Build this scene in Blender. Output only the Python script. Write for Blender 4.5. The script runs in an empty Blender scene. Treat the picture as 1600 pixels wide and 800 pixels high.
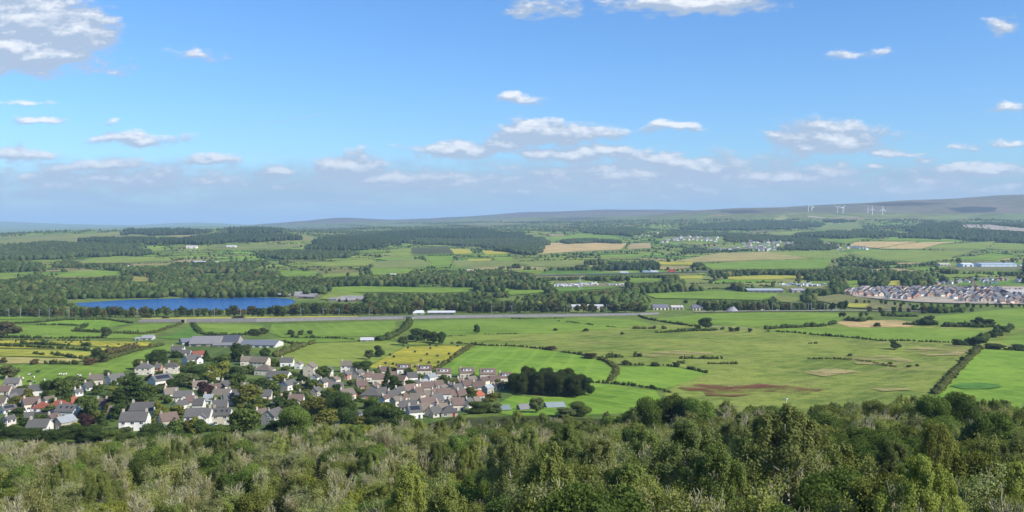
import bpy, bmesh, math, random
import numpy as np
from mathutils import Vector

random.seed(7)
RNG = np.random.default_rng(7)
C = bpy.context.scene.collection
R = math.radians
F_PX = 1500.0          # focal length in pixels of the 1600 px wide photograph
CX, EYE = 800.0, 352.0 # picture column straight ahead, picture row of eye level

# ------------------------------------------------------------------ camera
cam_d = bpy.data.cameras.new('camera')
cam_d.sensor_width = 36.0
cam_d.lens = 36.0 * F_PX / 1600.0
cam_d.shift_y = (EYE - 400.0) / 1600.0
cam_d.clip_start = 0.5
cam_d.clip_end = 90000.0
cam = bpy.data.objects.new('camera', cam_d)
cam.location = (0, 0, 0)
cam.rotation_euler = (R(90), 0, 0)
C.objects.link(cam)
bpy.context.scene.camera = cam

# ------------------------------------------------------------------ exposure
sc = bpy.context.scene
sc.view_settings.view_transform = 'Standard'
sc.view_settings.look = 'None'
sc.view_settings.gamma = 1.0
sc.view_settings.use_curve_mapping = False
sc.view_settings.exposure = 0.55
sc.render.engine = 'CYCLES'
sc.cycles.max_bounces = 4
sc.cycles.diffuse_bounces = 2
sc.cycles.glossy_bounces = 2
sc.cycles.transmission_bounces = 2
sc.cycles.volume_bounces = 0
sc.cycles.transparent_max_bounces = 6
sc.cycles.use_denoising = True

# ------------------------------------------------------------------ sun
SUN_EL, SUN_AZ = 35.0, 119.0      # azimuth clockwise from straight ahead (+Y): to the right, a little behind
sun_dir = Vector((math.sin(R(SUN_AZ)) * math.cos(R(SUN_EL)), math.cos(R(SUN_AZ)) * math.cos(R(SUN_EL)), math.sin(R(SUN_EL))))
sun_d = bpy.data.lights.new('sun', 'SUN')
sun_d.energy = 5.0
sun_d.angle = R(0.5)
sun_d.color = (1.0, 0.95, 0.86)
sun = bpy.data.objects.new('sun', sun_d)
sun.rotation_euler = sun_dir.to_track_quat('Z', 'Y').to_euler()
sun.location = (0, 0, 300)
C.objects.link(sun)

# ------------------------------------------------------------------ node helper
class N:
    """small wrapper to write shader graphs as expressions"""
    def __init__(self, tree):
        self.t = tree
    def node(self, kind, **kw):
        n = self.t.nodes.new(kind)
        for k, v in kw.items():
            setattr(n, k, v)
        return n
    def put(self, sock, v):
        if hasattr(v, 'is_output'):
            self.t.links.new(v, sock)
        elif v is not None:
            sock.default_value = v
    def m(self, op, a, b=None, c=None, clamp=False):
        n = self.node('ShaderNodeMath', operation=op, use_clamp=clamp)
        self.put(n.inputs[0], a)
        if b is not None: self.put(n.inputs[1], b)
        if c is not None: self.put(n.inputs[2], c)
        return n.outputs[0]
    def vm(self, op, a, b=None, out=0):
        n = self.node('ShaderNodeVectorMath', operation=op)
        self.put(n.inputs[0], a)
        if b is not None: self.put(n.inputs[1], b)
        return n.outputs[out]
    def xyz(self, x, y, z=0.0):
        n = self.node('ShaderNodeCombineXYZ')
        self.put(n.inputs[0], x); self.put(n.inputs[1], y); self.put(n.inputs[2], z)
        return n.outputs[0]
    def sep(self, v):
        n = self.node('ShaderNodeSeparateXYZ')
        self.put(n.inputs[0], v)
        return n.outputs
    def noise(self, vec, scale, detail=3.0, rough=0.55, dim='3D'):
        n = self.node('ShaderNodeTexNoise', noise_dimensions=dim)
        self.put(n.inputs['Vector'], vec)
        n.inputs['Scale'].default_value = scale
        n.inputs['Detail'].default_value = detail
        n.inputs['Roughness'].default_value = rough
        return n.outputs['Fac']
    def smooth(self, v, a, b, c=0.0, d=1.0):
        n = self.node('ShaderNodeMapRange', interpolation_type='SMOOTHSTEP')
        self.put(n.inputs[0], v)
        for i, q in enumerate((a, b, c, d)):
            self.put(n.inputs[i + 1], q)
        return n.outputs[0]
    def lin(self, v, a, b, c=0.0, d=1.0):
        n = self.node('ShaderNodeMapRange')
        self.put(n.inputs[0], v)
        for i, q in enumerate((a, b, c, d)):
            self.put(n.inputs[i + 1], q)
        return n.outputs[0]
    def mix(self, f, a, b, blend='MIX'):
        n = self.node('ShaderNodeMix', data_type='RGBA', blend_type=blend)
        self.put(n.inputs['Factor'], f)
        self.put(n.inputs['A'] if False else n.inputs[6], (*a, 1.0) if isinstance(a, tuple) and len(a) == 3 else a)
        self.put(n.inputs[7], (*b, 1.0) if isinstance(b, tuple) and len(b) == 3 else b)
        return n.outputs[2]

# ------------------------------------------------------------------ world: Nishita sky with fair-weather clouds
world = bpy.data.worlds.new('World')
sc.world = world
world.use_nodes = True
wt = world.node_tree
wt.nodes.clear()
W = N(wt)
sky = W.node('ShaderNodeTexSky', sky_type='NISHITA', sun_disc=False)
sky.sun_elevation = R(SUN_EL)
sky.sun_rotation = R(SUN_AZ)
sky.altitude = 150.0
sky.air_density = 1.0
sky.dust_density = 0.6
sky.ozone_density = 1.6
hs = W.node('ShaderNodeHueSaturation')
hs.inputs['Saturation'].default_value = 1.12
hs.inputs['Value'].default_value = 1.0
wt.links.new(sky.outputs[0], hs.inputs['Color'])
bg_sky = W.node('ShaderNodeBackground')
bg_sky.inputs[1].default_value = 0.115
wt.links.new(W.mix(1.0, hs.outputs[0], (.53, .765, 1.06), 'MULTIPLY'), bg_sky.inputs[0])

CLOUDS = [  # column, row, half width, half height (photo pixels as angles), strength
    (40, 25, 120, 62, 1.45), (118, 50, 92, 62, 1.3), (60, 88, 120, 34, 1.2), (15, 75, 100, 50, 1.3), (170, 107, 90, 11, .6),
    (-60, 60, 90, 60, 1.2),
    (305, 86, 54, 13, .72), (40, 160, 50, 7, .62), (68, 187, 66, 11, .85), (170, 191, 24, 7, .62), (215, 216, 98, 13, 1.0),
    (20, 243, 84, 17, .95), (170, 260, 120, 18, .95), (325, 250, 84, 13, .95), (440, 265, 56, 12, .7), (430, 288, 40, 11, .7),
    (610, 278, 185, 20, 1.1), (548, 259, 82, 28, 1.25), (700, 292, 110, 16, .75),
    (722, 233, 112, 22, 1.15), (862, 207, 128, 24, 1.25), (790, 222, 80, 18, .8), (905, 238, 160, 18, 1.1), (810, 154, 48, 13, .85),
    (1045, 199, 62, 11, .95), (985, 276, 230, 26, .95), (1080, 256, 170, 22, 1.05), (1230, 276, 190, 24, 1.0),
    (1298, 218, 130, 36, 1.15), (1310, 203, 80, 22, 1.0), (1370, 238, 70, 10, .85), (1480, 229, 50, 10, .75), (1535, 266, 110, 18, 1.1), (1450, 286, 120, 14, .7), (1000, 284, 420, 46, .85), (1180, 272, 260, 30, .8), (640, 288, 260, 30, .8), (200, 282, 320, 32, .72), (1460, 296, 260, 26, .7), (330, 292, 90, 9, .62), (120, 290, 120, 10, .6), (820, 300, 150, 12, .75), (1000, 310, 180, 10, .62), (1180, 302, 160, 11, .66), (1340, 300, 110, 9, .6), (60, 272, 90, 10, .62), (560, 312, 120, 9, .5), (1540, 300, 100, 9, .55),
    (1585, 168, 46, 10, .75), (1575, 219, 36, 7, .65), (1440, 249, 30, 8, .65), (1365, 259, 40, 8, .6),
    (1085, 4, 175, 24, 1.15), (845, 12, 80, 24, .66), (1565, 38, 38, 17, .75), (1377, 82, 24, 15, .68), (1335, 88, 36, 9, .52),
    (1700, 240, 120, 30, 1.0), (-120, 230, 120, 30, 1.0),
]
gp = bpy.data.node_groups.new('cloud_field', 'ShaderNodeTree')
gp.interface.new_socket('Vector', in_out='INPUT', socket_type='NodeSocketVector')
gp.interface.new_socket('Value', in_out='OUTPUT', socket_type='NodeSocketFloat')
G_ = N(gp)
g_in = gp.nodes.new('NodeGroupInput'); g_out = gp.nodes.new('NodeGroupOutput')
uv0 = g_in.outputs[0]
warp = G_.node('ShaderNodeTexNoise', noise_dimensions='3D')
G_.put(warp.inputs['Vector'], G_.vm('MULTIPLY', uv0, (1.0, 1.6, 1.0)))
warp.inputs['Scale'].default_value = 22.0; warp.inputs['Detail'].default_value = 2.0
wv = G_.vm('MULTIPLY', G_.vm('SUBTRACT', warp.outputs['Color'], (.5, .5, .5)), (0.05, 0.022, 0.0))
uvw = G_.vm('ADD', uv0, wv)
acc = None
for (px, py, a, b, s) in CLOUDS:
    q = G_.vm('MULTIPLY', G_.vm('SUBTRACT', uvw, ((px - CX) / F_PX, (EYE - py) / F_PX, 0)), (F_PX / a, F_PX / b, 0))
    val = G_.m('MULTIPLY_ADD', G_.vm('LENGTH', q, out=1), -s, s)
    acc = val if acc is None else G_.m('SMOOTH_MAX', acc, val, 0.30)
n1 = G_.noise(G_.vm('MULTIPLY', uv0, (1.0, 2.3, 1.0)), 34.0, 8.0, 0.62)
tot = G_.m('ADD', acc, G_.m('MULTIPLY', G_.m('SUBTRACT', n1, 0.5), 2.0))
gp.links.new(tot, g_out.inputs[0])

tc = W.node('ShaderNodeTexCoord')
sx = W.sep(tc.outputs['Generated'])
ay = W.m('MAXIMUM', W.m('ABSOLUTE', sx[1]), 0.02)
uu = W.m('DIVIDE', sx[0], ay); vv = W.m('DIVIDE', sx[2], ay)
uv = W.xyz(uu, vv, 0.0)
def cf(vec):
    n = W.node('ShaderNodeGroup'); n.node_tree = gp
    W.put(n.inputs[0], vec)
    return n.outputs[0]
d0 = cf(uv)
d1 = cf(W.vm('ADD', uv, (0.0025, 0.0065, 0.0)))
dens = W.smooth(d0, 0.02, 0.60)
lit = W.m('ADD', W.m('MULTIPLY', W.m('SUBTRACT', d0, d1), 1.35), W.smooth(d0, 0.2, 1.3, -0.22, 0.30), clamp=True)
# low sheet of hazy stratus above the hills
band_n = W.noise(W.vm('MULTIPLY', uv, (1.0, 5.0, 1.0)), 11.0, 7.0, 0.62)
band_e = W.m('ADD', vv, W.m('MULTIPLY', W.m('SUBTRACT', W.noise(W.vm('MULTIPLY', uv, (1.0, 2.0, 1.0)), 16.0, 5.0, .6), .5), .05))
band = W.m('MULTIPLY', W.smooth(band_e, 0.074, 0.046), W.smooth(band_n, 0.30, 0.58, .45, 1.0))
dens = W.m('MULTIPLY', dens, W.smooth(vv, 0.0, 0.05, 0.30, 0.92))
lit = W.m('MULTIPLY', lit, W.smooth(vv, 0.02, 0.12, 0.50, 1.0))
ccol = W.mix(lit, (0.37, 0.445, 0.56), (0.80, 0.81, 0.83))
bg_cloud = W.node('ShaderNodeBackground'); W.put(bg_cloud.inputs[0], ccol); bg_cloud.inputs[1].default_value = 0.86
bg_band = W.node('ShaderNodeBackground'); bg_band.inputs[0].default_value = (0.305, 0.405, 0.525, 1); bg_band.inputs[1].default_value = 0.86
# contrail
p0 = Vector(((375 - CX) / F_PX, (EYE - 200) / F_PX)); p1 = Vector(((522 - CX) / F_PX, (EYE - 174) / F_PX))
cd = (p1 - p0); L = cd.length; cd.normalize()
rel = W.vm('SUBTRACT', uv, (p0.x, p0.y, 0))
al = W.vm('DOT_PRODUCT', rel, (cd.x, cd.y, 0), out=1)
pe = W.m('ABSOLUTE', W.m('ADD', W.vm('DOT_PRODUCT', rel, (-cd.y, cd.x, 0), out=1), W.m('MULTIPLY', W.m('SUBTRACT', W.noise(uv, 60.0), .5), 0.003)))
trail = W.m('MULTIPLY', W.m('MULTIPLY', W.smooth(pe, 0.0013, 0.0002), W.m('MULTIPLY', W.smooth(al, 0.0, L * .5), W.smooth(al, L, L * .85))), 0.32)
mx1 = W.node('ShaderNodeMixShader'); W.put(mx1.inputs[0], W.m('MULTIPLY', band, 0.85)); wt.links.new(bg_sky.outputs[0], mx1.inputs[1]); wt.links.new(bg_band.outputs[0], mx1.inputs[2])
mx2 = W.node('ShaderNodeMixShader'); W.put(mx2.inputs[0], W.m('MAXIMUM', dens, trail)); wt.links.new(mx1.outputs[0], mx2.inputs[1]); wt.links.new(bg_cloud.outputs[0], mx2.inputs[2])
wo = W.node('ShaderNodeOutputWorld'); wt.links.new(mx2.outputs[0], wo.inputs[0])
world.cycles.sampling_method = 'MANUAL'
world.cycles.sample_map_resolution = 512

# ------------------------------------------------------------------ the shape of the land
KN = [  # depth in metres: heights at the left, middle and right
    (-60, (-2, -2, -2)), (0, (-2.2, -2.2, -2.2)), (30, (-14, -14, -14)), (60, (-27, -26, -24)), (100, (-40, -38, -35)), (150, (-50, -47, -43)),
    (220, (-62, -60, -55)), (300, (-73, -72, -66)), (360, (-80, -80, -76)), (420, (-85, -86, -86)), (500, (-89, -90, -94)),
    (600, (-92.5, -93, -97.5)), (800, (-97.5, -98, -100.5)), (1000, (-102, -102, -103))]
KF = [  # depth: picture rows at which the land of that depth is seen, by column
    (1200, {0: 485.8, 1600: 485.8}), (1450, {0: 462.7, 1600: 463}), (1700, {0: 443, 800: 443, 1600: 444}), (2000, {0: 426, 800: 427, 1600: 428}),
    (2500, {0: 405, 400: 405, 800: 409, 1600: 409}), (3000, {0: 388, 400: 388, 700: 396, 1100: 396, 1600: 394}),
    (4000, {0: 374, 200: 372, 400: 371, 600: 378, 800: 380, 1000: 374, 1200: 377, 1400: 372, 1600: 374}),
    (5000, {-200: 366, 0: 365, 100: 362, 200: 361, 300: 362, 400: 359, 480: 361, 560: 364, 800: 364, 1000: 361, 1200: 364, 1400: 362, 1500: 354, 1600: 353, 1800: 356}),
    (6000, {0: 367, 300: 366, 400: 364, 600: 359, 800: 357, 1000: 354, 1200: 351, 1400: 351, 1600: 350}),
    (7000, {0: 367, 400: 362, 600: 356, 800: 352, 1000: 346, 1100: 341, 1260: 333, 1400: 337, 1600: 337}),
    (8500, {0: 367, 400: 361, 600: 356, 800: 348, 1000: 340, 1060: 332, 1150: 325, 1200: 326, 1260: 323, 1350: 316, 1450: 311.5, 1500: 308, 1560: 305.5, 1640: 306, 1800: 314}),
    (10200, {0: 367, 400: 358, 600: 351, 800: 342, 1000: 335, 1200: 333, 1600: 318}),
    (12000, {0: 362, 400: 351, 470: 345, 540: 341.5, 620: 343.5, 700: 338.5, 800: 334.5, 900: 329.5, 1000: 326, 1050: 328, 1100: 330, 1300: 333, 1600: 326}),
    (15000, {0: 358, 1600: 352}),
    (25000, {-200: 344, 0: 346, 60: 348, 120: 351, 200: 352, 290: 348, 350: 349, 420: 353, 600: 354, 1600: 352}),
    (29000, {0: 359, 1600: 359}), (45000, {0: 356, 1600: 356})]
COLS = np.linspace(-400, 2000, 121)
KD, KZ = [], []
for d, (l, mid, r) in KN:
    t = np.clip((COLS - 0) / 1600, 0, 1)
    KD.append(d); KZ.append(np.interp(t, [0, .5, .85], [l, mid, r]))
for d, tab in KF:
    ks = sorted(tab)
    rows = np.interp(COLS, ks, [tab[k] for k in ks])
    ker = np.array([1, 2, 1.]) / 4
    rows = np.convolve(np.pad(rows, 1, mode='edge'), ker, 'valid')
    KD.append(d); KZ.append((EYE - rows) * d / F_PX)
KD = np.array(KD, float); KZ = np.array(KZ)
_h = np.diff(KD)[:, None]; _dl = np.diff(KZ, axis=0) / _h
KS = np.zeros_like(KZ)
for i in range(1, len(KD) - 1):
    a, b = _dl[i - 1], _dl[i]; h0, h1 = _h[i - 1, 0], _h[i, 0]
    w1, w2 = 2 * h1 + h0, h1 + 2 * h0
    ok = a * b > 0
    with np.errstate(divide='ignore', invalid='ignore'):
        KS[i] = np.where(ok, (w1 + w2) / (w1 / a + w2 / b), 0.0)
KS[0] = _dl[0]; KS[-1] = _dl[-1]

def ground_z(x, y):
    x = np.atleast_1d(np.asarray(x, float)); y = np.atleast_1d(np.asarray(y, float))
    col = CX + F_PX * x / np.maximum(y, 100.0)
    ci = np.clip((col - COLS[0]) / (COLS[1] - COLS[0]), 0, len(COLS) - 1.001)
    c0 = ci.astype(int); cf_ = ci - c0
    yy = np.clip(y, KD[0], KD[-1] - 1)
    k = np.clip(np.searchsorted(KD, yy, side='right') - 1, 0, len(KD) - 2)
    h = KD[k + 1] - KD[k]; t = (yy - KD[k]) / h
    def at(A, kk): return A[kk, c0] * (1 - cf_) + A[kk, c0 + 1] * cf_
    z0, z1, s0, s1 = at(KZ, k), at(KZ, k + 1), at(KS, k), at(KS, k + 1)
    t2, t3 = t * t, t * t * t
    z = (2 * t3 - 3 * t2 + 1) * z0 + (t3 - 2 * t2 + t) * h * s0 + (-2 * t3 + 3 * t2) * z1 + (t3 - t2) * h * s1
    w = np.clip((y - 1500) / 1500, 0, 1)
    z = z + w * (np.sin(x / 310 + 1.3) * np.sin(y / 370 + .4) * 5.0 + np.sin(x / 131 + y / 190) * 2.0)
    w2 = np.clip((y - 5500) / 3000, 0, 1)
    z = z + w2 * (np.sin(x / 420 + y / 900) * 7 + np.sin(x / 173 - y / 310 + 2) * 4)
    wn = np.clip((y - 40) / 60, 0, 1) * np.clip((900 - y) / 300, 0, 1)
    z = z + wn * (np.sin(x / 23 + y / 31) * 0.7 + np.sin(x / 11 - y / 17 + 1) * 0.35)
    return z
def gz(x, y): return float(ground_z(x, y)[0])

_DD = np.geomspace(70, 28000, 1600)
def unproject(px, py, z_off=0.0):
    """point of the land seen at a pixel of the photograph"""
    u = (px - CX) / F_PX; v = (py - EYE) / F_PX
    z = ground_z(u * _DD, _DD) + z_off
    below = (-v * _DD) <= z
    if not below.any():
        return Vector((u * 9000, 9000, gz(u * 9000, 9000)))
    i = int(np.argmax(below)); lo, hi = _DD[max(i - 1, 0)], _DD[i]
    for _ in range(18):
        mid = (lo + hi) / 2
        if -v * mid <= gz(u * mid, mid) + z_off: hi = mid
        else: lo = mid
    return Vector((u * hi, hi, gz(u * hi, hi)))
def project(p):
    return CX + F_PX * p[0] / max(p[1], 1e-3), EYE - F_PX * p[2] / max(p[1], 1e-3)

# ------------------------------------------------------------------ naming and linking
REG = []
def link(o):
    C.objects.link(o); return o
def thing(name, label, cat, loc=(0, 0, 0), rz=0.0, group=None, ordinal=True):
    o = bpy.data.objects.new(name, None); link(o)
    o.empty_display_size = 0.5
    o.location = loc; o.rotation_euler = (0, 0, rz)
    tag(o, label, cat, group, ordinal)
    return o
def tag(o, label, cat, group=None, ordinal=True):
    o['label'] = label; o['category'] = cat
    if group: o['group'] = group
    REG.append((o, ordinal))
    return o
def mesh_obj(name, me, mats=(), parent=None, loc=None, rz=None, color=None):
    o = bpy.data.objects.new(name, me); link(o)
    for m in mats:
        if m.name not in me.materials: me.materials.append(m)
    if parent is not None: o.parent = parent
    if loc is not None: o.location = loc
    if rz is not None: o.rotation_euler = (0, 0, rz)
    if color is not None: o.color = (*color, 1.0)
    return o
def structure(o): o['kind'] = 'structure'; return o
def stuff(o, label, cat): o['kind'] = 'stuff'; o['label'] = label; o['category'] = cat; return o
def np_mesh(name, V, quads=None, tris=None, smooth=False):
    me = bpy.data.meshes.new(name)
    V = np.asarray(V, np.float32)
    faces = []; lt = []
    if quads is not None and len(quads): faces.append(np.asarray(quads, np.int32).ravel()); lt.append(np.full(len(quads), 4, np.int32))
    if tris is not None and len(tris): faces.append(np.asarray(tris, np.int32).ravel()); lt.append(np.full(len(tris), 3, np.int32))
    idx = np.concatenate(faces); lt = np.concatenate(lt)
    me.vertices.add(len(V)); me.vertices.foreach_set('co', V.ravel())
    me.loops.add(len(idx)); me.loops.foreach_set('vertex_index', idx)
    me.polygons.add(len(lt))
    ls = np.concatenate([[0], np.cumsum(lt)[:-1]]).astype(np.int32)
    me.polygons.foreach_set('loop_start', ls); me.polygons.foreach_set('loop_total', lt)
    if smooth: me.polygons.foreach_set('use_smooth', np.ones(len(lt), bool))
    me.update(calc_edges=True)
    return me
def bm_mesh(name, bm):
    me = bpy.data.meshes.new(name); bm.normal_update(); bm.to_mesh(me); bm.free(); return me

# ------------------------------------------------------------------ materials
def new_mat(name):
    m = bpy.data.materials.new(name); m.use_nodes = True
    m.node_tree.nodes.clear()
    return m, N(m.node_tree)
def finish(m, n, shader):
    o = n.node('ShaderNodeOutputMaterial'); m.node_tree.links.new(shader, o.inputs[0])
    return m
def principled(n, color, rough=0.8, spec=0.2, metallic=0.0, normal=None):
    p = n.node('ShaderNodeBsdfPrincipled')
    n.put(p.inputs['Base Color'], (*color, 1.0) if isinstance(color, tuple) and len(color) == 3 else color)
    n.put(p.inputs['Roughness'], rough); p.inputs['Specular IOR Level'].default_value = spec
    p.inputs['Metallic'].default_value = metallic
    if normal is not None: n.put(p.inputs['Normal'], normal)
    return p.outputs[0]
def bump(n, h, strength, dist):
    b = n.node('ShaderNodeBump'); b.inputs['Strength'].default_value = strength; b.inputs['Distance'].default_value = dist
    n.put(b.inputs['Height'], h); return b.outputs[0]
def pos(n): return n.node('ShaderNodeNewGeometry').outputs['Position']
def objcol(n): return n.node('ShaderNodeObjectInfo').outputs['Color']
def objrand(n): return n.node('ShaderNodeObjectInfo').outputs['Random']

def mat_grass(name, rough_grass=0.0, stripe=False, attr=None):
    """turf whose tone is the object's own colour; coarse pasture is blotched with straw and rush"""
    m, n = new_mat(name); p = pos(n)
    if attr:
        a = n.node('ShaderNodeAttribute'); a.attribute_name = attr; c = a.outputs['Color']
    else:
        c = objcol(n)
    big = n.noise(p, 0.011, 4, .6); mid = n.noise(n.vm('MULTIPLY', p, (.55, .9, 1.0)), 0.075, 5, .72); fine = n.noise(p, 0.9, 4, .7)
    k = n.m('ADD', n.m('MULTIPLY', n.m('SUBTRACT', big, .5), 1.6 + .6 * rough_grass), n.m('MULTIPLY', n.m('SUBTRACT', mid, .5), 1.9 + 1.0 * rough_grass))
    k = n.m('ADD', k, n.m('MULTIPLY', n.m('SUBTRACT', fine, .5), .35 + .4 * rough_grass))
    tus = n.noise(n.vm('MULTIPLY', p, (.5, .8, 1.0)), .26, 4, .75)
    k = n.m('ADD', k, n.m('MULTIPLY', n.m('SUBTRACT', tus, .5), 1.7 + .8 * rough_grass))
    flk = n.m('MULTIPLY', n.smooth(tus, .60, .74), n.smooth(n.noise(p, .035, 3), .45, .6))
    c2 = n.mix(n.m('ADD', k, .5, clamp=True), n.mix(1.0, c, (.58, .68, .60), 'MULTIPLY'), n.mix(1.0, c, (1.38, 1.24, 1.3), 'MULTIPLY'))
    c2 = n.mix(n.m('MULTIPLY', flk, .45), c2, n.mix(1.0, c, (.42, .52, .55), 'MULTIPLY'))
    if not stripe and not attr:
        sp_ = n.sep(p); rot = n.m('MULTIPLY', objrand(n), 6.283)
        ln_ = n.m('ADD', n.m('MULTIPLY', sp_[0], n.m('COSINE', rot)), n.m('MULTIPLY', sp_[1], n.m('SINE', rot)))
        tram = n.smooth(n.m('SINE', n.m('ADD', n.m('MULTIPLY', ln_, .42), n.m('MULTIPLY', big, 3.0))), .55, .98)
        c2 = n.mix(n.m('MULTIPLY', tram, .42), c2, n.mix(1.0, c, (1.35, 1.2, 1.3), 'MULTIPLY'))
    if rough_grass:
        patch = n.smooth(n.noise(n.vm('MULTIPLY', p, (.5, 1.0, 1.0)), 0.022, 5, .7), .50, .72)
        c2 = n.mix(n.m('MULTIPLY', patch, .5 * rough_grass), c2, (.31, .25, .10))
        tuft = n.smooth(n.noise(n.vm('MULTIPLY', p, (.55, 1.3, 1.0)), 0.16, 5, .75), .55, .72)
        c2 = n.mix(n.m('MULTIPLY', tuft, .7 * rough_grass), c2, (.06, .09, .026))
    if stripe:
        s = n.sep(p); ln = n.m('SINE', n.m('ADD', n.m('ADD', n.m('MULTIPLY', s[0], .78), n.m('MULTIPLY', s[1], .62)), n.m('MULTIPLY', big, 9.0)))
        c2 = n.mix(n.smooth(ln, .1, .9), c2, n.mix(1.0, c2, (.72, .82, .6), 'MULTIPLY'))
    nb = bump(n, n.m('ADD', fine, n.m('MULTIPLY', mid, 2.0)), .7, .5 + rough_grass)
    return finish(m, n, principled(n, c2, .95, .05, normal=nb))
M_TURF = mat_grass('turf')
M_ROUGH = mat_grass('rough_pasture', 1.0)
M_HAY = mat_grass('mown_hay', 0.25, True)
M_LAND = mat_grass('open_country', 0.45, attr='tone')

def mat_leaf(name, trans=.3, attr=None, var=.5):
    m, n = new_mat(name)
    if attr:
        a = n.node('ShaderNodeAttribute'); a.attribute_name = attr; c = a.outputs['Color']
    else:
        c = objcol(n)
    g = n.node('ShaderNodeNewGeometry')
    r = g.outputs['Random Per Island']
    nz = n.noise(g.outputs['Position'], .22, 3, .6)
    k = n.m('ADD', n.m('MULTIPLY', n.m('SUBTRACT', r, .5), .9 * var), n.m('MULTIPLY', n.m('SUBTRACT', nz, .5), 1.2 * var))
    c2 = n.mix(n.m('ADD', k, .5, clamp=True), n.mix(1.0, c, (.55, .62, .55), 'MULTIPLY'), n.mix(1.0, c, (1.45, 1.36, 1.15), 'MULTIPLY'))
    d = n.node('ShaderNodeBsdfDiffuse'); n.put(d.inputs[0], c2)
    t = n.node('ShaderNodeBsdfTranslucent'); n.put(t.inputs[0], n.mix(1.0, c2, (1.25, 1.2, .6), 'MULTIPLY'))
    x = n.node('ShaderNodeMixShader'); x.inputs[0].default_value = trans
    m.node_tree.links.new(d.outputs[0], x.inputs[1]); m.node_tree.links.new(t.outputs[0], x.inputs[2])
    return finish(m, n, x.outputs[0])
M_LEAF = mat_leaf('leaves')
M_LEAF_TONE = mat_leaf('leaves_of_many_trees', .2, 'tone', .35)
def mat_plain(name, color=None, rough=.8, spec=.2, scale=.6, amount=.35, metallic=0.0, bump_s=None):
    """painted, stone or tiled surfaces: the tone is the object's own colour unless given, with weathering blotches"""
    m, n = new_mat(name); tcn = n.node('ShaderNodeTexCoord').outputs['Object']
    c = objcol(n) if color is None else n.mix(0.0, color, color)
    k = n.noise(tcn, scale, 4, .65)
    lo, hi = 1 - amount, 1 + amount * .6
    c2 = n.mix(k, n.mix(1.0, c, (lo, lo, lo), 'MULTIPLY'), n.mix(1.0, c, (hi, hi, hi), 'MULTIPLY'))
    nb = bump(n, n.noise(tcn, scale * 6, 3), .4, bump_s) if bump_s else None
    return finish(m, n, principled(n, c2, rough, spec, metallic, nb))
M_WALL = mat_plain('render_and_stone', scale=.5, amount=.28)
M_BARK = mat_plain('bark', scale=2.5, amount=.4)
M_TWIG = mat_plain('bare_twigs', scale=1.5, amount=.3)
M_METAL = mat_plain('sheet_metal', rough=.45, spec=.4, scale=.25, amount=.2)
M_PAINT = mat_plain('gloss_paint', rough=.3, spec=.5, scale=1.0, amount=.05)
M_STONE = mat_plain('bare_stone', scale=.3, amount=.45, bump_s=.6)
M_TARMAC = mat_plain('tarmac', (.09, .09, .095), scale=.08, amount=.35)
def mat_roof():
    m, n = new_mat('roof_tiles'); tcn = n.node('ShaderNodeTexCoord').outputs['Object']; c = objcol(n)
    s = n.sep(tcn)
    course = n.m('FRACT', n.m('MULTIPLY', s[2], 4.0))
    br = n.node('ShaderNodeTexNoise'); n.put(br.inputs['Vector'], n.vm('MULTIPLY', tcn, (3.0, 3.0, 4.0))); br.inputs['Scale'].default_value = 1.0
    k = n.m('ADD', n.m('MULTIPLY', br.outputs['Fac'], .6), n.m('MULTIPLY', n.noise(tcn, .45, 4, .6), .6))
    c2 = n.mix(n.m('SUBTRACT', k, .1, clamp=True), n.mix(1.0, c, (.6, .6, .6), 'MULTIPLY'), n.mix(1.0, c, (1.3, 1.3, 1.25), 'MULTIPLY'))
    c2 = n.mix(n.m('MULTIPLY', n.smooth(n.noise(tcn, 1.1, 4, .7), .58, .75), .35), c2, (.13, .13, .085))
    nb = bump(n, course, .3, .05)
    return finish(m, n, principled(n, c2, .75, .25, normal=nb))
M_ROOF = mat_roof()
def mat_glass():
    m, n = new_mat('window_glass')
    return finish(m, n, principled(n, (.025, .03, .04), .08, .6))
M_GLASS = mat_glass()
def mat_water():
    m, n = new_mat('lake_water'); p = pos(n)
    w = n.m('ADD', n.noise(n.vm('MULTIPLY', p, (1, 1.4, 1)), .55, 4, .7), n.m('MULTIPLY', n.noise(p, .06, 3), .8))
    nb = bump(n, w, 1.0, 1.6)
    tint = n.mix(n.noise(n.vm('MULTIPLY', p, (.35, 1.5, 1)), .03, 4), (.006, .062, .21), (.013, .105, .32))
    return finish(m, n, principled(n, tint, .22, .35, normal=nb))
M_WATER = mat_water()
# ------------------------------------------------------------------ the land as one sheet
def pip(px, py, poly):
    px = np.asarray(px); py = np.asarray(py); ins = np.zeros(px.shape, bool)
    n = len(poly); j = n - 1
    for i in range(n):
        xi, yi = poly[i]; xj, yj = poly[j]
        with np.errstate(divide='ignore', invalid='ignore'):
            c = ((yi > py) != (yj > py)) & (px < (xj - xi) * (py - yi) / (yj - yi + 1e-12) + xi)
        ins ^= c; j = i
    return ins
def proj_arr(x, y, z):
    return CX + F_PX * x / y, EYE - F_PX * z / y
def vnoise(x, y, seed=0):
    """smooth value noise in 0..1"""
    def hsh(i, j):
        v = np.sin(i * 127.1 + j * 311.7 + seed * 74.7) * 43758.5453
        return v - np.floor(v)
    i, j = np.floor(x), np.floor(y); fx, fy = x - i, y - j
    fx = fx * fx * (3 - 2 * fx); fy = fy * fy * (3 - 2 * fy)
    return (hsh(i, j) * (1 - fx) + hsh(i + 1, j) * fx) * (1 - fy) + (hsh(i, j + 1) * (1 - fx) + hsh(i + 1, j + 1) * fx) * fy
def add_tone(me, cols):
    a = me.color_attributes.new('tone', 'FLOAT_COLOR', 'POINT')
    a.data.foreach_set('color', np.concatenate([cols, np.ones((len(cols), 1))], 1).astype(np.float32).ravel())

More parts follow.
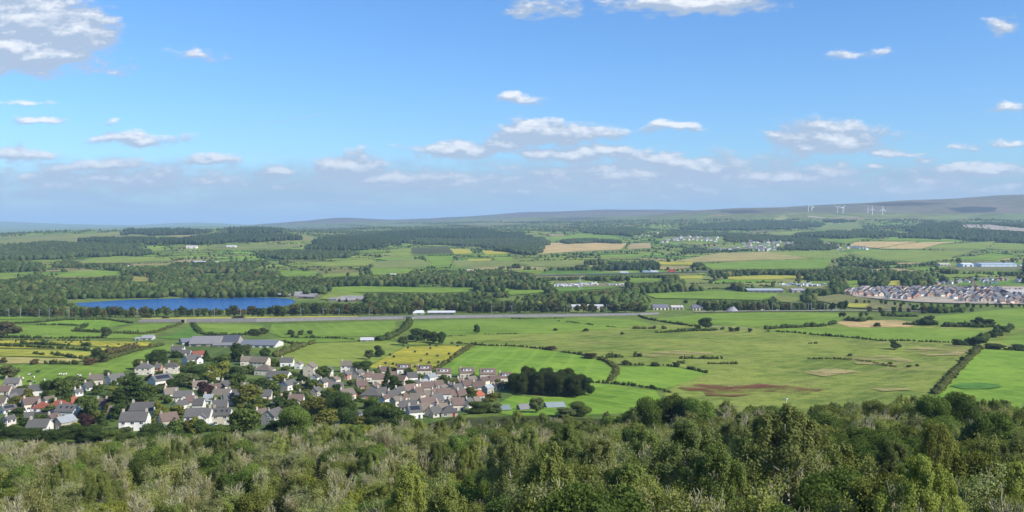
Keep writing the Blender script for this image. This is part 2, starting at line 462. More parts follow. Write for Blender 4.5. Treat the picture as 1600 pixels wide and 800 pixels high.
nu = 281
U = np.linspace(-0.95, 0.95, nu)
DR = np.concatenate([np.linspace(-40, 66, 22), np.geomspace(70, 44000, 470)])
uu_, dd_ = np.meshgrid(U, DR)
gx = uu_ * (np.maximum(dd_, 0) + 60); gy = dd_
gzv = ground_z(gx.ravel(), gy.ravel())
V = np.stack([gx.ravel(), gy.ravel(), gzv], 1)
ii = (np.arange(len(DR) - 1)[:, None] * nu + np.arange(nu - 1)[None, :]).ravel()
Q = np.stack([ii, ii + 1, ii + nu + 1, ii + nu], 1)
me = np_mesh('ground', V, Q, smooth=True)
d = V[:, 1]; x = V[:, 0]
def lerp3(a, b, t): return np.asarray(a)[None, :] * (1 - t[:, None]) + np.asarray(b)[None, :] * t[:, None]
n_a = vnoise(x / 260, d / 330, 1) * .6 + vnoise(x / 90, d / 120, 2) * .4
green = lerp3((.095, .150, .030), (.150, .200, .044), n_a)
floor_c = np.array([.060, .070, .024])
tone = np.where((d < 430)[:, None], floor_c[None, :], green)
moor = lerp3((.105, .108, .062), (.185, .15, .115), np.clip(vnoise(x / 420, d / 500, 3) * .7 + vnoise(x / 130, d / 260, 13) * .5 - .1, 0, 1))
far_moor = lerp3((.075, .068, .072), (.14, .115, .115), vnoise(x / 700, d / 900, 23))
fm_ = (np.clip((d - 10400) / 900, 0, 1) * np.clip((x / np.maximum(d, 1) + .29) / .05, 0, 1))[:, None]
moor = moor * (1 - fm_) + far_moor * fm_
mfac0 = np.clip((V[:, 2] - 35 + 70 * (vnoise(x / 420, d / 420, 5) - .5)) / 60, 0, 1) * np.clip((d - 6200) / 900, 0, 1)
mfac = np.maximum(mfac0, fm_[:, 0])
tone = tone * (1 - mfac[:, None]) + moor * mfac[:, None]
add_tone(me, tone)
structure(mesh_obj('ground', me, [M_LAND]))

# ------------------------------------------------------------------ fields, draped over the land
def drape(name, poly, off, mat, color, maxlen=None, dens=10.0, world_pts=None):
    if world_pts is None:
        pts = []
        for i in range(len(poly)):
            a, b = poly[i], poly[(i + 1) % len(poly)]
            n = max(1, int(math.hypot(b[0] - a[0], (b[1] - a[1]) * 2.5) / dens))
            for k in range(n):
                t = k / n; pts.append(unproject(a[0] + (b[0] - a[0]) * t, a[1] + (b[1] - a[1]) * t))
    else:
        pts = world_pts
    cen = sum(pts, Vector()) / len(pts)
    if maxlen is None: maxlen = max(9.0, cen.y * .016)
    bm = bmesh.new()
    vs = [bm.verts.new((p.x, p.y, 0)) for p in pts]
    es = [bm.edges.new((vs[i], vs[(i + 1) % len(vs)])) for i in range(len(vs))]
    bmesh.ops.triangle_fill(bm, use_beauty=True, use_dissolve=False, edges=es)
    for _ in range(6):
        le = [e for e in bm.edges if e.calc_length() > maxlen]
        if not le: break
        bmesh.ops.subdivide_edges(bm, edges=le, cuts=1)
        bmesh.ops.triangulate(bm, faces=bm.faces[:])
    co = np.array([v.co for v in bm.verts])
    z = ground_z(co[:, 0], co[:, 1]) + off
    for v, zz in zip(bm.verts, z): v.co.z = zz
    for f in bm.faces:
        f.smooth = True
        if f.normal.z < 0: f.normal_flip()
    bm.normal_update()
    if sum(f.normal.z for f in bm.faces) < 0:
        bmesh.ops.reverse_faces(bm, faces=bm.faces[:])
    o = mesh_obj(name, bm_mesh(name, bm), [mat], color=color)
    return structure(o)

BRT = (.160, .268, .034); GRN = (.155, .240, .034); MID = (.185, .240, .042); OLV = (.195, .245, .048); YEL = (.32, .32, .050)
HAY = (.37, .335, .048); STRAW = (.40, .35, .12); TAN = (.44, .33, .14); DGR = (.105, .195, .032); SAGE = (.175, .21, .058)
NEAR_FIELDS = [  # picture polygon, tone, grass
    ([(740, 520), (1000, 507), (1190, 505), (1560, 500), (1640, 500), (1640, 640), (1200, 650), (1040, 640), (1040, 610), (1105, 582), (1060, 573), (970, 570), (940, 558), (860, 546), (745, 539)], OLV, 'rough'),
    ([(577, 573), (600, 560), (634, 542), (690, 540), (740, 541), (712, 557), (676, 580), (630, 581), (590, 579)], HAY, 'mown'),
    ([(675, 581), (712, 558), (745, 541), (800, 542), (858, 548), (905, 555), (940, 564), (957, 575), (957, 586), (945, 596), (900, 597), (800, 592), (740, 588), (690, 586)], BRT, 'turf'),
    ([(962, 597), (967, 574), (1010, 572), (1060, 575), (1104, 583), (1075, 597), (1040, 607), (1000, 603)], BRT, 'turf'),
    ([(920, 599), (960, 602), (1024, 611), (1035, 625), (1000, 645), (900, 650), (800, 650), (750, 640), (748, 628), (780, 618), (830, 620), (900, 621)], BRT, 'turf'),
    ([(1468, 612), (1486, 590), (1532, 546), (1600, 549), (1650, 551), (1660, 640), (1600, 640), (1450, 636)], BRT, 'turf'),
    ([(1190, 518), (1230, 513), (1330, 512), (1440, 513), (1556, 517), (1540, 526), (1508, 534), (1440, 534), (1380, 533), (1300, 525)], GRN, 'turf'),
    ([(1562, 533), (1590, 522), (1650, 518), (1650, 545), (1590, 544)], GRN, 'turf'),
    ([(1440, 505), (1460, 495), (1560, 484), (1650, 480), (1650, 511), (1530, 513), (1480, 511)], GRN, 'turf'),
    ([(1330, 512), (1300, 502), (1400, 500), (1440, 505), (1420, 511)], TAN, 'rough'),
    ([(1020, 499), (1100, 491), (1200, 488), (1320, 491), (1310, 505), (1200, 512), (1110, 507), (1060, 505)], GRN, 'turf'),
    ([(640, 503), (700, 501), (800, 498), (920, 497), (995, 500), (1020, 508), (930, 516), (860, 521), (760, 522), (690, 527), (640, 520)], GRN, 'turf'),
    ([(612, 527), (690, 527), (750, 523), (850, 522), (760, 533), (730, 539), (640, 539)], MID, 'turf'),
    ([(425, 507), (520, 505), (618, 502), (618, 513), (600, 525), (520, 527), (440, 527), (420, 520)], GRN, 'turf'),
    ([(438, 571), (445, 553), (478, 538), (530, 536), (590, 533), (618, 534), (630, 543), (600, 560), (575, 571), (520, 574), (470, 572)], MID, 'turf'),
    ([(400, 532), (440, 529), (520, 528), (590, 529), (560, 533), (480, 536), (440, 538)], GRN, 'turf'),
    ([(265, 524), (300, 508), (306, 507), (312, 523), (305, 530), (270, 530), (245, 528)], DGR, 'turf'),
    ([(308, 507), (360, 508), (414, 509), (400, 518), (380, 524), (322, 522)], GRN, 'turf'),
    ([(175, 518), (210, 508), (262, 506), (278, 509), (245, 519), (222, 520)], GRN, 'turf'),
    ([(60, 505), (100, 501), (165, 500), (200, 506), (160, 514), (140, 517), (118, 516), (130, 509), (80, 507)], BRT, 'turf'),
    ([(-40, 510), (28, 508), (90, 509), (122, 511), (112, 519), (158, 521), (156, 527), (100, 528), (40, 527), (-40, 526)], GRN, 'turf'),
    ([(178, 522), (220, 521), (245, 522), (236, 530), (180, 529), (160, 529)], GRN, 'turf'),
    ([(-40, 532), (80, 533), (180, 534), (236, 535), (238, 540), (200, 543), (130, 541), (60, 537), (-40, 537)], HAY, 'mown'),
    ([(-40, 539), (40, 541), (100, 543), (190, 546), (180, 549), (140, 547), (60, 545), (-40, 543)], HAY, 'turf'),
    ([(-40, 546), (40, 547), (100, 549), (142, 551), (140, 556), (125, 559), (70, 558), (-40, 556)], YEL, 'turf'),
    ([(-40, 557), (60, 560), (120, 561), (128, 564), (90, 568), (30, 569), (-40, 569)], STRAW, 'turf'),
    ([(-40, 571), (60, 570), (120, 572), (150, 571), (190, 558), (230, 547), (262, 539), (285, 543), (250, 556), (215, 572), (190, 583), (160, 598), (60, 606), (-40, 604)], GRN, 'turf'),
    ([(-40, 503), (30, 500), (60, 500), (50, 504), (-40, 508)], GRN, 'turf'),
    ([(215, 498), (280, 496), (400, 495), (560, 494), (555, 497), (400, 498.5), (230, 500)], YEL, 'turf'),
    ([(-40, 497), (60, 495), (70, 498), (-40, 500)], BRT, 'turf'),
    ([(1110, 500), (1130, 492), (1230, 491), (1290, 496), (1250, 500)], GRN, 'turf'),
    # village gardens and lanes lie on a plain lawn tone
    ([(-40, 608), (120, 605), (200, 585), (280, 545), (330, 540), (420, 556), (470, 574), (560, 574), (700, 585), (800, 590), (800, 620), (760, 640), (640, 672), (420, 690), (200, 692), (-40, 692)], (.095, .140, .036), 'turf'),
]
BRACKEN = [([(1060, 607), (1090, 601), (1130, 604), (1150, 608), (1120, 613), (1075, 612)], 0), ([(1100, 613), (1140, 606), (1185, 601), (1240, 606), (1210, 614), (1150, 621), (1105, 619)], 0), ([(1170, 608), (1230, 604), (1290, 610), (1260, 617), (1200, 615)], 0)]
TANS = [[(1405, 548), (1440, 543), (1500, 541), (1524, 545), (1500, 556), (1450, 557)], [(1320, 561), (1390, 556), (1430, 566), (1400, 572), (1340, 570)], [(1250, 583), (1300, 576), (1340, 582), (1290, 590)], [(1350, 606), (1400, 602), (1430, 610), (1380, 613)], [(990, 552), (1060, 549), (1120, 553), (1080, 560), (1010, 559)]]
MATS = {'turf': M_TURF, 'rough': M_ROUGH, 'mown': M_HAY}
for k, (poly, col, g) in enumerate(NEAR_FIELDS):
    o = drape('field', poly, .12 + .012 * k if k else .08, MATS[g], col)
# patches of bracken and bleached grass fade raggedly into the pasture around them
def mat_patch(name, col, thr):
    m, n = new_mat(name); p = pos(n)
    k = n.noise(n.vm('MULTIPLY', p, (.45, 1.0, 1.0)), .055, 6, .72)
    f = n.m('MULTIPLY', n.smooth(k, thr, thr + .22), .85)
    base = principled(n, n.mix(n.noise(p, .5, 4), tuple(c * .6 for c in col), tuple(c * 1.3 for c in col)), .95, .05)
    tr = n.node('ShaderNodeBsdfTransparent')
    x = n.node('ShaderNodeMixShader'); n.put(x.inputs[0], f)
    m.node_tree.links.new(tr.outputs[0], x.inputs[1]); m.node_tree.links.new(base, x.inputs[2])
    return finish(m, n, x.outputs[0])
M_BRACKEN = mat_patch('dead_bracken', (.18, .060, .042), .395)
M_BLEACH = mat_patch('bleached_grass', (.40, .33, .14), .40)
for k, (poly, _) in enumerate(BRACKEN): drape('bracken_patch', poly, .62 + .02 * k, M_BRACKEN, (1, 1, 1), dens=6)
for k, poly in enumerate(TANS): drape('bleached_patch', poly, .72 + .02 * k, M_BLEACH, (1, 1, 1), dens=6)
drape('wet_hollow', [(1484, 604), (1500, 600), (1530, 599), (1560, 602), (1566, 606), (1540, 609), (1505, 609)], .6, M_TURF, (.085, .19, .034), dens=5)

# ---- the patchwork farmland that runs from the lake back to the moors
def patchwork():
    ca, sa = math.cos(.35), math.sin(.35)
    cells = []; edges = []
    sx_, sy_ = 130.0, 105.0
    nodes = {}
    def node(i, j):
        if (i, j) not in nodes:
            a, b = i * sx_ + RNG.uniform(-38, 38) + (j % 2) * 45, j * sy_ + RNG.uniform(-28, 28)
            nodes[(i, j)] = (a * ca - b * sa, a * sa + b * ca)
        return nodes[(i, j)]
    for i in range(-65, 100):
        for j in range(-55, 115):
            p = [node(i, j), node(i + 1, j), node(i + 1, j + 1), node(i, j + 1)]
            cx_, cy_ = sum(q[0] for q in p) / 4, sum(q[1] for q in p) / 4
            if not (1560 < cy_ < 10500) or abs(cx_) > cy_ * .60 + 50: continue
            if gz(cx_, cy_) > 88: continue
            cells.append(p); edges.append((p[0], p[1])); edges.append((p[0], p[3]))
    tones = [GRN, MID, MID, DGR, OLV, SAGE, BRT, SAGE, GRN, MID, DGR, (.17, .19, .055), (.20, .20, .065), (.30, .25, .11)]
    VV, QQ, TT = [], [], []
    m = 5
    for p in cells:
        p = np.array(p); s, t = np.meshgrid(np.linspace(0, 1, m), np.linspace(0, 1, m))
        s = s.ravel()[:, None]; t = t.ravel()[:, None]
        xy = (p[0] * (1 - s) + p[1] * s) * (1 - t) + (p[3] * (1 - s) + p[2] * s) * t
        b = len(VV) * m * m
        VV.append(xy); k = (np.arange(m - 1)[:, None] * m + np.arange(m - 1)).ravel() + b
        QQ.append(np.stack([k, k + 1, k + m + 1, k + m], 1))
        c = np.array(tones[RNG.integers(len(tones))]) * RNG.uniform(.8, 1.15)
        if p[0][1] > 6300: c = c * .55 + np.array((.12, .105, .06)) * .45
        TT.append(np.repeat(c[None, :], m * m, 0))
    xy = np.concatenate(VV); z = ground_z(xy[:, 0], xy[:, 1]) + .5
    me = np_mesh('farmland', np.column_stack([xy, z]), np.concatenate(QQ), smooth=True)
    add_tone(me, np.concatenate(TT))
    structure(mesh_obj('farmland', me, [M_LAND]))
    return edges
CELL_EDGES = patchwork()

FAR_FIELDS = [
    ([(82, 433), (112, 424), (150, 423), (192, 424), (190, 430), (140, 433)], GRN), ([(197, 433), (234, 433), (237, 440), (210, 440)], (.25, .23, .06)),
    ([(150, 402), (215, 401.5), (272, 405), (215, 410), (120, 411)], MID), ([(84, 392), (140, 391), (142, 394), (95, 394.5)], OLV), ([(230, 387), (265, 388), (250, 392), (231, 392)], OLV),
    ([(275, 381), (312, 378), (317, 381), (280, 383)], GRN), ([(0, 432), (42, 432), (8, 436), (-30, 436)], MID), ([(30, 452), (70, 449), (68, 453), (30, 455)], OLV),
    ([(505, 449.5), (572, 447.5), (670, 450), (748, 450), (742, 456), (695, 458), (605, 457), (525, 457.5), (510, 454)], GRN), ([(748, 452), (800, 450), (810, 455), (750, 456)], GRN),
    ([(432, 425), (497, 424), (495, 430), (445, 432)], GRN), ([(500, 429), (560, 427), (565, 430), (500, 434)], MID), ([(580, 421), (645, 420), (640, 426), (580, 429)], GRN),
    ([(480, 412), (580, 405), (590, 410), (570, 415), (520, 417)], OLV), ([(580, 411), (637, 403), (675, 412), (665, 417), (585, 419)], SAGE), ([(607, 391), (642, 388), (641, 401), (625, 402)], MID),
    ([(642, 388), (700, 385), (710, 396), (645, 398)], (.075, .085, .035)), ([(702, 389), (735, 390), (738, 396), (710, 397)], HAY), ([(750, 391), (790, 394), (800, 396), (760, 398)], HAY),
    ([(662, 401), (710, 400), (702, 416), (680, 414)], GRN), ([(707, 410), (800, 408), (800, 416), (712, 418)], SAGE), ([(730, 405), (770, 404.5), (765, 407.5), (733, 408)], YEL), ([(770, 402), (800, 402), (800, 408), (775, 408)], GRN),
    ([(400, 365), (440, 364), (492, 370), (485, 377), (417, 377)], (.2, .2, .065)), ([(0, 376), (60, 371), (130, 365), (185, 363), (260, 368), (240, 372), (120, 378), (40, 384), (-40, 386), (-40, 376)], (.19, .205, .06)),
    ([(0, 371), (60, 367), (120, 364), (100, 368), (40, 373), (-40, 376)], (.15, .18, .06)), ([(255, 369), (300, 366), (350, 368), (300, 372)], (.27, .24, .09)), ([(330, 382), (400, 381), (470, 384), (440, 390), (370, 390)], (.16, .19, .055)),
    ([(838, 374), (880, 369), (940, 363), (975, 375), (905, 379), (862, 375)], GRN), ([(829, 392), (857, 380), (882, 379), (980, 380), (970, 390), (900, 393), (842, 397)], TAN), ([(985, 381), (1017, 380), (1017, 388), (980, 390)], (.33, .26, .12)),
    ([(800, 409), (882, 408), (920, 410), (887, 417), (832, 417)], SAGE), ([(937, 399), (1007, 397), (1000, 402), (940, 403)], GRN), ([(1007, 410), (1082, 410), (1085, 414), (1010, 414)], HAY),
    ([(1060, 407), (1122, 396), (1200, 394), (1264, 404), (1150, 408), (1075, 410)], (.31, .27, .10)), ([(1097, 413), (1200, 407), (1300, 405), (1290, 420), (1112, 421)], GRN), ([(1200, 395), (1300, 391), (1330, 396), (1300, 404), (1264, 403)], MID),
    ([(1057, 432), (1100, 431), (1095, 436), (1062, 436)], YEL), ([(1122, 434), (1200, 430.5), (1235, 432), (1225, 437), (1150, 438)], YEL), ([(1005, 460), (1120, 455), (1180, 458), (1220, 460), (1190, 470), (1100, 468), (1025, 467)], GRN),
    ([(800, 454), (855, 454), (862, 457), (800, 462), (790, 460)], GRN), ([(866, 450), (950, 449), (975, 450), (875, 457)], DGR), ([(976, 435), (1040, 436), (1035, 441), (985, 441)], GRN), ([(800, 422), (855, 423), (825, 426)], GRN),
    ([(1326, 385), (1337, 378), (1430, 378), (1372, 388)], TAN), ([(1372, 389), (1430, 379.5), (1502, 378), (1470, 381), (1440, 389)], TAN), ([(1445, 388), (1475, 382), (1555, 377), (1537, 390)], MID),
    ([(1327, 395), (1362, 391), (1520, 393), (1482, 403), (1437, 410.5), (1375, 405), (1340, 399)], MID), ([(1495, 406), (1550, 396), (1587, 400), (1557, 408)], GRN), ([(1545, 388), (1560, 380), (1640, 382), (1640, 394)], MID),
    ([(1205, 462), (1262, 467), (1252, 475), (1220, 473)], (.17, .20, .05)), ([(1387, 440), (1410, 439), (1407, 447), (1385, 447)], YEL), ([(1200, 432), (1232, 431), (1270, 433), (1260, 436), (1205, 436)], YEL), ([(1462, 426), (1515, 424), (1512, 428)], GRN),
    ([(1257, 355), (1305, 346), (1340, 349), (1350, 357), (1282, 359)], (.16, .2, .055)), ([(1280, 375), (1360, 371), (1320, 380)], GRN), ([(1390, 372), (1400, 367), (1512, 376), (1380, 377)], GRN), ([(1200, 364), (1250, 361), (1278, 368), (1210, 367)], OLV),
    ([(1310, 441), (1340, 439), (1350, 444), (1320, 445)], GRN), ([(1264, 468), (1310, 460), (1420, 478), (1460, 484), (1400, 486), (1330, 482)], (.16, .165, .06)), ([(1320, 475), (1360, 476), (1350, 481), (1322, 481)], YEL),
    ([(520, 455), (560, 459), (575, 470), (540, 472), (500, 468)], MID), ([(866, 441), (976, 444), (975, 449), (868, 450)], (.17, .17, .08)), ([(1480, 418), (1600, 416), (1600, 424), (1500, 424)], (.16, .17, .07)),
    ([(1420, 341), (1500, 336.5), (1530, 340), (1480, 344)], (.17, .21, .06)), ([(1540, 339), (1600, 334), (1640, 338), (1580, 344)], (.14, .18, .06)), ([(1208, 342), (1225, 336), (1234, 341), (1215, 345)], (.25, .26, .08)), ([(1262, 337), (1276, 338.5), (1292, 340), (1285, 341.5), (1262, 339.5)], (.34, .3, .2)), ([(1300, 339), (1330, 338), (1345, 340), (1310, 341)], (.24, .24, .12)),
    ([(1480, 326), (1515, 323), (1560, 324.5), (1552, 331), (1500, 332)], (.045, .045, .035)), ([(1350, 319), (1420, 316), (1480, 318), (1440, 321), (1380, 322)], (.06, .055, .04)), ([(1120, 330), (1170, 328), (1200, 331), (1150, 334)], (.06, .06, .04)), ([(840, 342), (900, 339), (960, 341), (890, 345)], (.07, .075, .045)), ([(560, 351), (640, 350), (700, 352), (620, 354)], (.14, .18, .06)), ([(700, 350), (780, 348), (830, 350), (760, 353)], (.16, .18, .07)), ([(450, 353), (520, 352), (560, 354), (490, 355)], (.12, .16, .055)),  # first patch: a cloud shadow on the moor put into the ground colour
    ([(1310, 457), (1330, 451), (1450, 449), (1640, 449), (1640, 477), (1560, 476.5), (1480, 475), (1430, 473), (1380, 469), (1340, 465)], (.36, .315, .24)),
]
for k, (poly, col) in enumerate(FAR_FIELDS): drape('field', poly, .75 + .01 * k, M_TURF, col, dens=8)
# quarry scar
def mat_quarry():
    m, n = new_mat('quarry_face'); p = pos(n)
    k = n.noise(n.vm('MULTIPLY', p, (1, 1, 3)), .02, 5, .65)
    return finish(m, n, principled(n, n.mix(k, (.20, .165, .13), (.46, .39, .31)), .9, .1))
drape('quarry', [(1490, 356), (1510, 352.5), (1545, 352.5), (1580, 357), (1640, 361), (1640, 365), (1570, 362), (1530, 359), (1500, 358)], 6.0, mat_quarry(), (1, 1, 1), dens=6)

# ---- lake
LAKE = [(114, 476), (120, 473.5), (150, 471.5), (200, 468.5), (260, 466.5), (300, 465.5), (345, 466.5), (385, 465), (430, 465), (455, 467), (462, 470.5), (455, 476), (420, 482), (300, 486), (200, 484), (140, 480)]
def lake():
    zl = -106.75; bm = bmesh.new(); vs = []
    for i, (a, b) in enumerate(LAKE):
        a2, b2 = LAKE[(i + 1) % len(LAKE)]
        for k in range(5):
            t = k / 5; px, py = a + (a2 - a) * t + math.sin(i * 3.1 + k * 2.3) * 1.5, b + (b2 - b) * t
            D = -zl * F_PX / (py - EYE); vs.append(bm.verts.new(((px - CX) / F_PX * D, D, zl)))
    f = bm.faces.new(vs)
    if f.normal.z < 0: f.normal_flip()
    bmesh.ops.triangulate(bm, faces=bm.faces[:])
    bm.normal_update()
    if sum(q.normal.z for q in bm.faces) < 0: bmesh.ops.reverse_faces(bm, faces=bm.faces[:])
    structure(mesh_obj('lake', bm_mesh('lake', bm), [M_WATER]))
lake()

# ---- haze: the air over the whole country
bm = bmesh.new()
bmesh.ops.create_cube(bm, size=1.0)
for v in bm.verts:
    v.co = (v.co.x * 90000, -120 if v.co.y < 0 else 46000, -112 if v.co.z < 0 else 420)
m, n = new_mat('haze')
pv = n.node('ShaderNodeVolumePrincipled')
pv.inputs['Color'].default_value = (.52, .76, 1.0, 1)
pv.inputs['Density'].default_value = 5.4e-5
pv.inputs['Anisotropy'].default_value = 0.0
out = n.node('ShaderNodeOutputMaterial'); m.node_tree.links.new(pv.outputs[0], out.inputs['Volume'])
m.cycles.homogeneous_volume = True
hz = mesh_obj('haze', bm_mesh('haze', bm), [m]); hz['kind'] = 'stuff'; hz['label'] = 'pale blue summer haze in the air over the valley'; hz['category'] = 'haze'
# ------------------------------------------------------------------ vegetation builders
def ico(sub):
    bm = bmesh.new(); bmesh.ops.create_icosphere(bm, subdivisions=sub, radius=1.0)
    bm.verts.ensure_lookup_table()
    v = np.array([q.co[:] for q in bm.verts]); f = np.array([[q.index for q in p.verts] for p in bm.faces]); bm.free()
    return v, f
ICO1, ICO2 = ico(1), ico(2)
def rand_unit(n, rng):
    v = rng.normal(size=(n, 3)); return v / np.linalg.norm(v, axis=1)[:, None]
def leaf_quads(P, size, rng, out=None, aspect=.6, up=None):
    """small leaf-spray faces at points P, facing roughly along OUT"""
    n = len(P); nrm = rand_unit(n, rng)
    if out is not None:
        nrm = nrm * .75 + out * .75; nrm /= np.linalg.norm(nrm, axis=1)[:, None] + 1e-9
    t = rand_unit(n, rng) if up is None else np.asarray(up) + rng.normal(size=(n, 3)) * .35
    a = np.cross(nrm, t); a /= np.linalg.norm(a, axis=1)[:, None] + 1e-9
    b = np.cross(nrm, a)
    s = (np.asarray(size) * rng.uniform(.6, 1.35, n))[:, None]
    a = a * s * aspect; b = b * s
    V = np.stack([P - b, P + a * .9 - b * .1, P + b, P - a * .9 + b * .1], 1).reshape(-1, 3)
    return V, np.arange(n * 4).reshape(-1, 4)
def tube(path, radii, sides=5):
    """a tapered stem along PATH"""
    path = np.asarray(path, float); V = []; Q = []
    for i, p in enumerate(path):
        d = path[min(i + 1, len(path) - 1)] - path[max(i - 1, 0)]; d /= np.linalg.norm(d) + 1e-9
        r = np.array([1.0, 0, 0]) if abs(d[0]) < .8 else np.array([0, 1.0, 0])
        a = np.cross(d, r); a /= np.linalg.norm(a); b = np.cross(d, a)
        for k in range(sides):
            th = 2 * math.pi * k / sides; V.append(p + radii[i] * (math.cos(th) * a + math.sin(th) * b))
    for i in range(len(path) - 1):
        for k in range(sides):
            k2 = (k + 1) % sides; Q.append((i * sides + k, i * sides + k2, (i + 1) * sides + k2, (i + 1) * sides + k))
    return np.array(V), np.array(Q)
class Acc:
    def __init__(s): s.V, s.Q, s.T, s.n = [], [], [], 0
    def add(s, V, Q=None, T=None):
        s.V.append(V)
        if Q is not None and len(Q): s.Q.append(np.asarray(Q) + s.n)
        if T is not None and len(T): s.T.append(np.asarray(T) + s.n)
        s.n += len(V)
    def mesh(s, name, smooth=False):
        return np_mesh(name, np.concatenate(s.V), np.concatenate(s.Q) if s.Q else None, np.concatenate(s.T) if s.T else None, smooth)
def lump(rng, c, r, sub=2, rough=.18):
    v, f = (ICO2 if sub == 2 else ICO1)
    k = 1 + rng.normal(size=len(v)) * rough
    return v * k[:, None] * np.asarray(r) + np.asarray(c), f

def branches(rng, h, r0, n, spread, lift=.55, start=.25, wob=.12, twigs=0):
    """trunk with limbs; returns mesh data and limb tips"""
    A = Acc(); tips = []
    tp = [np.array([0, 0, -0.6])]
    for i in range(1, 6):
        tp.append(np.array([rng.normal() * wob * h * .12, rng.normal() * wob * h * .12, h * .82 * i / 5]))
    A.add(*tube(tp, np.linspace(r0, r0 * .25, 6), 6))
    for i in range(n):
        t = start + (1 - start) * (i + rng.uniform(0, 1)) / n
        z0 = h * .8 * t; th = i * 2.4 + rng.uniform(-.4, .4)
        ln = spread * (1.05 - .6 * abs(t - .45)) * rng.uniform(.7, 1.05)
        k = min(int(t * 5), 4); base = tp[k] + (tp[k + 1] - tp[k]) * (t * 5 - k)
        pth = [base]
        for q in range(1, 4):
            s = q / 3
            pth.append(base + np.array([math.cos(th) * ln * s, math.sin(th) * ln * s, ln * lift * s ** 1.4]) + rng.normal(size=3) * .06 * ln)
        A.add(*tube(pth, [r0 * .42 * (1.1 - t), r0 * .3 * (1.1 - t), r0 * .2 * (1.1 - t), .02], 4))
        tips.append(pth[-1]); tips.append((pth[1] + pth[2]) / 2)
    return A, np.array(tips)

def tree_broad(seed, h, w, leaf, nleaf, nlump=11, dark_core=True, flat=1.0):
    """round broadleaved tree: limbs carrying overlapping leaf clumps with gaps between"""
    rng = np.random.default_rng(seed)
    TA, tips = branches(rng, h * .75, .035 * h, 7, w * .40)
    A = Acc(); cs = []
    for k in range(nlump):
        th = k * 2.4 + rng.uniform(-.5, .5); zz = rng.uniform(.22, .92); rr = w * .5 * math.sin(math.acos(min(1, abs(zz - .48) / .56))) * rng.uniform(.45, .72)
        cs.append((math.cos(th) * rr, math.sin(th) * rr, h * zz * flat + h * (1 - flat) * .5, w * rng.uniform(.17, .27)))
    cs.append((0, 0, h * .80, w * .24)); cs.append((0, 0, h * .52, w * .33))
    tot = sum(c[3] ** 2 for c in cs)
    for (x, y, z, r) in cs:
        if dark_core: A.add(*(lambda L: (L[0], None, L[1]))(lump(rng, (x, y, z), (r * .72, r * .72, r * .62), 1)))
        n = int(nleaf * r * r / tot); u = rand_unit(n, rng); rad = r * rng.uniform(.62, 1.12, n) ** .8
        P = u * rad[:, None] * np.array([1, 1, .86]) + np.array([x, y, z])
        P = P[P[:, 2] > h * .08]
        A.add(*leaf_quads(P, leaf, rng, (P - np.array([x, y, z])) / r))
    return TA.mesh('trunk'), A.mesh('crown')
def tree_birch(seed, h, w, leaf, nleaf):
    """birch: upright limbs with long hanging sprays, ragged outline"""
    rng = np.random.default_rng(seed)
    TA, tips = branches(rng, h * .95, .018 * h, 12, w * .36, lift=1.0, start=.2)
    A = Acc(); nc = 95; per = nleaf // nc
    for k in range(nc):
        f = (k + .5) / nc; z = h * (.10 + .88 * f); prof = math.sin(math.pi * min(max((z / h) ** .85, .02), .985)) ** .62
        th = k * 2.39996 + rng.uniform(-.5, .5); lob = 1 + .30 * math.sin(2 * th + seed * 1.7) + .20 * math.sin(5 * th + z * .7)
        rr = w * .46 * prof * lob * rng.uniform(.50, 1.0); c = np.array([math.cos(th) * rr, math.sin(th) * rr, z + rng.normal() * .03 * h])
        cr = w * rng.uniform(.060, .115) * (.55 + .5 * prof); ln = cr * rng.uniform(2.0, 3.6)
        t = rng.uniform(0, 1, per) ** 1.25; u = rand_unit(per, rng)
        P = c + u * (cr * (1 - .45 * t) * rng.uniform(.5, 1.05, per))[:, None] + np.stack([0 * t, 0 * t, -t * ln + .25 * ln], 1)
        P[:, :2] += (c[:2] / (w * .5 + 1e-6))[None, :] * (t * .05 * w)[:, None]
        out = u + np.array([math.cos(th), math.sin(th), .5]) * .6
        A.add(*leaf_quads(P, leaf, rng, out, .55, up=np.array([0, 0, 1.0])))
    return TA.mesh('trunk'), A.mesh('crown')
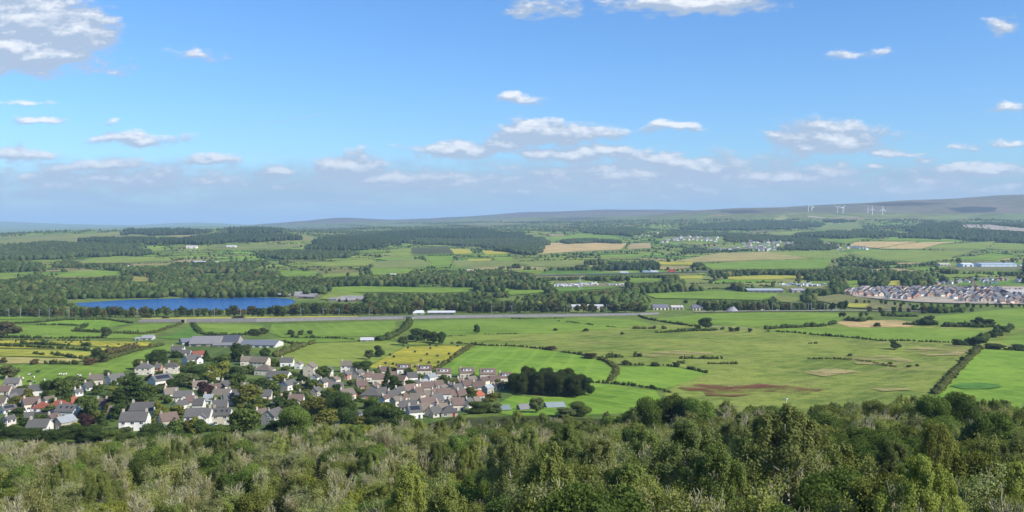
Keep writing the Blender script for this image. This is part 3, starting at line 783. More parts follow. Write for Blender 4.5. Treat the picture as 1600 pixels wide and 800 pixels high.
def tree_ash(seed, h, w, leaf, nleaf, bare=.5, nst=0):
    """thin ash with dieback: pale bare twigs standing out of a sparse crown"""
    rng = np.random.default_rng(seed)
    TA = Acc(); A = Acc(); stems = nst or 4 + int(rng.integers(3)); pts = []
    for s in range(stems):
        th = s * 2 * math.pi / stems + rng.uniform(-.5, .5); lean = rng.uniform(.12, .42) * w * .5
        p = [np.array([0, 0, -.5])]; hh = h * rng.uniform(.75, 1.0)
        for i in range(1, 6):
            f = i / 5; p.append(np.array([math.cos(th) * lean * f ** 1.2, math.sin(th) * lean * f ** 1.2, hh * f]) + rng.normal(size=3) * .03 * h * f)
        TA.add(*tube(p, np.linspace(.020 * h, .008 * h, 6), 5))
        for b in range(9):
            f = rng.uniform(.3, .98); k = min(int(f * 5), 4); q = p[k] + (p[k + 1] - p[k]) * (f * 5 - k)
            t2 = th + rng.uniform(-1.7, 1.7); ln = rng.uniform(.12, .26) * h
            e = q + np.array([math.cos(t2) * ln * .62, math.sin(t2) * ln * .62, ln * rng.uniform(.55, 1.0)])
            m_ = (q + e) / 2 + rng.normal(size=3) * .05 * ln
            TA.add(*tube([q, m_, e], [.0065 * h, .005 * h, .0034 * h], 3)); pts += [(q + e) / 2, e]
            for tw in range(3):
                f2 = rng.uniform(.35, 1); q2 = q + (e - q) * f2; d2 = rand_unit(1, rng)[0] * np.array([.6, .6, 1]); d2[2] = abs(d2[2]) + .6
                TA.add(*tube([q2, q2 + d2 * ln * .38], [.0048 * h, .0028 * h], 3)); pts.append(q2 + d2 * ln * .3)
    pts = np.array(pts); keep = rng.uniform(size=len(pts)) > bare * np.clip(pts[:, 2] / h, 0, 1) ** .7
    pts = pts[keep]; m_ = max(1, nleaf // max(1, len(pts)))
    P = np.repeat(pts, m_, 0) + rng.normal(size=(len(pts) * m_, 3)) * np.array([.055, .055, .05]) * h
    P[:, 2] -= .02 * h; P = P[P[:, 2] > .05 * h]
    low = np.stack([rng.normal(size=nleaf // 4) * w * .22, rng.normal(size=nleaf // 4) * w * .22, h * rng.uniform(.08, .55, nleaf // 4)], 1)
    P = np.concatenate([P, low])
    out = P * np.array([1, 1, 0]); out /= np.linalg.norm(out, axis=1)[:, None] + 1e-6
    A.add(*leaf_quads(P, leaf, rng, out + np.array([0, 0, .5]), .55))
    return TA.mesh('trunk'), A.mesh('crown')
def shrub(seed, h, w, leaf, nleaf):
    """bushy many-stemmed shrub of upright leafy shoots"""
    rng = np.random.default_rng(seed)
    TA = Acc(); A = Acc(); ns = 34
    for s in range(ns):
        th = s * 2.4; r1 = w * .5 * math.sqrt((s + .5) / ns); hh = h * (1.02 - .55 * (r1 / (w * .5)) ** 2) * rng.uniform(.72, 1.08)
        e = np.array([math.cos(th) * r1, math.sin(th) * r1, hh]); b = e * np.array([.3, .3, 0]) + np.array([0, 0, -.3])
        if s % 3 == 0: TA.add(*tube([b, (b + e) / 2 + rng.normal(size=3) * .05 * h, e], [.02 * h, .014 * h, .004 * h], 3))
        n = nleaf // ns; t = rng.uniform(.18, 1.05, n) ** .7
        P = b + (e - b) * t[:, None] + rng.normal(size=(n, 3)) * np.array([.058 * w, .058 * w, .055 * h]) * (1.2 - .7 * t)[:, None]
        out = (P - np.array([0, 0, h * .25])); out /= np.linalg.norm(out, axis=1)[:, None] + 1e-6
        A.add(*leaf_quads(P[P[:, 2] > 0], leaf, rng, out[P[:, 2] > 0], .6))
    A.add(*(lambda L: (L[0], None, L[1]))(lump(rng, (0, 0, h * .34), (w * .36, w * .36, h * .34), 1)))
    return TA.mesh('trunk'), A.mesh('crown')
def tree_conifer(seed, h, w, leaf, nleaf):
    rng = np.random.default_rng(seed); A = Acc(); TA = Acc()
    TA.add(*tube([(0, 0, -.5), (0, 0, h * .5), (0, 0, h * .97)], [.028 * h, .018 * h, .004 * h], 6))
    t = rng.uniform(0, 1, nleaf) ** .75; z = h * (.06 + .94 * (1 - t)); r = w * .5 * t * rng.uniform(.5, 1.05, nleaf) * (1 + .15 * np.sin(z * 30 / h)); th = rng.uniform(0, 6.283, nleaf)
    P = np.stack([np.cos(th) * r, np.sin(th) * r, z], 1); out = np.stack([np.cos(th), np.sin(th), np.full(nleaf, .25)], 1)
    A.add(*leaf_quads(P, leaf, rng, out, .6))
    for k in range(4):
        f = (k + .5) / 4; A.add(*(lambda L: (L[0], None, L[1]))(lump(rng, (0, 0, h * (.1 + .8 * f)), (w * .34 * (1 - f) + .2, w * .34 * (1 - f) + .2, h * .15), 1)))
    return TA.mesh('trunk'), A.mesh('crown')
def tree_cedar(seed, h, w, leaf, nleaf):
    """cedar: flat spreading plates of foliage on level limbs"""
    rng = np.random.default_rng(seed); A = Acc()
    TA, tips = branches(rng, h, .04 * h, 12, w * .48, lift=.12, start=.18)
    npl = 22
    for k in range(npl):
        f = k / npl; z = h * (.2 + .78 * f); th = k * 2.4; rr = w * .5 * (1 - .72 * f) * rng.uniform(.35, .95); r = w * rng.uniform(.14, .22) * (1.1 - .5 * f)
        c = np.array([math.cos(th) * rr * .8, math.sin(th) * rr * .8, z]); n = nleaf // npl
        a = rng.uniform(0, 6.283, n); q = np.sqrt(rng.uniform(0, 1, n)) * r
        P = c + np.stack([np.cos(a) * q, np.sin(a) * q, rng.normal(size=n) * .018 * h - .12 * q], 1)
        A.add(*leaf_quads(P, leaf, rng, np.tile([0, 0, 1.0], (n, 1)), .6))
        A.add(*(lambda L: (L[0], None, L[1]))(lump(rng, c - np.array([0, 0, .025 * h]), (r * .75, r * .75, h * .018), 1)))
    return TA.mesh('trunk'), A.mesh('crown')

# prototypes: real size 1 of each, scaled when planted
PROTO = {
    'birch': [tree_birch(s, 16, 10, .135, 40000) for s in (1, 2, 3)],
    'ash': [tree_ash(10 + s, 8, 6.5, .13, 9500, b) for s, b in enumerate((.85, .6, .8, .45, .7))],
    'bare': [tree_ash(110 + s, 8, 6, .12, 2600, .97, 9) for s in range(4)],
    'hazel': [shrub(20 + s, 5, 6, .125, 15000) for s in range(4)],
    'oak': [tree_broad(30 + s, 9, 8.5, .165, 22000, 15) for s in range(4)],
    'garden': [tree_broad(40 + s, 9, 8, .52, 1900, 10) for s in range(6)],
    'conifer': [tree_conifer(50 + s, 11, 5.5, .5, 1300) for s in range(2)],
    'cedar': [tree_cedar(55, 15, 16, .6, 3600)],
    'belt': [tree_broad(60 + s, 13, 10, 1.15, 420, 8) for s in range(5)],
}
for k, lst in PROTO.items():
    for t_, c_ in lst:
        t_.materials.append(M_TWIG if k in ('ash', 'bare') else M_BARK); c_.materials.append(M_LEAF)
BARK_COL = {'ash': (.29, .27, .165), 'bare': (.36, .335, .205), 'birch': (.38, .36, .32)}
def plant(name, kind, p, h, w, color, label, cat='tree', group=None, idx=None, rz=None, bark=None, ordinal=True):
    """one tree: an Empty at its foot carrying trunk and crown"""
    lst = PROTO[kind]; i = RNG.integers(len(lst)) if idx is None else idx
    base = {'birch': (16, 10), 'ash': (8, 6.5), 'bare': (8, 6), 'hazel': (5, 6), 'oak': (9, 8.5), 'garden': (9, 8), 'conifer': (11, 5.5), 'cedar': (15, 16), 'belt': (13, 10)}[kind]
    o = thing(name, label, cat, p, RNG.uniform(0, 6.28) if rz is None else rz, group, ordinal)
    o.scale = (w / base[1], w / base[1], h / base[0])
    b = mesh_obj('trunk', lst[i][0], parent=o, color=bark or BARK_COL.get(kind, (.11, .09, .065)))
    c = mesh_obj('crown', lst[i][1], parent=o, color=color)
    return o

# ------------------------------------------------------------------ the wood on the slope below the viewpoint
EDGE = [(-100, 690), (0, 690), (120, 694), (240, 684), (330, 682), (420, 676), (470, 668), (560, 662), (640, 656), (700, 652), (760, 644), (820, 640), (880, 646), (960, 640), (1030, 632), (1080, 626), (1150, 632), (1220, 640), (1280, 634), (1340, 628), (1400, 620), (1450, 615), (1500, 616), (1560, 628), (1620, 626), (1750, 626)]
EDX, EDY = [e[0] for e in EDGE], [e[1] for e in EDGE]
def edge_row(px): return float(np.interp(px, EDX, EDY))
COLMARK = [(90, 'under the slate-roofed bungalow'), (170, 'under the pale-roofed house'), (250, 'under the long white cottages'), (330, 'under the cream gabled house'), (400, 'under the white terrace'),
           (470, 'under the gabled stone house'), (560, 'under the dark garden tree'), (640, 'under the village edge'), (740, 'under the crowded bungalow roofs'), (820, 'under the orange bungalow'),
           (930, 'under the dark copse'), (1050, 'under the small bright pasture'), (1150, 'under the red bracken'), (1290, 'under the white mast'), (1400, 'under the rough pasture'), (1480, 'under the diagonal hedge'), (1800, 'under the bright corner field')]
def colmark(px):
    for a, s in COLMARK:
        if px < a: return s
    return COLMARK[-1][1]
def rowmark(D): return "at the wood's far edge" if D > 270 else 'towards the far edge' if D > 210 else 'halfway into the wood' if D > 155 else 'near in the wood' if D > 118 else "at the wood's near edge"
SPEC = {
    'ash': [('pale leafy ash', (.19, .205, .08)), ('olive thin ash', (.16, .185, .052)), ('grey-green ash', (.165, .185, .085))],
    'bare': [('bare grey-twigged ash', (.17, .175, .075)), ('half-dead pale ash', (.165, .18, .058)), ('bleached bare ash', (.20, .19, .085))],
    'hazel': [('fresh green hazel', (.125, .185, .034)), ('dull green hazel', (.11, .145, .042)), ('yellowish hazel', (.18, .19, .042))],
    'oak': [('dark green oak', (.066, .096, .027)), ('mid green oak', (.09, .13, .034)), ('bronze-green oak', (.098, .115, .032))],
    'birch': [('grey-green birch', (.115, .135, .052)), ('olive birch', (.122, .148, .048)), ('yellow-green birch', (.15, .175, .048))],
}
NAMES = {'ash': 'ash_tree', 'bare': 'bare_ash', 'hazel': 'hazel_bush', 'oak': 'oak_tree', 'birch': 'birch_tree'}
taken = []
def wood_tree(kind, px, D, h, w, tone, row_cap=True):
    x = (px - CX) / F_PX * D; z = gz(x, D)
    if row_cap:
        cap = -(edge_row(px) + RNG.uniform(-3, 5) - EYE) / F_PX * D - z
        if cap < 2.2: return None
        if h > cap: w *= max(.6, cap / h); h = cap
    if kind == 'oak': w = max(w, .8 * h)
    if kind == 'birch': w = max(w * 1.18, .70 * h)
    nm, col = SPEC[kind][tone]; vv_ = RNG.uniform(1.05, 1.7); col = tuple(c * vv_ * RNG.uniform(.96, 1.04) for c in col)
    taken.append((x, D, w))
    lab = f'{nm} {rowmark(D)} {colmark(px)}'
    return plant(NAMES[kind], kind, (x, D, z), h, w, col, lab, 'bush' if kind == 'hazel' else 'tree', {'ash': 'ash trees of the slope wood', 'bare': 'bare ash trees of the slope wood', 'hazel': 'hazel bushes of the slope wood', 'oak': 'oaks of the slope wood', 'birch': 'birches of the slope wood'}[kind])
# the large trees one can tell apart
for kind, px, top, D, wpx, tone in [
    ('birch', 860, 703, 98, 118, 1), ('birch', 1232, 642, 118, 150, 0), ('birch', 1075, 662, 128, 118, 0), ('birch', 985, 728, 96, 112, 1), ('birch', 935, 690, 150, 80, 0), ('birch', 1010, 672, 170, 80, 1),
    ('birch', 890, 668, 185, 70, 1), ('birch', 1150, 660, 175, 72, 0), ('birch', 800, 690, 150, 66, 0), ('birch', 1120, 700, 112, 66, 1), ('birch', 1590, 690, 130, 80, 0), ('birch', 700, 762, 92, 90, 1),
    ('oak', 1455, 622, 255, 80, 1), ('oak', 1500, 618, 265, 64, 0), ('oak', 1420, 712, 150, 150, 0), ('oak', 1540, 720, 140, 130, 0), ('oak', 1460, 762, 112, 130, 2), ('oak', 1330, 690, 165, 70, 0), ('oak', 1545, 650, 200, 80, 0),
    ('oak', 525, 700, 238, 70, 0), ('oak', 715, 684, 245, 50, 1), ('oak', 325, 716, 228, 56, 0), ('oak', 390, 774, 132, 76, 2), ('oak', 585, 706, 232, 44, 1), ('oak', 460, 640, 330, 60, 1), ('oak', 745, 742, 160, 56, 0),
    ('birch', 640, 735, 115, 60, 2), ('oak', 180, 690, 250, 58, 1), ('oak', 40, 732, 200, 54, 1), ('ash', 690, 752, 96, 92, 0), ('ash', 1325, 750, 112, 60, 2), ('ash', 60, 752, 110, 80, 0), ('oak', 1290, 655, 210, 56, 0), ('oak', 1060, 622, 305, 42, 0), ('oak', 1020, 628, 305, 40, 0), ('oak', 1090, 626, 300, 40, 1)]:
    x = (px - CX) / F_PX * D; z = gz(x, D)
    h = max(3.0, -(top - EYE) / F_PX * D - z); wood_tree(kind, px, D, h, wpx * D / F_PX * (1.15 if kind == 'birch' else .85), tone, False)
HOLLOWS = [(1115, 1172, 100, 152), (1312, 1385, 98, 138), (893, 928, 92, 132), (1490, 1560, 165, 205), (380, 415, 150, 190)]   # clearings between the big trees, left in their shade
def in_hollow(px, D): return any(a < px < b and c < D < d_ for a, b, c, d_ in HOLLOWS)
rows = []
D = 84.0
while D < 372:
    sp = 6.4 + D * .0052; n = int(1.16 * D / sp)
    for k in range(n):
        rows.append(((k + .5 + RNG.uniform(-.38, .38)) / n * 1720 - 60, D + RNG.uniform(-.4, .4) * sp, sp))
    D += sp * .92
CAPS = {'ash': 295, 'bare': 295, 'hazel': 290, 'oak': 230, 'birch': 110}
cnt = {'ash': 0, 'bare': 0, 'hazel': 0, 'oak': 0, 'birch': 0}
for px, D, sp in rows:
    x = (px - CX) / F_PX * D
    if any(abs(x - a) < w * .36 and abs(D - b) < w * .36 for a, b, w in taken[:36]): continue
    if in_hollow(px, D): continue
    patch = vnoise(np.array(x / 26.0), np.array(D / 30.0), 11); patch = float(patch)
    right = np.interp(px, [700, 950], [0, 1])
    far = D > 215
    r = RNG.uniform()
    p_ash = (.74 if far else .58) * (1 - .35 * right) + (.25 if patch > .55 else -.15)
    p_oak = .10 + .20 * right + (.12 if patch < .35 else 0)
    p_birch = .05 + .10 * right * (D < 220)
    if r < p_ash: kind = 'bare' if RNG.uniform() < (.62 if patch > .5 else .4) - .25 * right else 'ash'
    elif r < p_ash + p_oak: kind = 'oak'
    elif r < p_ash + p_oak + p_birch: kind = 'birch'
    else: kind = 'hazel'
    if cnt[kind] >= CAPS[kind]: kind = min(cnt, key=lambda q: cnt[q] / CAPS[q])
    if cnt[kind] >= CAPS[kind]: continue
    h = {'ash': RNG.uniform(5.5, 8.5), 'bare': RNG.uniform(5.5, 9.0), 'hazel': RNG.uniform(3.4, 6.4), 'oak': RNG.uniform(5, 8.5), 'birch': RNG.uniform(8, 12)}[kind] * (1 + .15 * right)
    if D < 190 and px < 780: h *= .78
    w = {'ash': RNG.uniform(5.5, 8.5), 'bare': RNG.uniform(5, 7.5), 'hazel': RNG.uniform(7, 10), 'oak': RNG.uniform(6.5, 10.5), 'birch': RNG.uniform(6, 8.5)}[kind] * (1 + max(0, D - 200) * .0012)
    if wood_tree(kind, px, D, h, w, int(RNG.integers(3))) is not None: cnt[kind] += 1
print('wood', cnt)
# brambles and saplings that fill the floor between the trunks
def undergrowth():
    rng = np.random.default_rng(90); A = Acc(); T = []
    n = 7000
    D = np.sqrt(rng.uniform(72 ** 2, 385 ** 2, n)); x = rng.uniform(-.60, .60, n) * D
    z = ground_z(x, D); px, py = proj_arr(x, D, z + 1.8)
    er = np.interp(px, EDX, EDY); ok = py > er + 2
    for a_, b_, c_, d_ in HOLLOWS: ok &= ~((px > a_) & (px < b_) & (D > c_) & (D < d_))
    D, x, z = D[ok], x[ok], z[ok]
    per = 60
    C0 = np.repeat(np.stack([x, D, z], 1), per, 0); s = rng.uniform(.7, 1.5, len(x)).repeat(per)
    u = rand_unit(len(C0), rng); u[:, 2] = np.abs(u[:, 2])
    P = C0 + u * (np.array([1.5, 1.5, 1.5]) * s[:, None])
    Vq, Qq = leaf_quads(P, .22, rng, u, .6)
    me = np_mesh('undergrowth', Vq, Qq); col = lerp3((.095, .125, .036), (.20, .205, .08), vnoise(P[:, 0] / 9, P[:, 1] / 9, 4)).repeat(4, 0)
    add_tone(me, col)
    stuff(mesh_obj('undergrowth', me, [M_LEAF_TONE]), 'brambles and saplings filling the floor of the wooded slope', 'undergrowth')
undergrowth()
# ------------------------------------------------------------------ trees of the valley
ALL_OPEN = [f[0] for f in FAR_FIELDS] + [LAKE]
def blobs(name, P, h, w, col, mat, label, cat, sub=1, quads=0, qsize=1.2, rough=.2, seed=1):
    """many far trees as one mass: a knobbly crown each, with leaf sprays breaking its outline"""
    rng = np.random.default_rng(seed); n = len(P)
    v, f = {0: ico(1), 1: ICO1, 2: ICO2}[sub]
    v = v if sub else v
    k = 1 + rng.normal(size=(n, len(v))) * rough
    VV = v[None] * k[:, :, None] * np.stack([w / 2, w / 2, h / 2], 1)[:, None, :]
    cz = P + np.stack([np.zeros(n), np.zeros(n), h * .5], 1)
    VV = (VV + cz[:, None, :]).reshape(-1, 3)
    T = (f[None] + (np.arange(n) * len(v))[:, None, None]).reshape(-1, 3)
    cols = np.repeat(col, len(v), 0); Q = None
    if quads:
        u = rand_unit(n * quads, rng); R3 = np.repeat(np.stack([w / 2, w / 2, h / 2], 1), quads, 0)
        PP = np.repeat(cz, quads, 0) + u * R3 * rng.uniform(.8, 1.12, n * quads)[:, None]
        qv, qq = leaf_quads(PP, qsize, rng, u, .7)
        Q = qq + len(VV); VV = np.concatenate([VV, qv]); cols = np.concatenate([cols, np.repeat(np.repeat(col, quads, 0), 4, 0)])
    me = np_mesh(name, VV, Q, T); add_tone(me, cols)
    return stuff(mesh_obj(name, me, [mat]), label, cat)
def tree_cols(n, rng, dark=0.0):
    pal = np.array([(.070, .105, .032), (.055, .088, .028), (.090, .120, .038), (.105, .125, .045), (.062, .085, .036), (.12, .11, .045)])
    c = pal[rng.choice(len(pal), n, p=[.28, .24, .2, .13, .11, .04])] * rng.uniform(.8, 1.2, n)[:, None]
    return c * (1 - dark)
def in_any(px, py, polys):
    r = np.zeros(px.shape, bool)
    for p in polys: r |= pip(px, py, p)
    return r

# nearest line of trees along the railway: individuals
BELT_RUNS = [  # column from, to, base row from, to, height in rows, spacing in columns
    (-6, 215, 495.5, 496.0, 15, 10), (205, 470, 495.5, 494.5, 15, 9), (460, 650, 494, 492.0, 15, 9.5), (0, 640, 491, 489.5, 15, 14),
    (715, 1015, 489.5, 488.5, 14, 11), (640, 880, 487.5, 486.5, 15, 13), (1095, 1195, 487.5, 486, 13, 11), (1225, 1330, 484.5, 484.5, 12, 11), (1350, 1480, 489, 489, 9, 15), (1300, 1400, 497, 493, 9, 16), (1405, 1606, 480.5, 481.5, 7.5, 11), (1330, 1420, 474, 478, 7, 12)]
MARKX = [(110, 'left of the lake'), (240, "before the lake's left half"), (460, "before the lake's right half"), (600, 'before the lakeside lodges'), (740, 'near the white trackside shed'), (900, 'left of the long depot'),
         (1020, 'beside the long depot'), (1200, 'near the trackside works'), (1330, 'by the pale road'), (1700, 'before the new estate')]
def markx(px):
    for a, s in MARKX:
        if px < a: return s
    return MARKX[-1][1]
def belt():
    for ri, (a, b, ra, rb, hp, sp) in enumerate(BELT_RUNS):
        n = int((b - a) / sp)
        for k in range(n):
            t = (k + .5 + RNG.uniform(-.35, .35)) / n; px = a + (b - a) * t; py = ra + (rb - ra) * t + RNG.uniform(-.8, .8)
            p = unproject(px, py); hq = hp * (.5 if ri == 3 and 118 < px < 465 else 1.0); h = hq * RNG.uniform(.72, 1.15) * p.y / F_PX; w = h * RNG.uniform(.68, .95)
            i = int(RNG.integers(5)); nm, col = [('dark green', (.058, .088, .030)), ('mid green', (.078, .112, .035)), ('olive', (.105, .118, .042)), ('brownish', (.115, .098, .042)), ('dull green', (.07, .094, .04))][i]
            v = RNG.uniform(.72, 1.15)
            plant('railway_tree', 'belt', p, h, w, tuple(c * v for c in col), f'{nm} tree, {"front" if ri not in (3, 5) else "second"} rank by the railway, {markx(px)}', 'tree', 'trees in the belt along the railway')
belt()

CLEAR = [[(880, 475), (950, 475), (950, 487), (880, 487)], [(1012, 474), (1100, 474), (1100, 489), (1012, 489)], [(430, 459), (500, 459), (572, 463), (572, 474), (455, 472)], [(862, 441), (980, 441), (980, 450), (862, 450)],
         [(1162, 448), (1262, 448), (1262, 459), (1162, 459)], [(1210, 441), (1300, 441), (1300, 450), (1210, 450)], [(640, 483), (715, 483), (715, 495), (640, 495)], [(835, 424), (1110, 422), (1110, 427), (835, 433)], [(1465, 408), (1600, 408), (1600, 418), (1465, 418)],
         [(1458, 437), (1600, 435), (1600, 446), (1458, 447)], [(1030, 370), (1130, 369), (1130, 380), (1030, 380)], [(1095, 384), (1215, 376), (1250, 378), (1215, 393), (1095, 393)], [(290, 383), (372, 383), (372, 389), (290, 389)], [(1316, 449), (1640, 447), (1640, 478), (1500, 480), (1400, 472), (1316, 466)], [(1300, 386), (1362, 386), (1362, 393), (1300, 393)]]
VIEWS = ALL_OPEN + CLEAR
def keep_views(D, x, z, h):
    """lower or leave out the trees that would stand before the open fields and buildings the photograph shows"""
    ok = np.ones(len(D), bool)
    for f in (.5, .8, 1.0):
        px, py = proj_arr(x, D, z + h * f); hit = in_any(px, py, VIEWS)
        if f == .5: ok &= ~hit
        else: h = np.where(hit, h * (.62 if f == .8 else .82), h)
    return D[ok], x[ok], z[ok], h[ok]
def valley_wood():
    rng = np.random.default_rng(31); N0 = 52000
    D = np.sqrt(rng.uniform(1085 ** 2, 2350 ** 2, N0)); x = rng.uniform(-.60, .60, N0) * D
    z = ground_z(x, D); px, py = proj_arr(x, D, z)
    ok = ~in_any(px, py, ALL_OPEN + [f[0] for f in NEAR_FIELDS])
    ok &= ~pip(px, py, [(100, 468), (470, 462), (470, 486), (300, 489), (100, 486)]) | (py < 466)
    ok &= py < np.interp(px, [0, 640, 700, 1000, 1080, 1320, 1350, 1600], [494, 490, 487, 487, 485, 484, 491, 488])
    ok &= ~((px > 880) & (px < 950) & (py > 476) & (py < 487)) & ~((px > 1010) & (px < 1092) & (py > 474) & (py < 489))
    ok &= ~((px > 455) & (px < 572) & (py > 460) & (py < 474)) & ~((px > 860) & (px < 980) & (py > 440) & (py < 450)) & ~((px > 1160) & (px < 1262) & (py > 447) & (py < 459)) & ~((px > 1195) & (px < 1300) & (py > 440) & (py < 450))
    ok &= ~((px > 640) & (px < 715) & (py > 482))
    ok &= ~((py > 423) & (py < 428.5) & (px > 840) & (px < 1110)) & ~((px > 1470) & (px < 1600) & (py > 408) & (py < 419))
    dens = vnoise(x / 120, D / 170, 8) * .65 + vnoise(x / 42, D / 55, 9) * .35
    lim = np.interp(py, [405, 420, 432, 445, 470, 492], [.68, .60, .53, .45, .38, .31]) + np.where(px > 1230, .03, 0)
    ok &= dens > lim
    D, x, z = D[ok], x[ok], z[ok]
    # thin out to one tree per cell
    cell = np.floor(x / 7.2).astype(int) * 100003 + np.floor(D / 8.0).astype(int)
    _, ui = np.unique(cell, return_index=True); D, x, z = D[ui], x[ui], z[ui]
    h = rng.uniform(7, 13, len(D)); D, x, z, h = keep_views(D, x, z, h)
    n = len(D); w = np.maximum(h, 6) * rng.uniform(.7, 1.05, n)
    print('valley trees', n)
    col = tree_cols(n, rng) * (.62 + .62 * vnoise(x / 60, D / 60, 21))[:, None]
    blobs('woodland', np.stack([x, D, z - .5], 1), h, w, col, M_LEAF_TONE, 'green broadleaved woodland spread over the valley floor round the lake and railway', 'woodland', 2, 40, 1.25, .17)
valley_wood()

def hedgerows():
    rng = np.random.default_rng(41); P = []
    for (a, b) in CELL_EDGES:
        if rng.uniform() < .14: continue
        a, b = np.array(a), np.array(b); ln = np.linalg.norm(b - a); my = (a[1] + b[1]) / 2
        tall = rng.uniform() < .35; sp = 5.5 * (my / 1600) ** .75; n = int(ln / sp)
        for k in range(n):
            if rng.uniform() < .1: continue
            q = a + (b - a) * (k + rng.uniform(-.3, .3)) / n
            big = rng.uniform() < (.40 if tall else .07)
            P.append((q[0], q[1], rng.uniform(6, 12) if big else rng.uniform(2.2, 4.2), 1 if big else 0))
    P = np.array(P)
    # loose trees and copses
    m = 16000; D = np.sqrt(rng.uniform(1900 ** 2, 6800 ** 2, m)); x = rng.uniform(-.6, .6, m) * D
    c = vnoise(x / 210, D / 260, 15) * .7 + vnoise(x / 70, D / 80, 16) * .3
    k = c > .655
    P = np.concatenate([P, np.stack([x[k], D[k], rng.uniform(7, 13, k.sum()), np.ones(k.sum())], 1)])
    z = ground_z(P[:, 0], P[:, 1]); px, py = proj_arr(P[:, 0], P[:, 1], z)
    ok = (P[:, 1] > 1580) & ~in_any(px, py, ALL_OPEN) & (np.abs(P[:, 0]) < P[:, 1] * .62) & (z < 40)
    P, z = P[ok], z[ok]
    y_, x_, z, h_ = keep_views(P[:, 1], P[:, 0], z, P[:, 2]); k_ = np.isin(P[:, 0] * 1e5 + P[:, 1], x_ * 1e5 + y_); P = P[k_].copy(); P[:, 2] = h_
    n = len(P); h = P[:, 2] * np.interp(P[:, 1], [1600, 3500, 6000], [.85, .95, 1.1]); w = np.where(P[:, 3] > 0, h * rng.uniform(.75, 1.1, n), h * rng.uniform(1.5, 2.4, n) * (P[:, 1] / 1600) ** .4)
    print('hedge blobs', n)
    blobs('hedgerow_trees', np.stack([P[:, 0], P[:, 1], z - .4], 1), h, w, tree_cols(n, rng, .08), M_LEAF_TONE, 'dark hedgerows and copses netted over the far patchwork of fields', 'hedgerows', 0, 0, 1.5, .2)
hedgerows()

WOODS = [  # polygons on the picture, height of the trees, conifers?
    ([(188, 367), (195, 362.5), (300, 362.5), (325, 365), (300, 368), (245, 368.5)], 19, 1), ([(350, 366), (365, 360), (400, 359), (442, 361.5), (430, 366), (390, 368)], 19, 1),
    ([(124, 381), (150, 377), (200, 376), (275, 379), (330, 382), (250, 383.5), (160, 383)], 17, 1), ([(-20, 392), (20, 386), (90, 383), (150, 385), (230, 386), (225, 400), (140, 403), (60, 406), (-20, 408)], 15, 0),
    ([(285, 376), (340, 370), (430, 371), (480, 375), (410, 379), (310, 381)], 17, 1),
    ([(480, 392), (495, 380), (560, 374), (620, 366), (680, 362), (740, 362), (805, 367), (832, 374), (780, 378), (710, 374), (650, 374), (600, 388), (545, 393)], 18, 1),  # cloud shadow over this wood is carried by the dark conifer tone
    ([(650, 376), (720, 377), (830, 377), (852, 385), (830, 393), (800, 396), (745, 386), (650, 381)], 15, 0),
    ([(1412, 374), (1425, 362), (1450, 352), (1490, 349), (1494, 359), (1530, 362), (1600, 367), (1640, 368), (1640, 385), (1560, 378), (1480, 374)], 17, 0),
    ([(1496, 351.5), (1520, 349), (1600, 351), (1640, 353), (1640, 358), (1580, 354.5), (1540, 351.5)], 13, 0),
    ([(1283, 349), (1300, 344.5), (1332, 345), (1328, 348)], 15, 1), ([(1060, 358), (1100, 352), (1200, 347), (1282, 350), (1280, 355), (1180, 360), (1100, 360)], 16, 0),
    ([(1238, 372), (1260, 366), (1330, 364), (1398, 366), (1392, 371), (1320, 373)], 15, 0), ([(1020, 372), (1060, 361), (1130, 366), (1290, 376), (1280, 384), (1180, 380), (1060, 376)], 11, 0),
    ([(1060, 398), (1090, 388), (1180, 384), (1300, 384), (1300, 391), (1200, 393), (1120, 394)], 10, 0), ([(795, 396), (802, 372), (850, 376), (860, 384), (832, 399)], 14, 0),
    ([(875, 378), (920, 376), (968, 378), (970, 381), (880, 381)], 13, 0), ([(910, 365), (980, 358), (1010, 362), (985, 370), (960, 368)], 14, 0), ([(945, 424), (1000, 416), (1025, 418), (1018, 426), (960, 427)], 15, 1),
    ([(500, 374), (560, 365), (600, 366), (640, 363), (560, 377)], 14, 0), ([(400, 398), (480, 394), (560, 398), (540, 404), (430, 406)], 12, 0)]
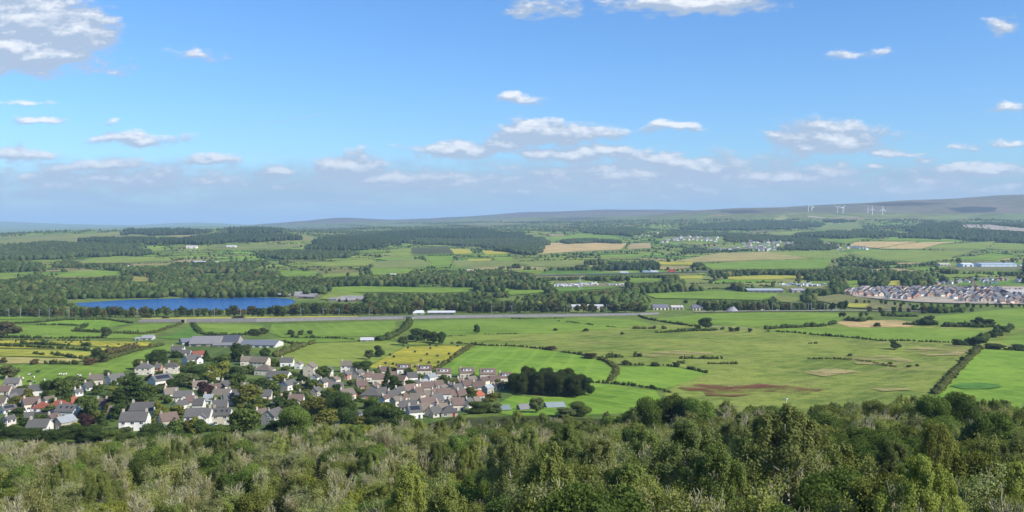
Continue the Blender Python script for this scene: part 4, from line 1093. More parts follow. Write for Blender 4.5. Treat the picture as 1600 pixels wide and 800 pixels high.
def far_woods():
    rng = np.random.default_rng(51); Ps, hs, ks = [], [], []
    for poly, th, con in WOODS:
        q = [unproject(*p) for p in poly]; x0, x1 = min(p.x for p in q), max(p.x for p in q); y0, y1 = min(p.y for p in q) - 30, max(p.y for p in q) + 60
        sp = 7.5 * (np.mean([p.y for p in q]) / 2500) ** .6; n = int((x1 - x0) * (y1 - y0) / sp ** 2)
        n = min(n, 26000)
        x = rng.uniform(x0, x1, n); y = rng.uniform(y0, y1, n); z = ground_z(x, y); px, py = proj_arr(x, y, z)
        px = px + (vnoise(x / 55, y / 80, 33) - .5) * 26; py = py + (vnoise(x / 70, y / 90, 34) - .5) * 2.6
        k = pip(px, py, poly) & ~in_any(px, py, CLEAR)
        Ps.append(np.stack([x[k], y[k], z[k] - .5], 1)); hs.append(th * rng.uniform(.75, 1.12, k.sum())); ks.append(np.full(k.sum(), con))
    P = np.concatenate(Ps); h = np.concatenate(hs); con = np.concatenate(ks) > 0; print('wood trees', len(P))
    c = np.where(con[:, None], np.array([(.040, .062, .030)]), np.array([(.058, .082, .034)])) * rng.uniform(.75, 1.3, len(P))[:, None]
    sel = con
    blobs('conifer_plantation', P[sel], h[sel] * 1.1, h[sel] * rng.uniform(.5, .7, sel.sum()), c[sel], M_LEAF_TONE, 'dark conifer plantations on the far low hills', 'plantation', 0, 0, 1.5, .15)
    blobs('hill_woodland', P[~sel], h[~sel], h[~sel] * rng.uniform(.75, 1.1, (~sel).sum()), c[~sel], M_LEAF_TONE, 'broadleaved woods on the far side of the valley and round the quarry', 'woodland', 0, 0, 1.5, .2)
far_woods()

# ------------------------------------------------------------------ hedges of the near fields, one object each
def hedge(pts, hgt, wid, col, label, name='hedge', gaps=.0, cat='hedge', seed=0):
    rng = np.random.default_rng(1000 + seed); W3 = [unproject(*p) for p in pts]; line = [W3[0]]
    for a, b in zip(W3[:-1], W3[1:]):
        n = max(1, int((b - a).length / 1.6))
        for k in range(1, n + 1): line.append(a + (b - a) * k / n)
    L = np.array([p[:] for p in line]); c0 = L[len(L) // 2].copy(); c0[2] = gz(c0[0], c0[1])
    n = len(L); t = np.arange(n) * 1.6
    prof = vnoise(t / 7.0 + seed * 13, np.zeros(n), 3) * .6 + vnoise(t / 2.5 + seed * 7, np.zeros(n), 4) * .4
    open_ = (vnoise(t / 11.0 + seed * 31, np.zeros(n), 6) < gaps)
    hh = hgt * (.25 + 1.25 * prof) * rng.uniform(.65, 1.2, n); ww = wid * (.30 + .75 * prof) * rng.uniform(.75, 1.1, n)
    L[:, :2] += rng.normal(size=(n, 2)) * (.3 + .09 * wid); L[:, 2] = ground_z(L[:, 0], L[:, 1])
    keep = ~open_; L, hh, ww = L[keep], hh[keep], ww[keep]; n = len(L)
    A = Acc()
    v, f = ICO1; k = 1 + rng.normal(size=(n, len(v))) * .14
    VV = v[None] * k[:, :, None] * np.stack([ww * .5, ww * .5, hh * .5], 1)[:, None] + (L + np.stack([0 * hh, 0 * hh, hh * .42], 1))[:, None]
    A.add(VV.reshape(-1, 3) - c0, None, (f[None] + (np.arange(n) * len(v))[:, None, None]).reshape(-1, 3))
    per = 26; u = rand_unit(n * per, rng); P = (L + np.stack([0 * hh, 0 * hh, hh * .45], 1)).repeat(per, 0) + u * np.stack([ww * .55, ww * .55, hh * .56], 1).repeat(per, 0)
    A.add(*leaf_quads(P - c0, .42, rng, u, .65))
    o = mesh_obj(name, A.mesh('hedge'), [M_LEAF], loc=tuple(c0), color=col)
    return tag(o, label, cat, None)
HG, HB, HO = (.062, .086, .030), (.095, .082, .042), (.10, .11, .04)
HEDGES = [
    ([(737, 540), (718, 553), (700, 566), (678, 581)], 2.6, 4.5, HO, 'olive hedge between the mown field with bales and the big bright field', 0),
    ([(742, 539), (760, 540), (800, 541), (858, 547), (905, 554), (938, 563)], 2.0, 2.4, HG, 'dark hedge along the far edge of the big bright field', .12),
    ([(936, 560), (950, 566), (962, 575), (962, 586), (950, 596)], 2.4, 4.5, HO, 'curving hedge between the big bright field and the small round pasture', 0),
    ([(968, 571), (1010, 571), (1050, 572), (1080, 577), (1104, 583)], 2.0, 2.6, HG, 'hedge round the far side of the small round pasture', .25),
    ([(918, 597), (960, 600), (1000, 604), (1030, 609), (1048, 614)], 1.8, 2.2, HG, 'low hedge under the near side of the small round pasture', .12),
    ([(1532, 545), (1512, 562), (1488, 586), (1472, 604), (1462, 616)], 3.2, 6.5, HO, 'broad diagonal hedge beside the bright corner field', 0),
    ([(1528, 544), (1510, 536), (1460, 535), (1420, 533), (1380, 533), (1330, 528), (1290, 525), (1240, 520), (1196, 518)], 2.2, 2.6, HG, 'long dark hedge along the near edge of the strip of bright grass', .1),
    ([(1196, 515), (1220, 513), (1250, 512), (1285, 510), (1312, 505)], 4.2, 6, HG, 'tall bushy hedge at the left end of the strip of bright grass', .2),
    ([(1512, 540), (1530, 533), (1548, 526), (1566, 518), (1582, 512)], 5, 8, HG, 'tall overgrown hedge right of the strip of bright grass', 0),
    ([(1530, 545), (1560, 546), (1600, 549), (1640, 551)], 2.6, 3.5, HG, 'hedge along the far edge of the bright corner field', .1),
    ([(1475, 511), (1500, 511), (1530, 512), (1560, 511)], 5.5, 8, HG, 'dark thicket behind the right end of the bright grass strip', .12),
    ([(1415, 508), (1440, 508), (1462, 508)], 5, 8, HG, 'dark thicket beside the tan field', 0),
    ([(1380, 494), (1410, 495), (1432, 495)], 5, 7, HG, 'dark bushes behind the tan field', .15),
    ([(998, 494), (1012, 499), (1040, 504), (1080, 510), (1092, 511)], 2.4, 3, HG, 'dark hedge running down from the embankment\'s right end to the lone field tree', .05),
    ([(1015, 520), (1040, 520), (1070, 518), (1110, 517), (1130, 515)], 2.6, 4, HG, 'patchy hedge left of the lone field tree', .2),
    ([(990, 514), (1005, 514), (1038, 514)], 3.2, 4, HB, 'brownish bushy hedge in the middle of the pasture', .1),
    ([(940, 561), (960, 559), (1000, 558)], 3.4, 3.5, HG, 'bushy hedge just beyond the small round pasture', .12),
    ([(1062, 561), (1090, 561), (1126, 561)], 2.6, 3, HG, 'short hedge in the rough grass right of the small round pasture', .12),
    ([(1060, 568), (1090, 569), (1130, 569), (1150, 569)], 2.2, 3, HO, 'scrubby line in the rough grass above the bracken', .25),
    ([(870, 502), (900, 505), (940, 510), (975, 513)], 1.4, 2, HO, 'thin broken hedge across the wide pasture by the embankment', .35),
    ([(640, 503), (636, 512), (622, 522), (606, 530), (592, 533)], 4.6, 8, HG, 'thick hedge running down from the railway bridge', 0),
    ([(454, 527), (480, 528), (520, 529), (552, 531)], 2.2, 3, HG, 'dark hedge behind the farm\'s green field', .15),
    ([(432, 558), (455, 549), (475, 541), (492, 537)], 4, 7, HO, 'broad hedge climbing behind the tan-roofed houses', 0),
    ([(434, 533), (455, 537), (475, 538)], 2, 3, HG, 'short hedge right of the long barn', 0),
    ([(700, 526), (720, 525), (760, 523), (850, 521)], 1.4, 2, HO, 'thin hedge across the pasture right of the tree clump', .35),
    ([(705, 537), (730, 538), (745, 539), (755, 538)], 2, 2.2, HG, 'low wall-like hedge at the far corner of the mown field with bales', .1),
    ([(300, 506), (305, 513), (312, 521), (330, 524)], 3, 4.5, HG, 'curving hedge beside the dark green field behind the barns', 0),
    ([(322, 524), (345, 525), (375, 524), (395, 521)], 3.6, 5, HG, 'bushy hedge behind the barns', .1),
    ([(282, 507), (262, 513), (243, 520), (222, 523), (180, 521)], 2.6, 4, HO, 'hedge between the two green fields left of the dark green field', 0),
    ([(-10, 528), (60, 529), (110, 529), (160, 528.5)], 2.6, 3, HG, 'dark hedge below the wide green field with the huge round tree', .05),
    ([(112, 518), (130, 518), (158, 519.5)], 3, 3.5, HG, 'bushy hedge left of the small lone tree', 0),
    ([(160, 519.5), (190, 519.5), (215, 519.5)], 2.2, 2.6, HG, 'thin hedge right of the small lone tree', .1),
    ([(58, 508.5), (90, 508), (120, 508.5), (138, 508.5), (130, 513), (118, 517)], 2.6, 3.2, HG, 'hooked hedge in the green fields at far left', .05),
    ([(-10, 506), (30, 505.5), (60, 504), (100, 500.5), (160, 499.5), (205, 505)], 2.4, 3.2, HG, 'long hedge along the top of the left-hand fields', .05),
    ([(-10, 533), (40, 532.5), (90, 533), (140, 533.5)], 1.8, 2.4, HG, 'low hedge above the yellow mown strip', .25),
    ([(-10, 540.5), (12, 542), (40, 543), (80, 545), (120, 546.5), (140, 548.5)], 2.8, 3, HG, 'dark hedge between the yellow strip and the pale field', .02),
    ([(30, 538), (50, 538), (70, 539), (95, 539.5), (125, 540.5), (140, 541)], 3, 4, HG, 'row of separate bushes across the yellow mown strip', .5),
    ([(55, 553.5), (60, 554.5), (68, 555.5)], 3, 4, HG, 'short bushy hedge alone in the pale field', 0),
    ([(80, 554), (95, 557), (120, 560), (136, 561)], 3.4, 3.5, HG, 'thick dark hedge in the pale field left of the tree clump', 0),
    ([(85, 569), (100, 569), (120, 569.5)], 3, 3, HG, 'dark hedge at the bottom of the straw field', 0),
    ([(150, 566), (175, 560), (200, 552), (225, 545), (255, 540)], 2.8, 5, HO, 'long olive hedge along the top of the green sloping field', 0),
    ([(155, 557), (175, 552), (192, 549), (205, 545), (215, 543)], 4.5, 6, HB, 'reddish bushes along the top of the green sloping field', .2),
    ([(1265, 537), (1275, 537), (1290, 538)], 1.6, 2.2, HG, 'small bushes in the rough grass right of centre', .3),
    ([(1262, 561), (1290, 561), (1340, 563), (1380, 571), (1400, 574)], 1.5, 2.4, HO, 'straggling line of rushes across the rough pasture', .3),
    ([(1320, 501), (1332, 502), (1345, 503), (1360, 499)], 4.4, 7, HG, 'rounded bushes left of the tan field', .12),
    ([(800, 499), (840, 498.5), (880, 498)], 1.6, 2, HG, 'bushes at the foot of the embankment', .55),
]
for k, (pts, h, w, c, lab, gaps) in enumerate(HEDGES): hedge(pts, h, w, c, lab, gaps=gaps, seed=k)

# ------------------------------------------------------------------ single trees and bushes of the near fields
FT = [  # column, base row, height and width in picture pixels, tone, label, kind
    (12, 527, 24, 40, (.095, .088, .05), 'huge round grey-green tree in the left-hand fields', 'garden'), (165, 528, 16, 16, (.06, .08, .036), 'small dark lone tree in the left-hand hedge', 'garden'),
    (152, 566, 23, 24, (.06, .085, .035), 'tall dark tree at the end of the pale fields', 'garden'), (142, 571, 12, 26, (.115, .085, .045), 'brown round bush below the dark tree by the pale fields', 'garden'), (164, 566, 15, 16, (.09, .095, .045), 'rounded olive tree beside the dark tree by the pale fields', 'garden'),
    (5, 568, 9, 12, (.09, .08, .045), 'brown bush at the far left of the straw field', 'garden'), (54, 570, 9, 14, (.1, .085, .045), 'brown round bush at the bottom of the straw field', 'garden'), (71, 570, 6, 6, (.06, .075, .035), 'small dark bush at the bottom of the straw field', 'garden'), (81, 570, 7, 9, (.06, .07, .035), 'dark bush beside the white trough in the straw field', 'garden'),
    (12, 592, 22, 34, (.10, .105, .048), 'big leaning olive tree at the left edge of the green sloping field', 'garden'),
    (650, 535, 20, 24, (.05, .075, .03), 'leftmost tree of the clump beyond the mown field', 'garden'), (664, 533, 18, 22, (.055, .08, .03), 'leafy middle tree of the clump beyond the mown field', 'garden'), (676, 536, 18, 20, (.06, .082, .03), 'right-hand middle tree of the clump beyond the mown field', 'garden'), (690, 538, 20, 17, (.05, .078, .03), 'rightmost tree of the clump beyond the mown field', 'garden'), (630, 540, 14, 18, (.065, .09, .035), 'low tree at the near end of the clump beyond the mown field', 'garden'),
    (592, 558, 18, 16, (.05, .075, .034), 'dark tree left of the mown field', 'garden'), (577, 562, 15, 16, (.085, .105, .05), 'pale green tree left of the mown field', 'garden'),
    (745, 521, 14, 11, (.06, .085, .034), 'small lone tree on the pasture below the embankment', 'garden'), (1102, 515, 18, 22, (.055, .078, .03), 'dark lone tree at the crossing of the pasture hedges', 'garden'), (1398, 546, 12, 17, (.06, .085, .03), 'compact round lone tree in the rough pasture', 'garden'),
    (1090, 516, 8, 11, (.065, .085, .03), 'bush at the foot of the dark lone tree', 'garden'), (915, 518, 5, 10, (.06, .075, .03), 'round dark bush on the wide pasture', 'garden'), (972, 524, 5, 6, (.06, .075, .03), 'small dark bush on the wide pasture', 'garden'), (868, 517, 4, 8, (.085, .08, .04), 'low brownish bush on the wide pasture', 'garden'),
    (862, 547, 6, 17, (.1, .07, .045), 'reddish bush on the far hedge of the big bright field', 'garden'), (922, 560, 8, 24, (.075, .075, .035), 'brown-green bush where the big bright field\'s hedges meet', 'garden'), (978, 570, 7, 15, (.065, .08, .035), 'bush at the left end of the small round pasture', 'garden'), (1024, 572, 6, 16, (.07, .08, .035), 'bush in the middle of the small round pasture\'s far hedge', 'garden'), (1056, 573, 7, 12, (.06, .075, .03), 'dark bush at the right of the small round pasture\'s far hedge', 'garden'),
    (1142, 518, 7, 9, (.06, .075, .03), 'dark bush right of the dark lone tree', 'garden'), (1152, 518, 7, 9, (.055, .07, .03), 'second dark bush right of the dark lone tree', 'garden'), (1172, 519, 6, 9, (.06, .08, .03), 'bush at the head of the long dark hedge', 'garden'), (1328, 557, 4, 8, (.07, .075, .03), 'small bush in the rough pasture', 'garden'), (1433, 573, 4, 6, (.07, .07, .03), 'tiny dark bush in the bleached grass', 'garden'), (1420, 574, 3.5, 9, (.07, .07, .035), 'low bush in the bleached grass', 'garden'), (1391, 570, 4, 8, (.07, .075, .03), 'low bush left of the bleached grass', 'garden'),
    (1370, 511, 7, 12, (.06, .075, .03), 'round bush in front of the tan field', 'garden'), (1450, 508, 14, 26, (.06, .085, .032), 'tree over the thicket beside the tan field', 'garden'), (1530, 510, 15, 24, (.058, .08, .03), 'tree rising from the thicket behind the bright grass strip', 'garden'), (1546, 511, 12, 20, (.062, .085, .032), 'lower tree in the thicket behind the bright grass strip', 'garden'), (1530, 540, 14, 26, (.06, .088, .034), 'grey-green tree in the tall overgrown hedge', 'garden'), (1556, 527, 13, 22, (.06, .085, .034), 'tree at the far end of the tall overgrown hedge', 'garden'), (1566, 521, 11, 20, (.055, .08, .032), 'last tree of the tall overgrown hedge', 'garden'), (1555, 545, 8, 34, (.055, .075, .03), 'wide dark bush behind the bright corner field', 'garden'), (1498, 540, 10, 22, (.058, .08, .032), 'first bush of the tall overgrown hedge', 'garden'), (1592, 546, 7, 26, (.055, .075, .03), 'dark bush at the right edge behind the bright corner field', 'garden'),
    (400, 524, 10, 20, (.06, .08, .034), 'bushy tree behind the barns', 'garden'), (412, 522, 9, 16, (.065, .082, .036), 'rounded bush behind the long barn', 'garden'), (470, 524, 8, 10, (.07, .09, .04), 'bush in the field behind the farm', 'garden'), (455, 523, 8, 12, (.075, .09, .04), 'left bush in the field behind the farm', 'garden'), (484, 523, 7, 10, (.07, .085, .04), 'right bush in the field behind the farm', 'garden'), (232, 497.5, 4, 10, (.07, .07, .035), 'bush on the yellow strip above the embankment', 'garden'), (258, 498, 4, 11, (.065, .07, .035), 'second bush on the yellow strip above the embankment', 'garden'), (372, 497.5, 4, 20, (.065, .07, .035), 'low bushes on the yellow strip above the embankment', 'garden'),
]
for (px, py, hp, wp, col, lab, kind) in FT:
    p = unproject(px, py); s = p.y / F_PX
    plant('field_bush' if 'bush' in lab else 'field_tree', kind, p, hp * s, wp * s, tuple(c * 1.25 for c in col), lab, 'bush' if 'bush' in lab else 'tree')
# the dark copse beside the village
for k, (px, py, hp, wp) in enumerate([(806, 612, 28, 26), (820, 612, 30, 24), (834, 614, 32, 26), (848, 613, 32, 24), (862, 615, 32, 26), (876, 615, 32, 26), (890, 618, 33, 26), (903, 618, 31, 26), (914, 618, 27, 22), (826, 606, 30, 24), (855, 607, 30, 26), (884, 610, 30, 26), (815, 617, 26, 20), (843, 618, 27, 20), (872, 620, 27, 22), (897, 621, 26, 22)]):
    p = unproject(px, py); s = p.y / F_PX
    plant('copse_tree', 'oak', p, (31.5 if 812 < px < 908 else 27) * s * RNG.uniform(.96, 1.03), wp * s * 1.18, tuple(c * RNG.uniform(.9, 1.15) for c in (.046, .066, .024)), 'dark tree standing in the dense copse right of the village', 'tree', 'trees of the dark copse')
# ------------------------------------------------------------------ houses
def box(bm, x0, x1, y0, y1, z0, z1, mi=0):
    v = [bm.verts.new(c) for c in ((x0, y0, z0), (x1, y0, z0), (x1, y1, z0), (x0, y1, z0), (x0, y0, z1), (x1, y0, z1), (x1, y1, z1), (x0, y1, z1))]
    for f in ((0, 3, 2, 1), (4, 5, 6, 7), (0, 1, 5, 4), (1, 2, 6, 5), (2, 3, 7, 6), (3, 0, 4, 7)):
        bm.faces.new([v[i] for i in f]).material_index = mi
def prism(bm, pts, ax, a, b, mi=0):
    """extrude a closed outline along x (ax=0) or y (ax=1)"""
    mk = (lambda p, t: (t, p[0], p[1])) if ax == 0 else (lambda p, t: (p[0], t, p[1]))
    A = [bm.verts.new(mk(p, a)) for p in pts]; B = [bm.verts.new(mk(p, b)) for p in pts]; n = len(pts)
    fs = [bm.faces.new(A), bm.faces.new(B[::-1])] + [bm.faces.new((A[i], B[i], B[(i + 1) % n], A[(i + 1) % n])) for i in range(n)]
    for f in fs: f.material_index = mi
def fin(bm, name):
    bmesh.ops.recalc_face_normals(bm, faces=bm.faces[:]); return bm_mesh(name, bm)
WHITE = (.69, .665, .60); CREAM = (.57, .50, .39); STONEW = (.36, .32, .26); BRICKW = (.38, .20, .14)
ROOFC = {'slate': (.112, .106, .10), 'brown': (.15, .105, .087), 'red': (.27, .085, .055), 'tan': (.165, .135, .108), 'orange': (.36, .11, .05), 'pale': (.25, .265, .28)}
WALLC = {'white': WHITE, 'cream': CREAM, 'stone': STONEW, 'brick': BRICKW}
_winmesh = {}
def window_mesh(w, h):
    k = (w, h)
    if k not in _winmesh:
        bm = bmesh.new(); t = .09
        for (x0, x1, z0, z1) in ((-w / 2, w / 2, 0, t), (-w / 2, w / 2, h - t, h), (-w / 2, -w / 2 + t, t, h - t), (w / 2 - t, w / 2, t, h - t), (-.035, .035, t, h - t)):
            box(bm, x0, x1, -.05, .04, z0, z1, 0)
        box(bm, -w / 2 - .06, w / 2 + .06, -.12, .04, -.09, -.004, 0)
        box(bm, -w / 2 + t + .003, w / 2 - t - .003, -.01, .03, t + .003, h - t - .003, 1)
        me = fin(bm, 'window'); me.materials.append(M_PAINT); me.materials.append(M_GLASS); _winmesh[k] = me
    return _winmesh[k]
_doormesh = None
def door_mesh():
    global _doormesh
    if _doormesh is None:
        bm = bmesh.new(); box(bm, -.48, .48, -.05, .05, 0, 2.1); box(bm, -.56, .56, -.03, .04, 2.104, 2.2); box(bm, -.34, .34, -.07, -.052, 1.2, 1.9); box(bm, -.34, .34, -.07, -.052, .2, 1.0)
        _doormesh = fin(bm, 'door'); _doormesh.materials.append(M_PAINT)
    return _doormesh
_chim = None
def chimney_mesh():
    global _chim
    if _chim is None:
        bm = bmesh.new(); box(bm, -.42, .42, -.34, .34, -1.2, .85); box(bm, -.5, .5, -.41, .41, .854, 1.0)
        for x in (-.2, .2):
            bmesh.ops.create_cone(bm, cap_ends=True, segments=8, radius1=.13, radius2=.1, depth=.4, matrix=__import__('mathutils').Matrix.Translation((x, 0, 1.2)))
        _chim = fin(bm, 'chimney'); _chim.materials.append(M_WALL)
    return _chim
def put(name, me, parent, loc, rz=0.0, color=None):
    return mesh_obj(name, me, parent=parent, loc=loc, rz=rz, color=color)
def house(px, py, wpx, st, roof, wall, yaw, label, opts='', nchim=1, name='house', cat='house', p=None, W=None, Dp=None, pitch=36):
    p = p or unproject(px, py); s = p.y / F_PX * .88
    if W is None:
        if yaw < 45: W, Dp = wpx * s, min(8.2, max(6.8, wpx * s * .76))
        else: W, Dp = wpx * s * 1.1, wpx * s * .78
    o = thing(name, label, cat, p, R(yaw))
    H = 2.3 * st + .15; kw, kr = RNG.uniform(.88, 1.06), RNG.uniform(.75, 1.15); wc = tuple(c * kw for c in WALLC[wall]); rc = tuple(c * kr for c in ROOFC[roof])
    tp = math.tan(R(pitch)); rh = Dp / 2 * tp; hip = 'hip' in opts
    bm = bmesh.new()
    if hip: box(bm, -W / 2, W / 2, -Dp / 2, Dp / 2, -2.0, H)
    else: prism(bm, [(-Dp / 2, -2.0), (Dp / 2, -2.0), (Dp / 2, H), (0, H + rh), (-Dp / 2, H)], 0, -W / 2, W / 2)
    if 'wing' in opts:   # a gabled wing projecting to the front
        gw = min(4.6, W * .42); gx_ = W * .22; g2 = gw / 2 * tp
        prism(bm, [(gx_ - gw / 2, -2), (gx_ + gw / 2, -2), (gx_ + gw / 2, H - .3), (gx_, H - .3 + g2), (gx_ - gw / 2, H - .3)], 1, -Dp / 2 - 2.4, -Dp / 2 + .4)
    mesh_obj('wall', fin(bm, 'wall'), [M_WALL], o, color=wc)
    bm = bmesh.new(); ov, th = .35, .16
    if hip:
        a = [(-W / 2 - ov, -Dp / 2 - ov), (W / 2 + ov, -Dp / 2 - ov), (W / 2 + ov, Dp / 2 + ov), (-W / 2 - ov, Dp / 2 + ov)]
        bv = [bm.verts.new((x, y, H - .02)) for x, y in a]; rr = max(.2, W / 2 - Dp / 2)
        t = [bm.verts.new((-rr, 0, H + rh + .12)), bm.verts.new((rr, 0, H + rh + .12))]
        for f in ((bv[0], bv[1], t[1], t[0]), (bv[1], bv[2], t[1]), (bv[2], bv[3], t[0], t[1]), (bv[3], bv[0], t[0]), (bv[3], bv[2], bv[1], bv[0])): bm.faces.new(f)
    else:
        e = Dp / 2 + ov; ze = H - ov * tp
        prism(bm, [(-e, ze + .02), (0, H + rh + .02), (e, ze + .02), (e, ze + .02 + th), (0, H + rh + .02 + th * 1.25), (-e, ze + .02 + th)], 0, -W / 2 - .2, W / 2 + .2)
    if 'wing' in opts:
        e = gw / 2 + .25; z1 = H - .3
        prism(bm, [(gx_ - e, z1 - .25 * tp + .02), (gx_, z1 + g2 + .02), (gx_ + e, z1 - .25 * tp + .02), (gx_ + e, z1 - .25 * tp + .2), (gx_, z1 + g2 + .22), (gx_ - e, z1 - .25 * tp + .2)], 1, -Dp / 2 - 2.6, -.3)
    ro = mesh_obj('roof', fin(bm, 'roof'), [M_ROOF], o, color=rc)
    for k in range(nchim):
        cx_ = (-W / 2 + .7) if k == 0 else (W / 2 - .7) if k == 1 else 0
        if hip: cx_ *= .45
        put('chimney', chimney_mesh(), ro, (cx_, 0.0, H + rh), color=tuple(c * .8 for c in wc) if wall != 'white' else (.5, .44, .36))
    nst = 2 if st >= 2 else 1
    nw = max(2, int(W / 2.9)); wing_x = (gx_ - gw / 2 - .6, gx_ + gw / 2 + .6) if 'wing' in opts else None
    dslot = nw // 2
    for lv in range(nst):
        for k in range(nw):
            x = -W / 2 + W * (k + .5) / nw
            if wing_x and wing_x[0] < x < wing_x[1]: continue
            if lv == 0 and k == dslot:
                put('door', door_mesh(), o, (x, -Dp / 2 - .03, 0.02), color=((.05, .08, .12), (.6, .6, .58), (.25, .04, .03), (.05, .1, .06))[int(RNG.integers(4))]); continue
            put('window', window_mesh(1.5, 1.25), o, (x, -Dp / 2 - .02, .95 + 2.25 * lv), color=(.78, .78, .76))
        for sx_, rz in ((-1, R(-90)), (1, R(90))):
            put('window', window_mesh(1.2, 1.2), o, (sx_ * (W / 2 + .02), -Dp * .12, .95 + 2.25 * lv), rz, (.78, .78, .76))
    if not hip and st >= 1.5:
        for sx_, rz in ((-1, R(-90)), (1, R(90))):
            put('window', window_mesh(1.0, 1.0), o, (sx_ * (W / 2 + .02), 0, H + rh * .22), rz, (.78, .78, .76))
    if 'wing' in opts:
        put('window', window_mesh(1.5, 1.25), o, (gx_, -Dp / 2 - 2.42, .95), color=(.78, .78, .76))
        if st >= 2: put('window', window_mesh(1.5, 1.25), o, (gx_, -Dp / 2 - 2.42, 3.1), color=(.78, .78, .76))
    if 'dormer' in opts:   # long flat-roofed dormer in the front slope
        dw = W * .56; bm = bmesh.new(); y0 = -Dp * .36; zb = H + (Dp / 2 - Dp * .36) * tp
        box(bm, -dw / 2, dw / 2, y0, 0, zb - .1, zb + 1.5)
        dm = mesh_obj('dormer', fin(bm, 'dormer'), [M_WALL], o, color=(.70, .69, .66))
        bm = bmesh.new(); box(bm, -dw / 2 - .15, dw / 2 + .15, y0 - .2, .3, zb + 1.504, zb + 1.64); mesh_obj('flat_roof', fin(bm, 'flat_roof'), [M_ROOF], dm, color=rc)
        for k in (-1, 1): put('window', window_mesh(1.5, 1.0), dm, (k * dw * .25, y0 - .02, zb + .3), color=(.78, .78, .76))
    if 'sky' in opts:
        for k in (-.28, .05, .3):
            bm = bmesh.new(); box(bm, -.45, .45, -.6, .6, -.02, .07, 0)
            q = mesh_obj('skylight', fin(bm, 'skylight'), [M_GLASS], ro, loc=(W * k, -Dp * .24, H + rh * .52 + .2)); q.rotation_euler = (R(pitch), 0, 0)
    if 'solar' in opts:
        bm = bmesh.new(); box(bm, -W * .36, W * .36, -Dp * .17, Dp * .17, -.02, .06)
        q = mesh_obj('solar_panel', fin(bm, 'solar_panel'), [M_GLASS], ro, loc=(0, -Dp * .25, H + rh * .5 + .3)); q.rotation_euler = (R(pitch), 0, 0)
    if 'porch' in opts or 'conserv' in opts:
        bm = bmesh.new(); prism(bm, [(-Dp / 2 - 2.2, -1.5), (-Dp / 2 - .02, -1.5), (-Dp / 2 - .02, 2.9), (-Dp / 2 - 2.2, 2.2)], 0, -W * .3, -W * .02)
        mesh_obj('porch', fin(bm, 'porch'), [M_WALL], o, color=wc)
    return o
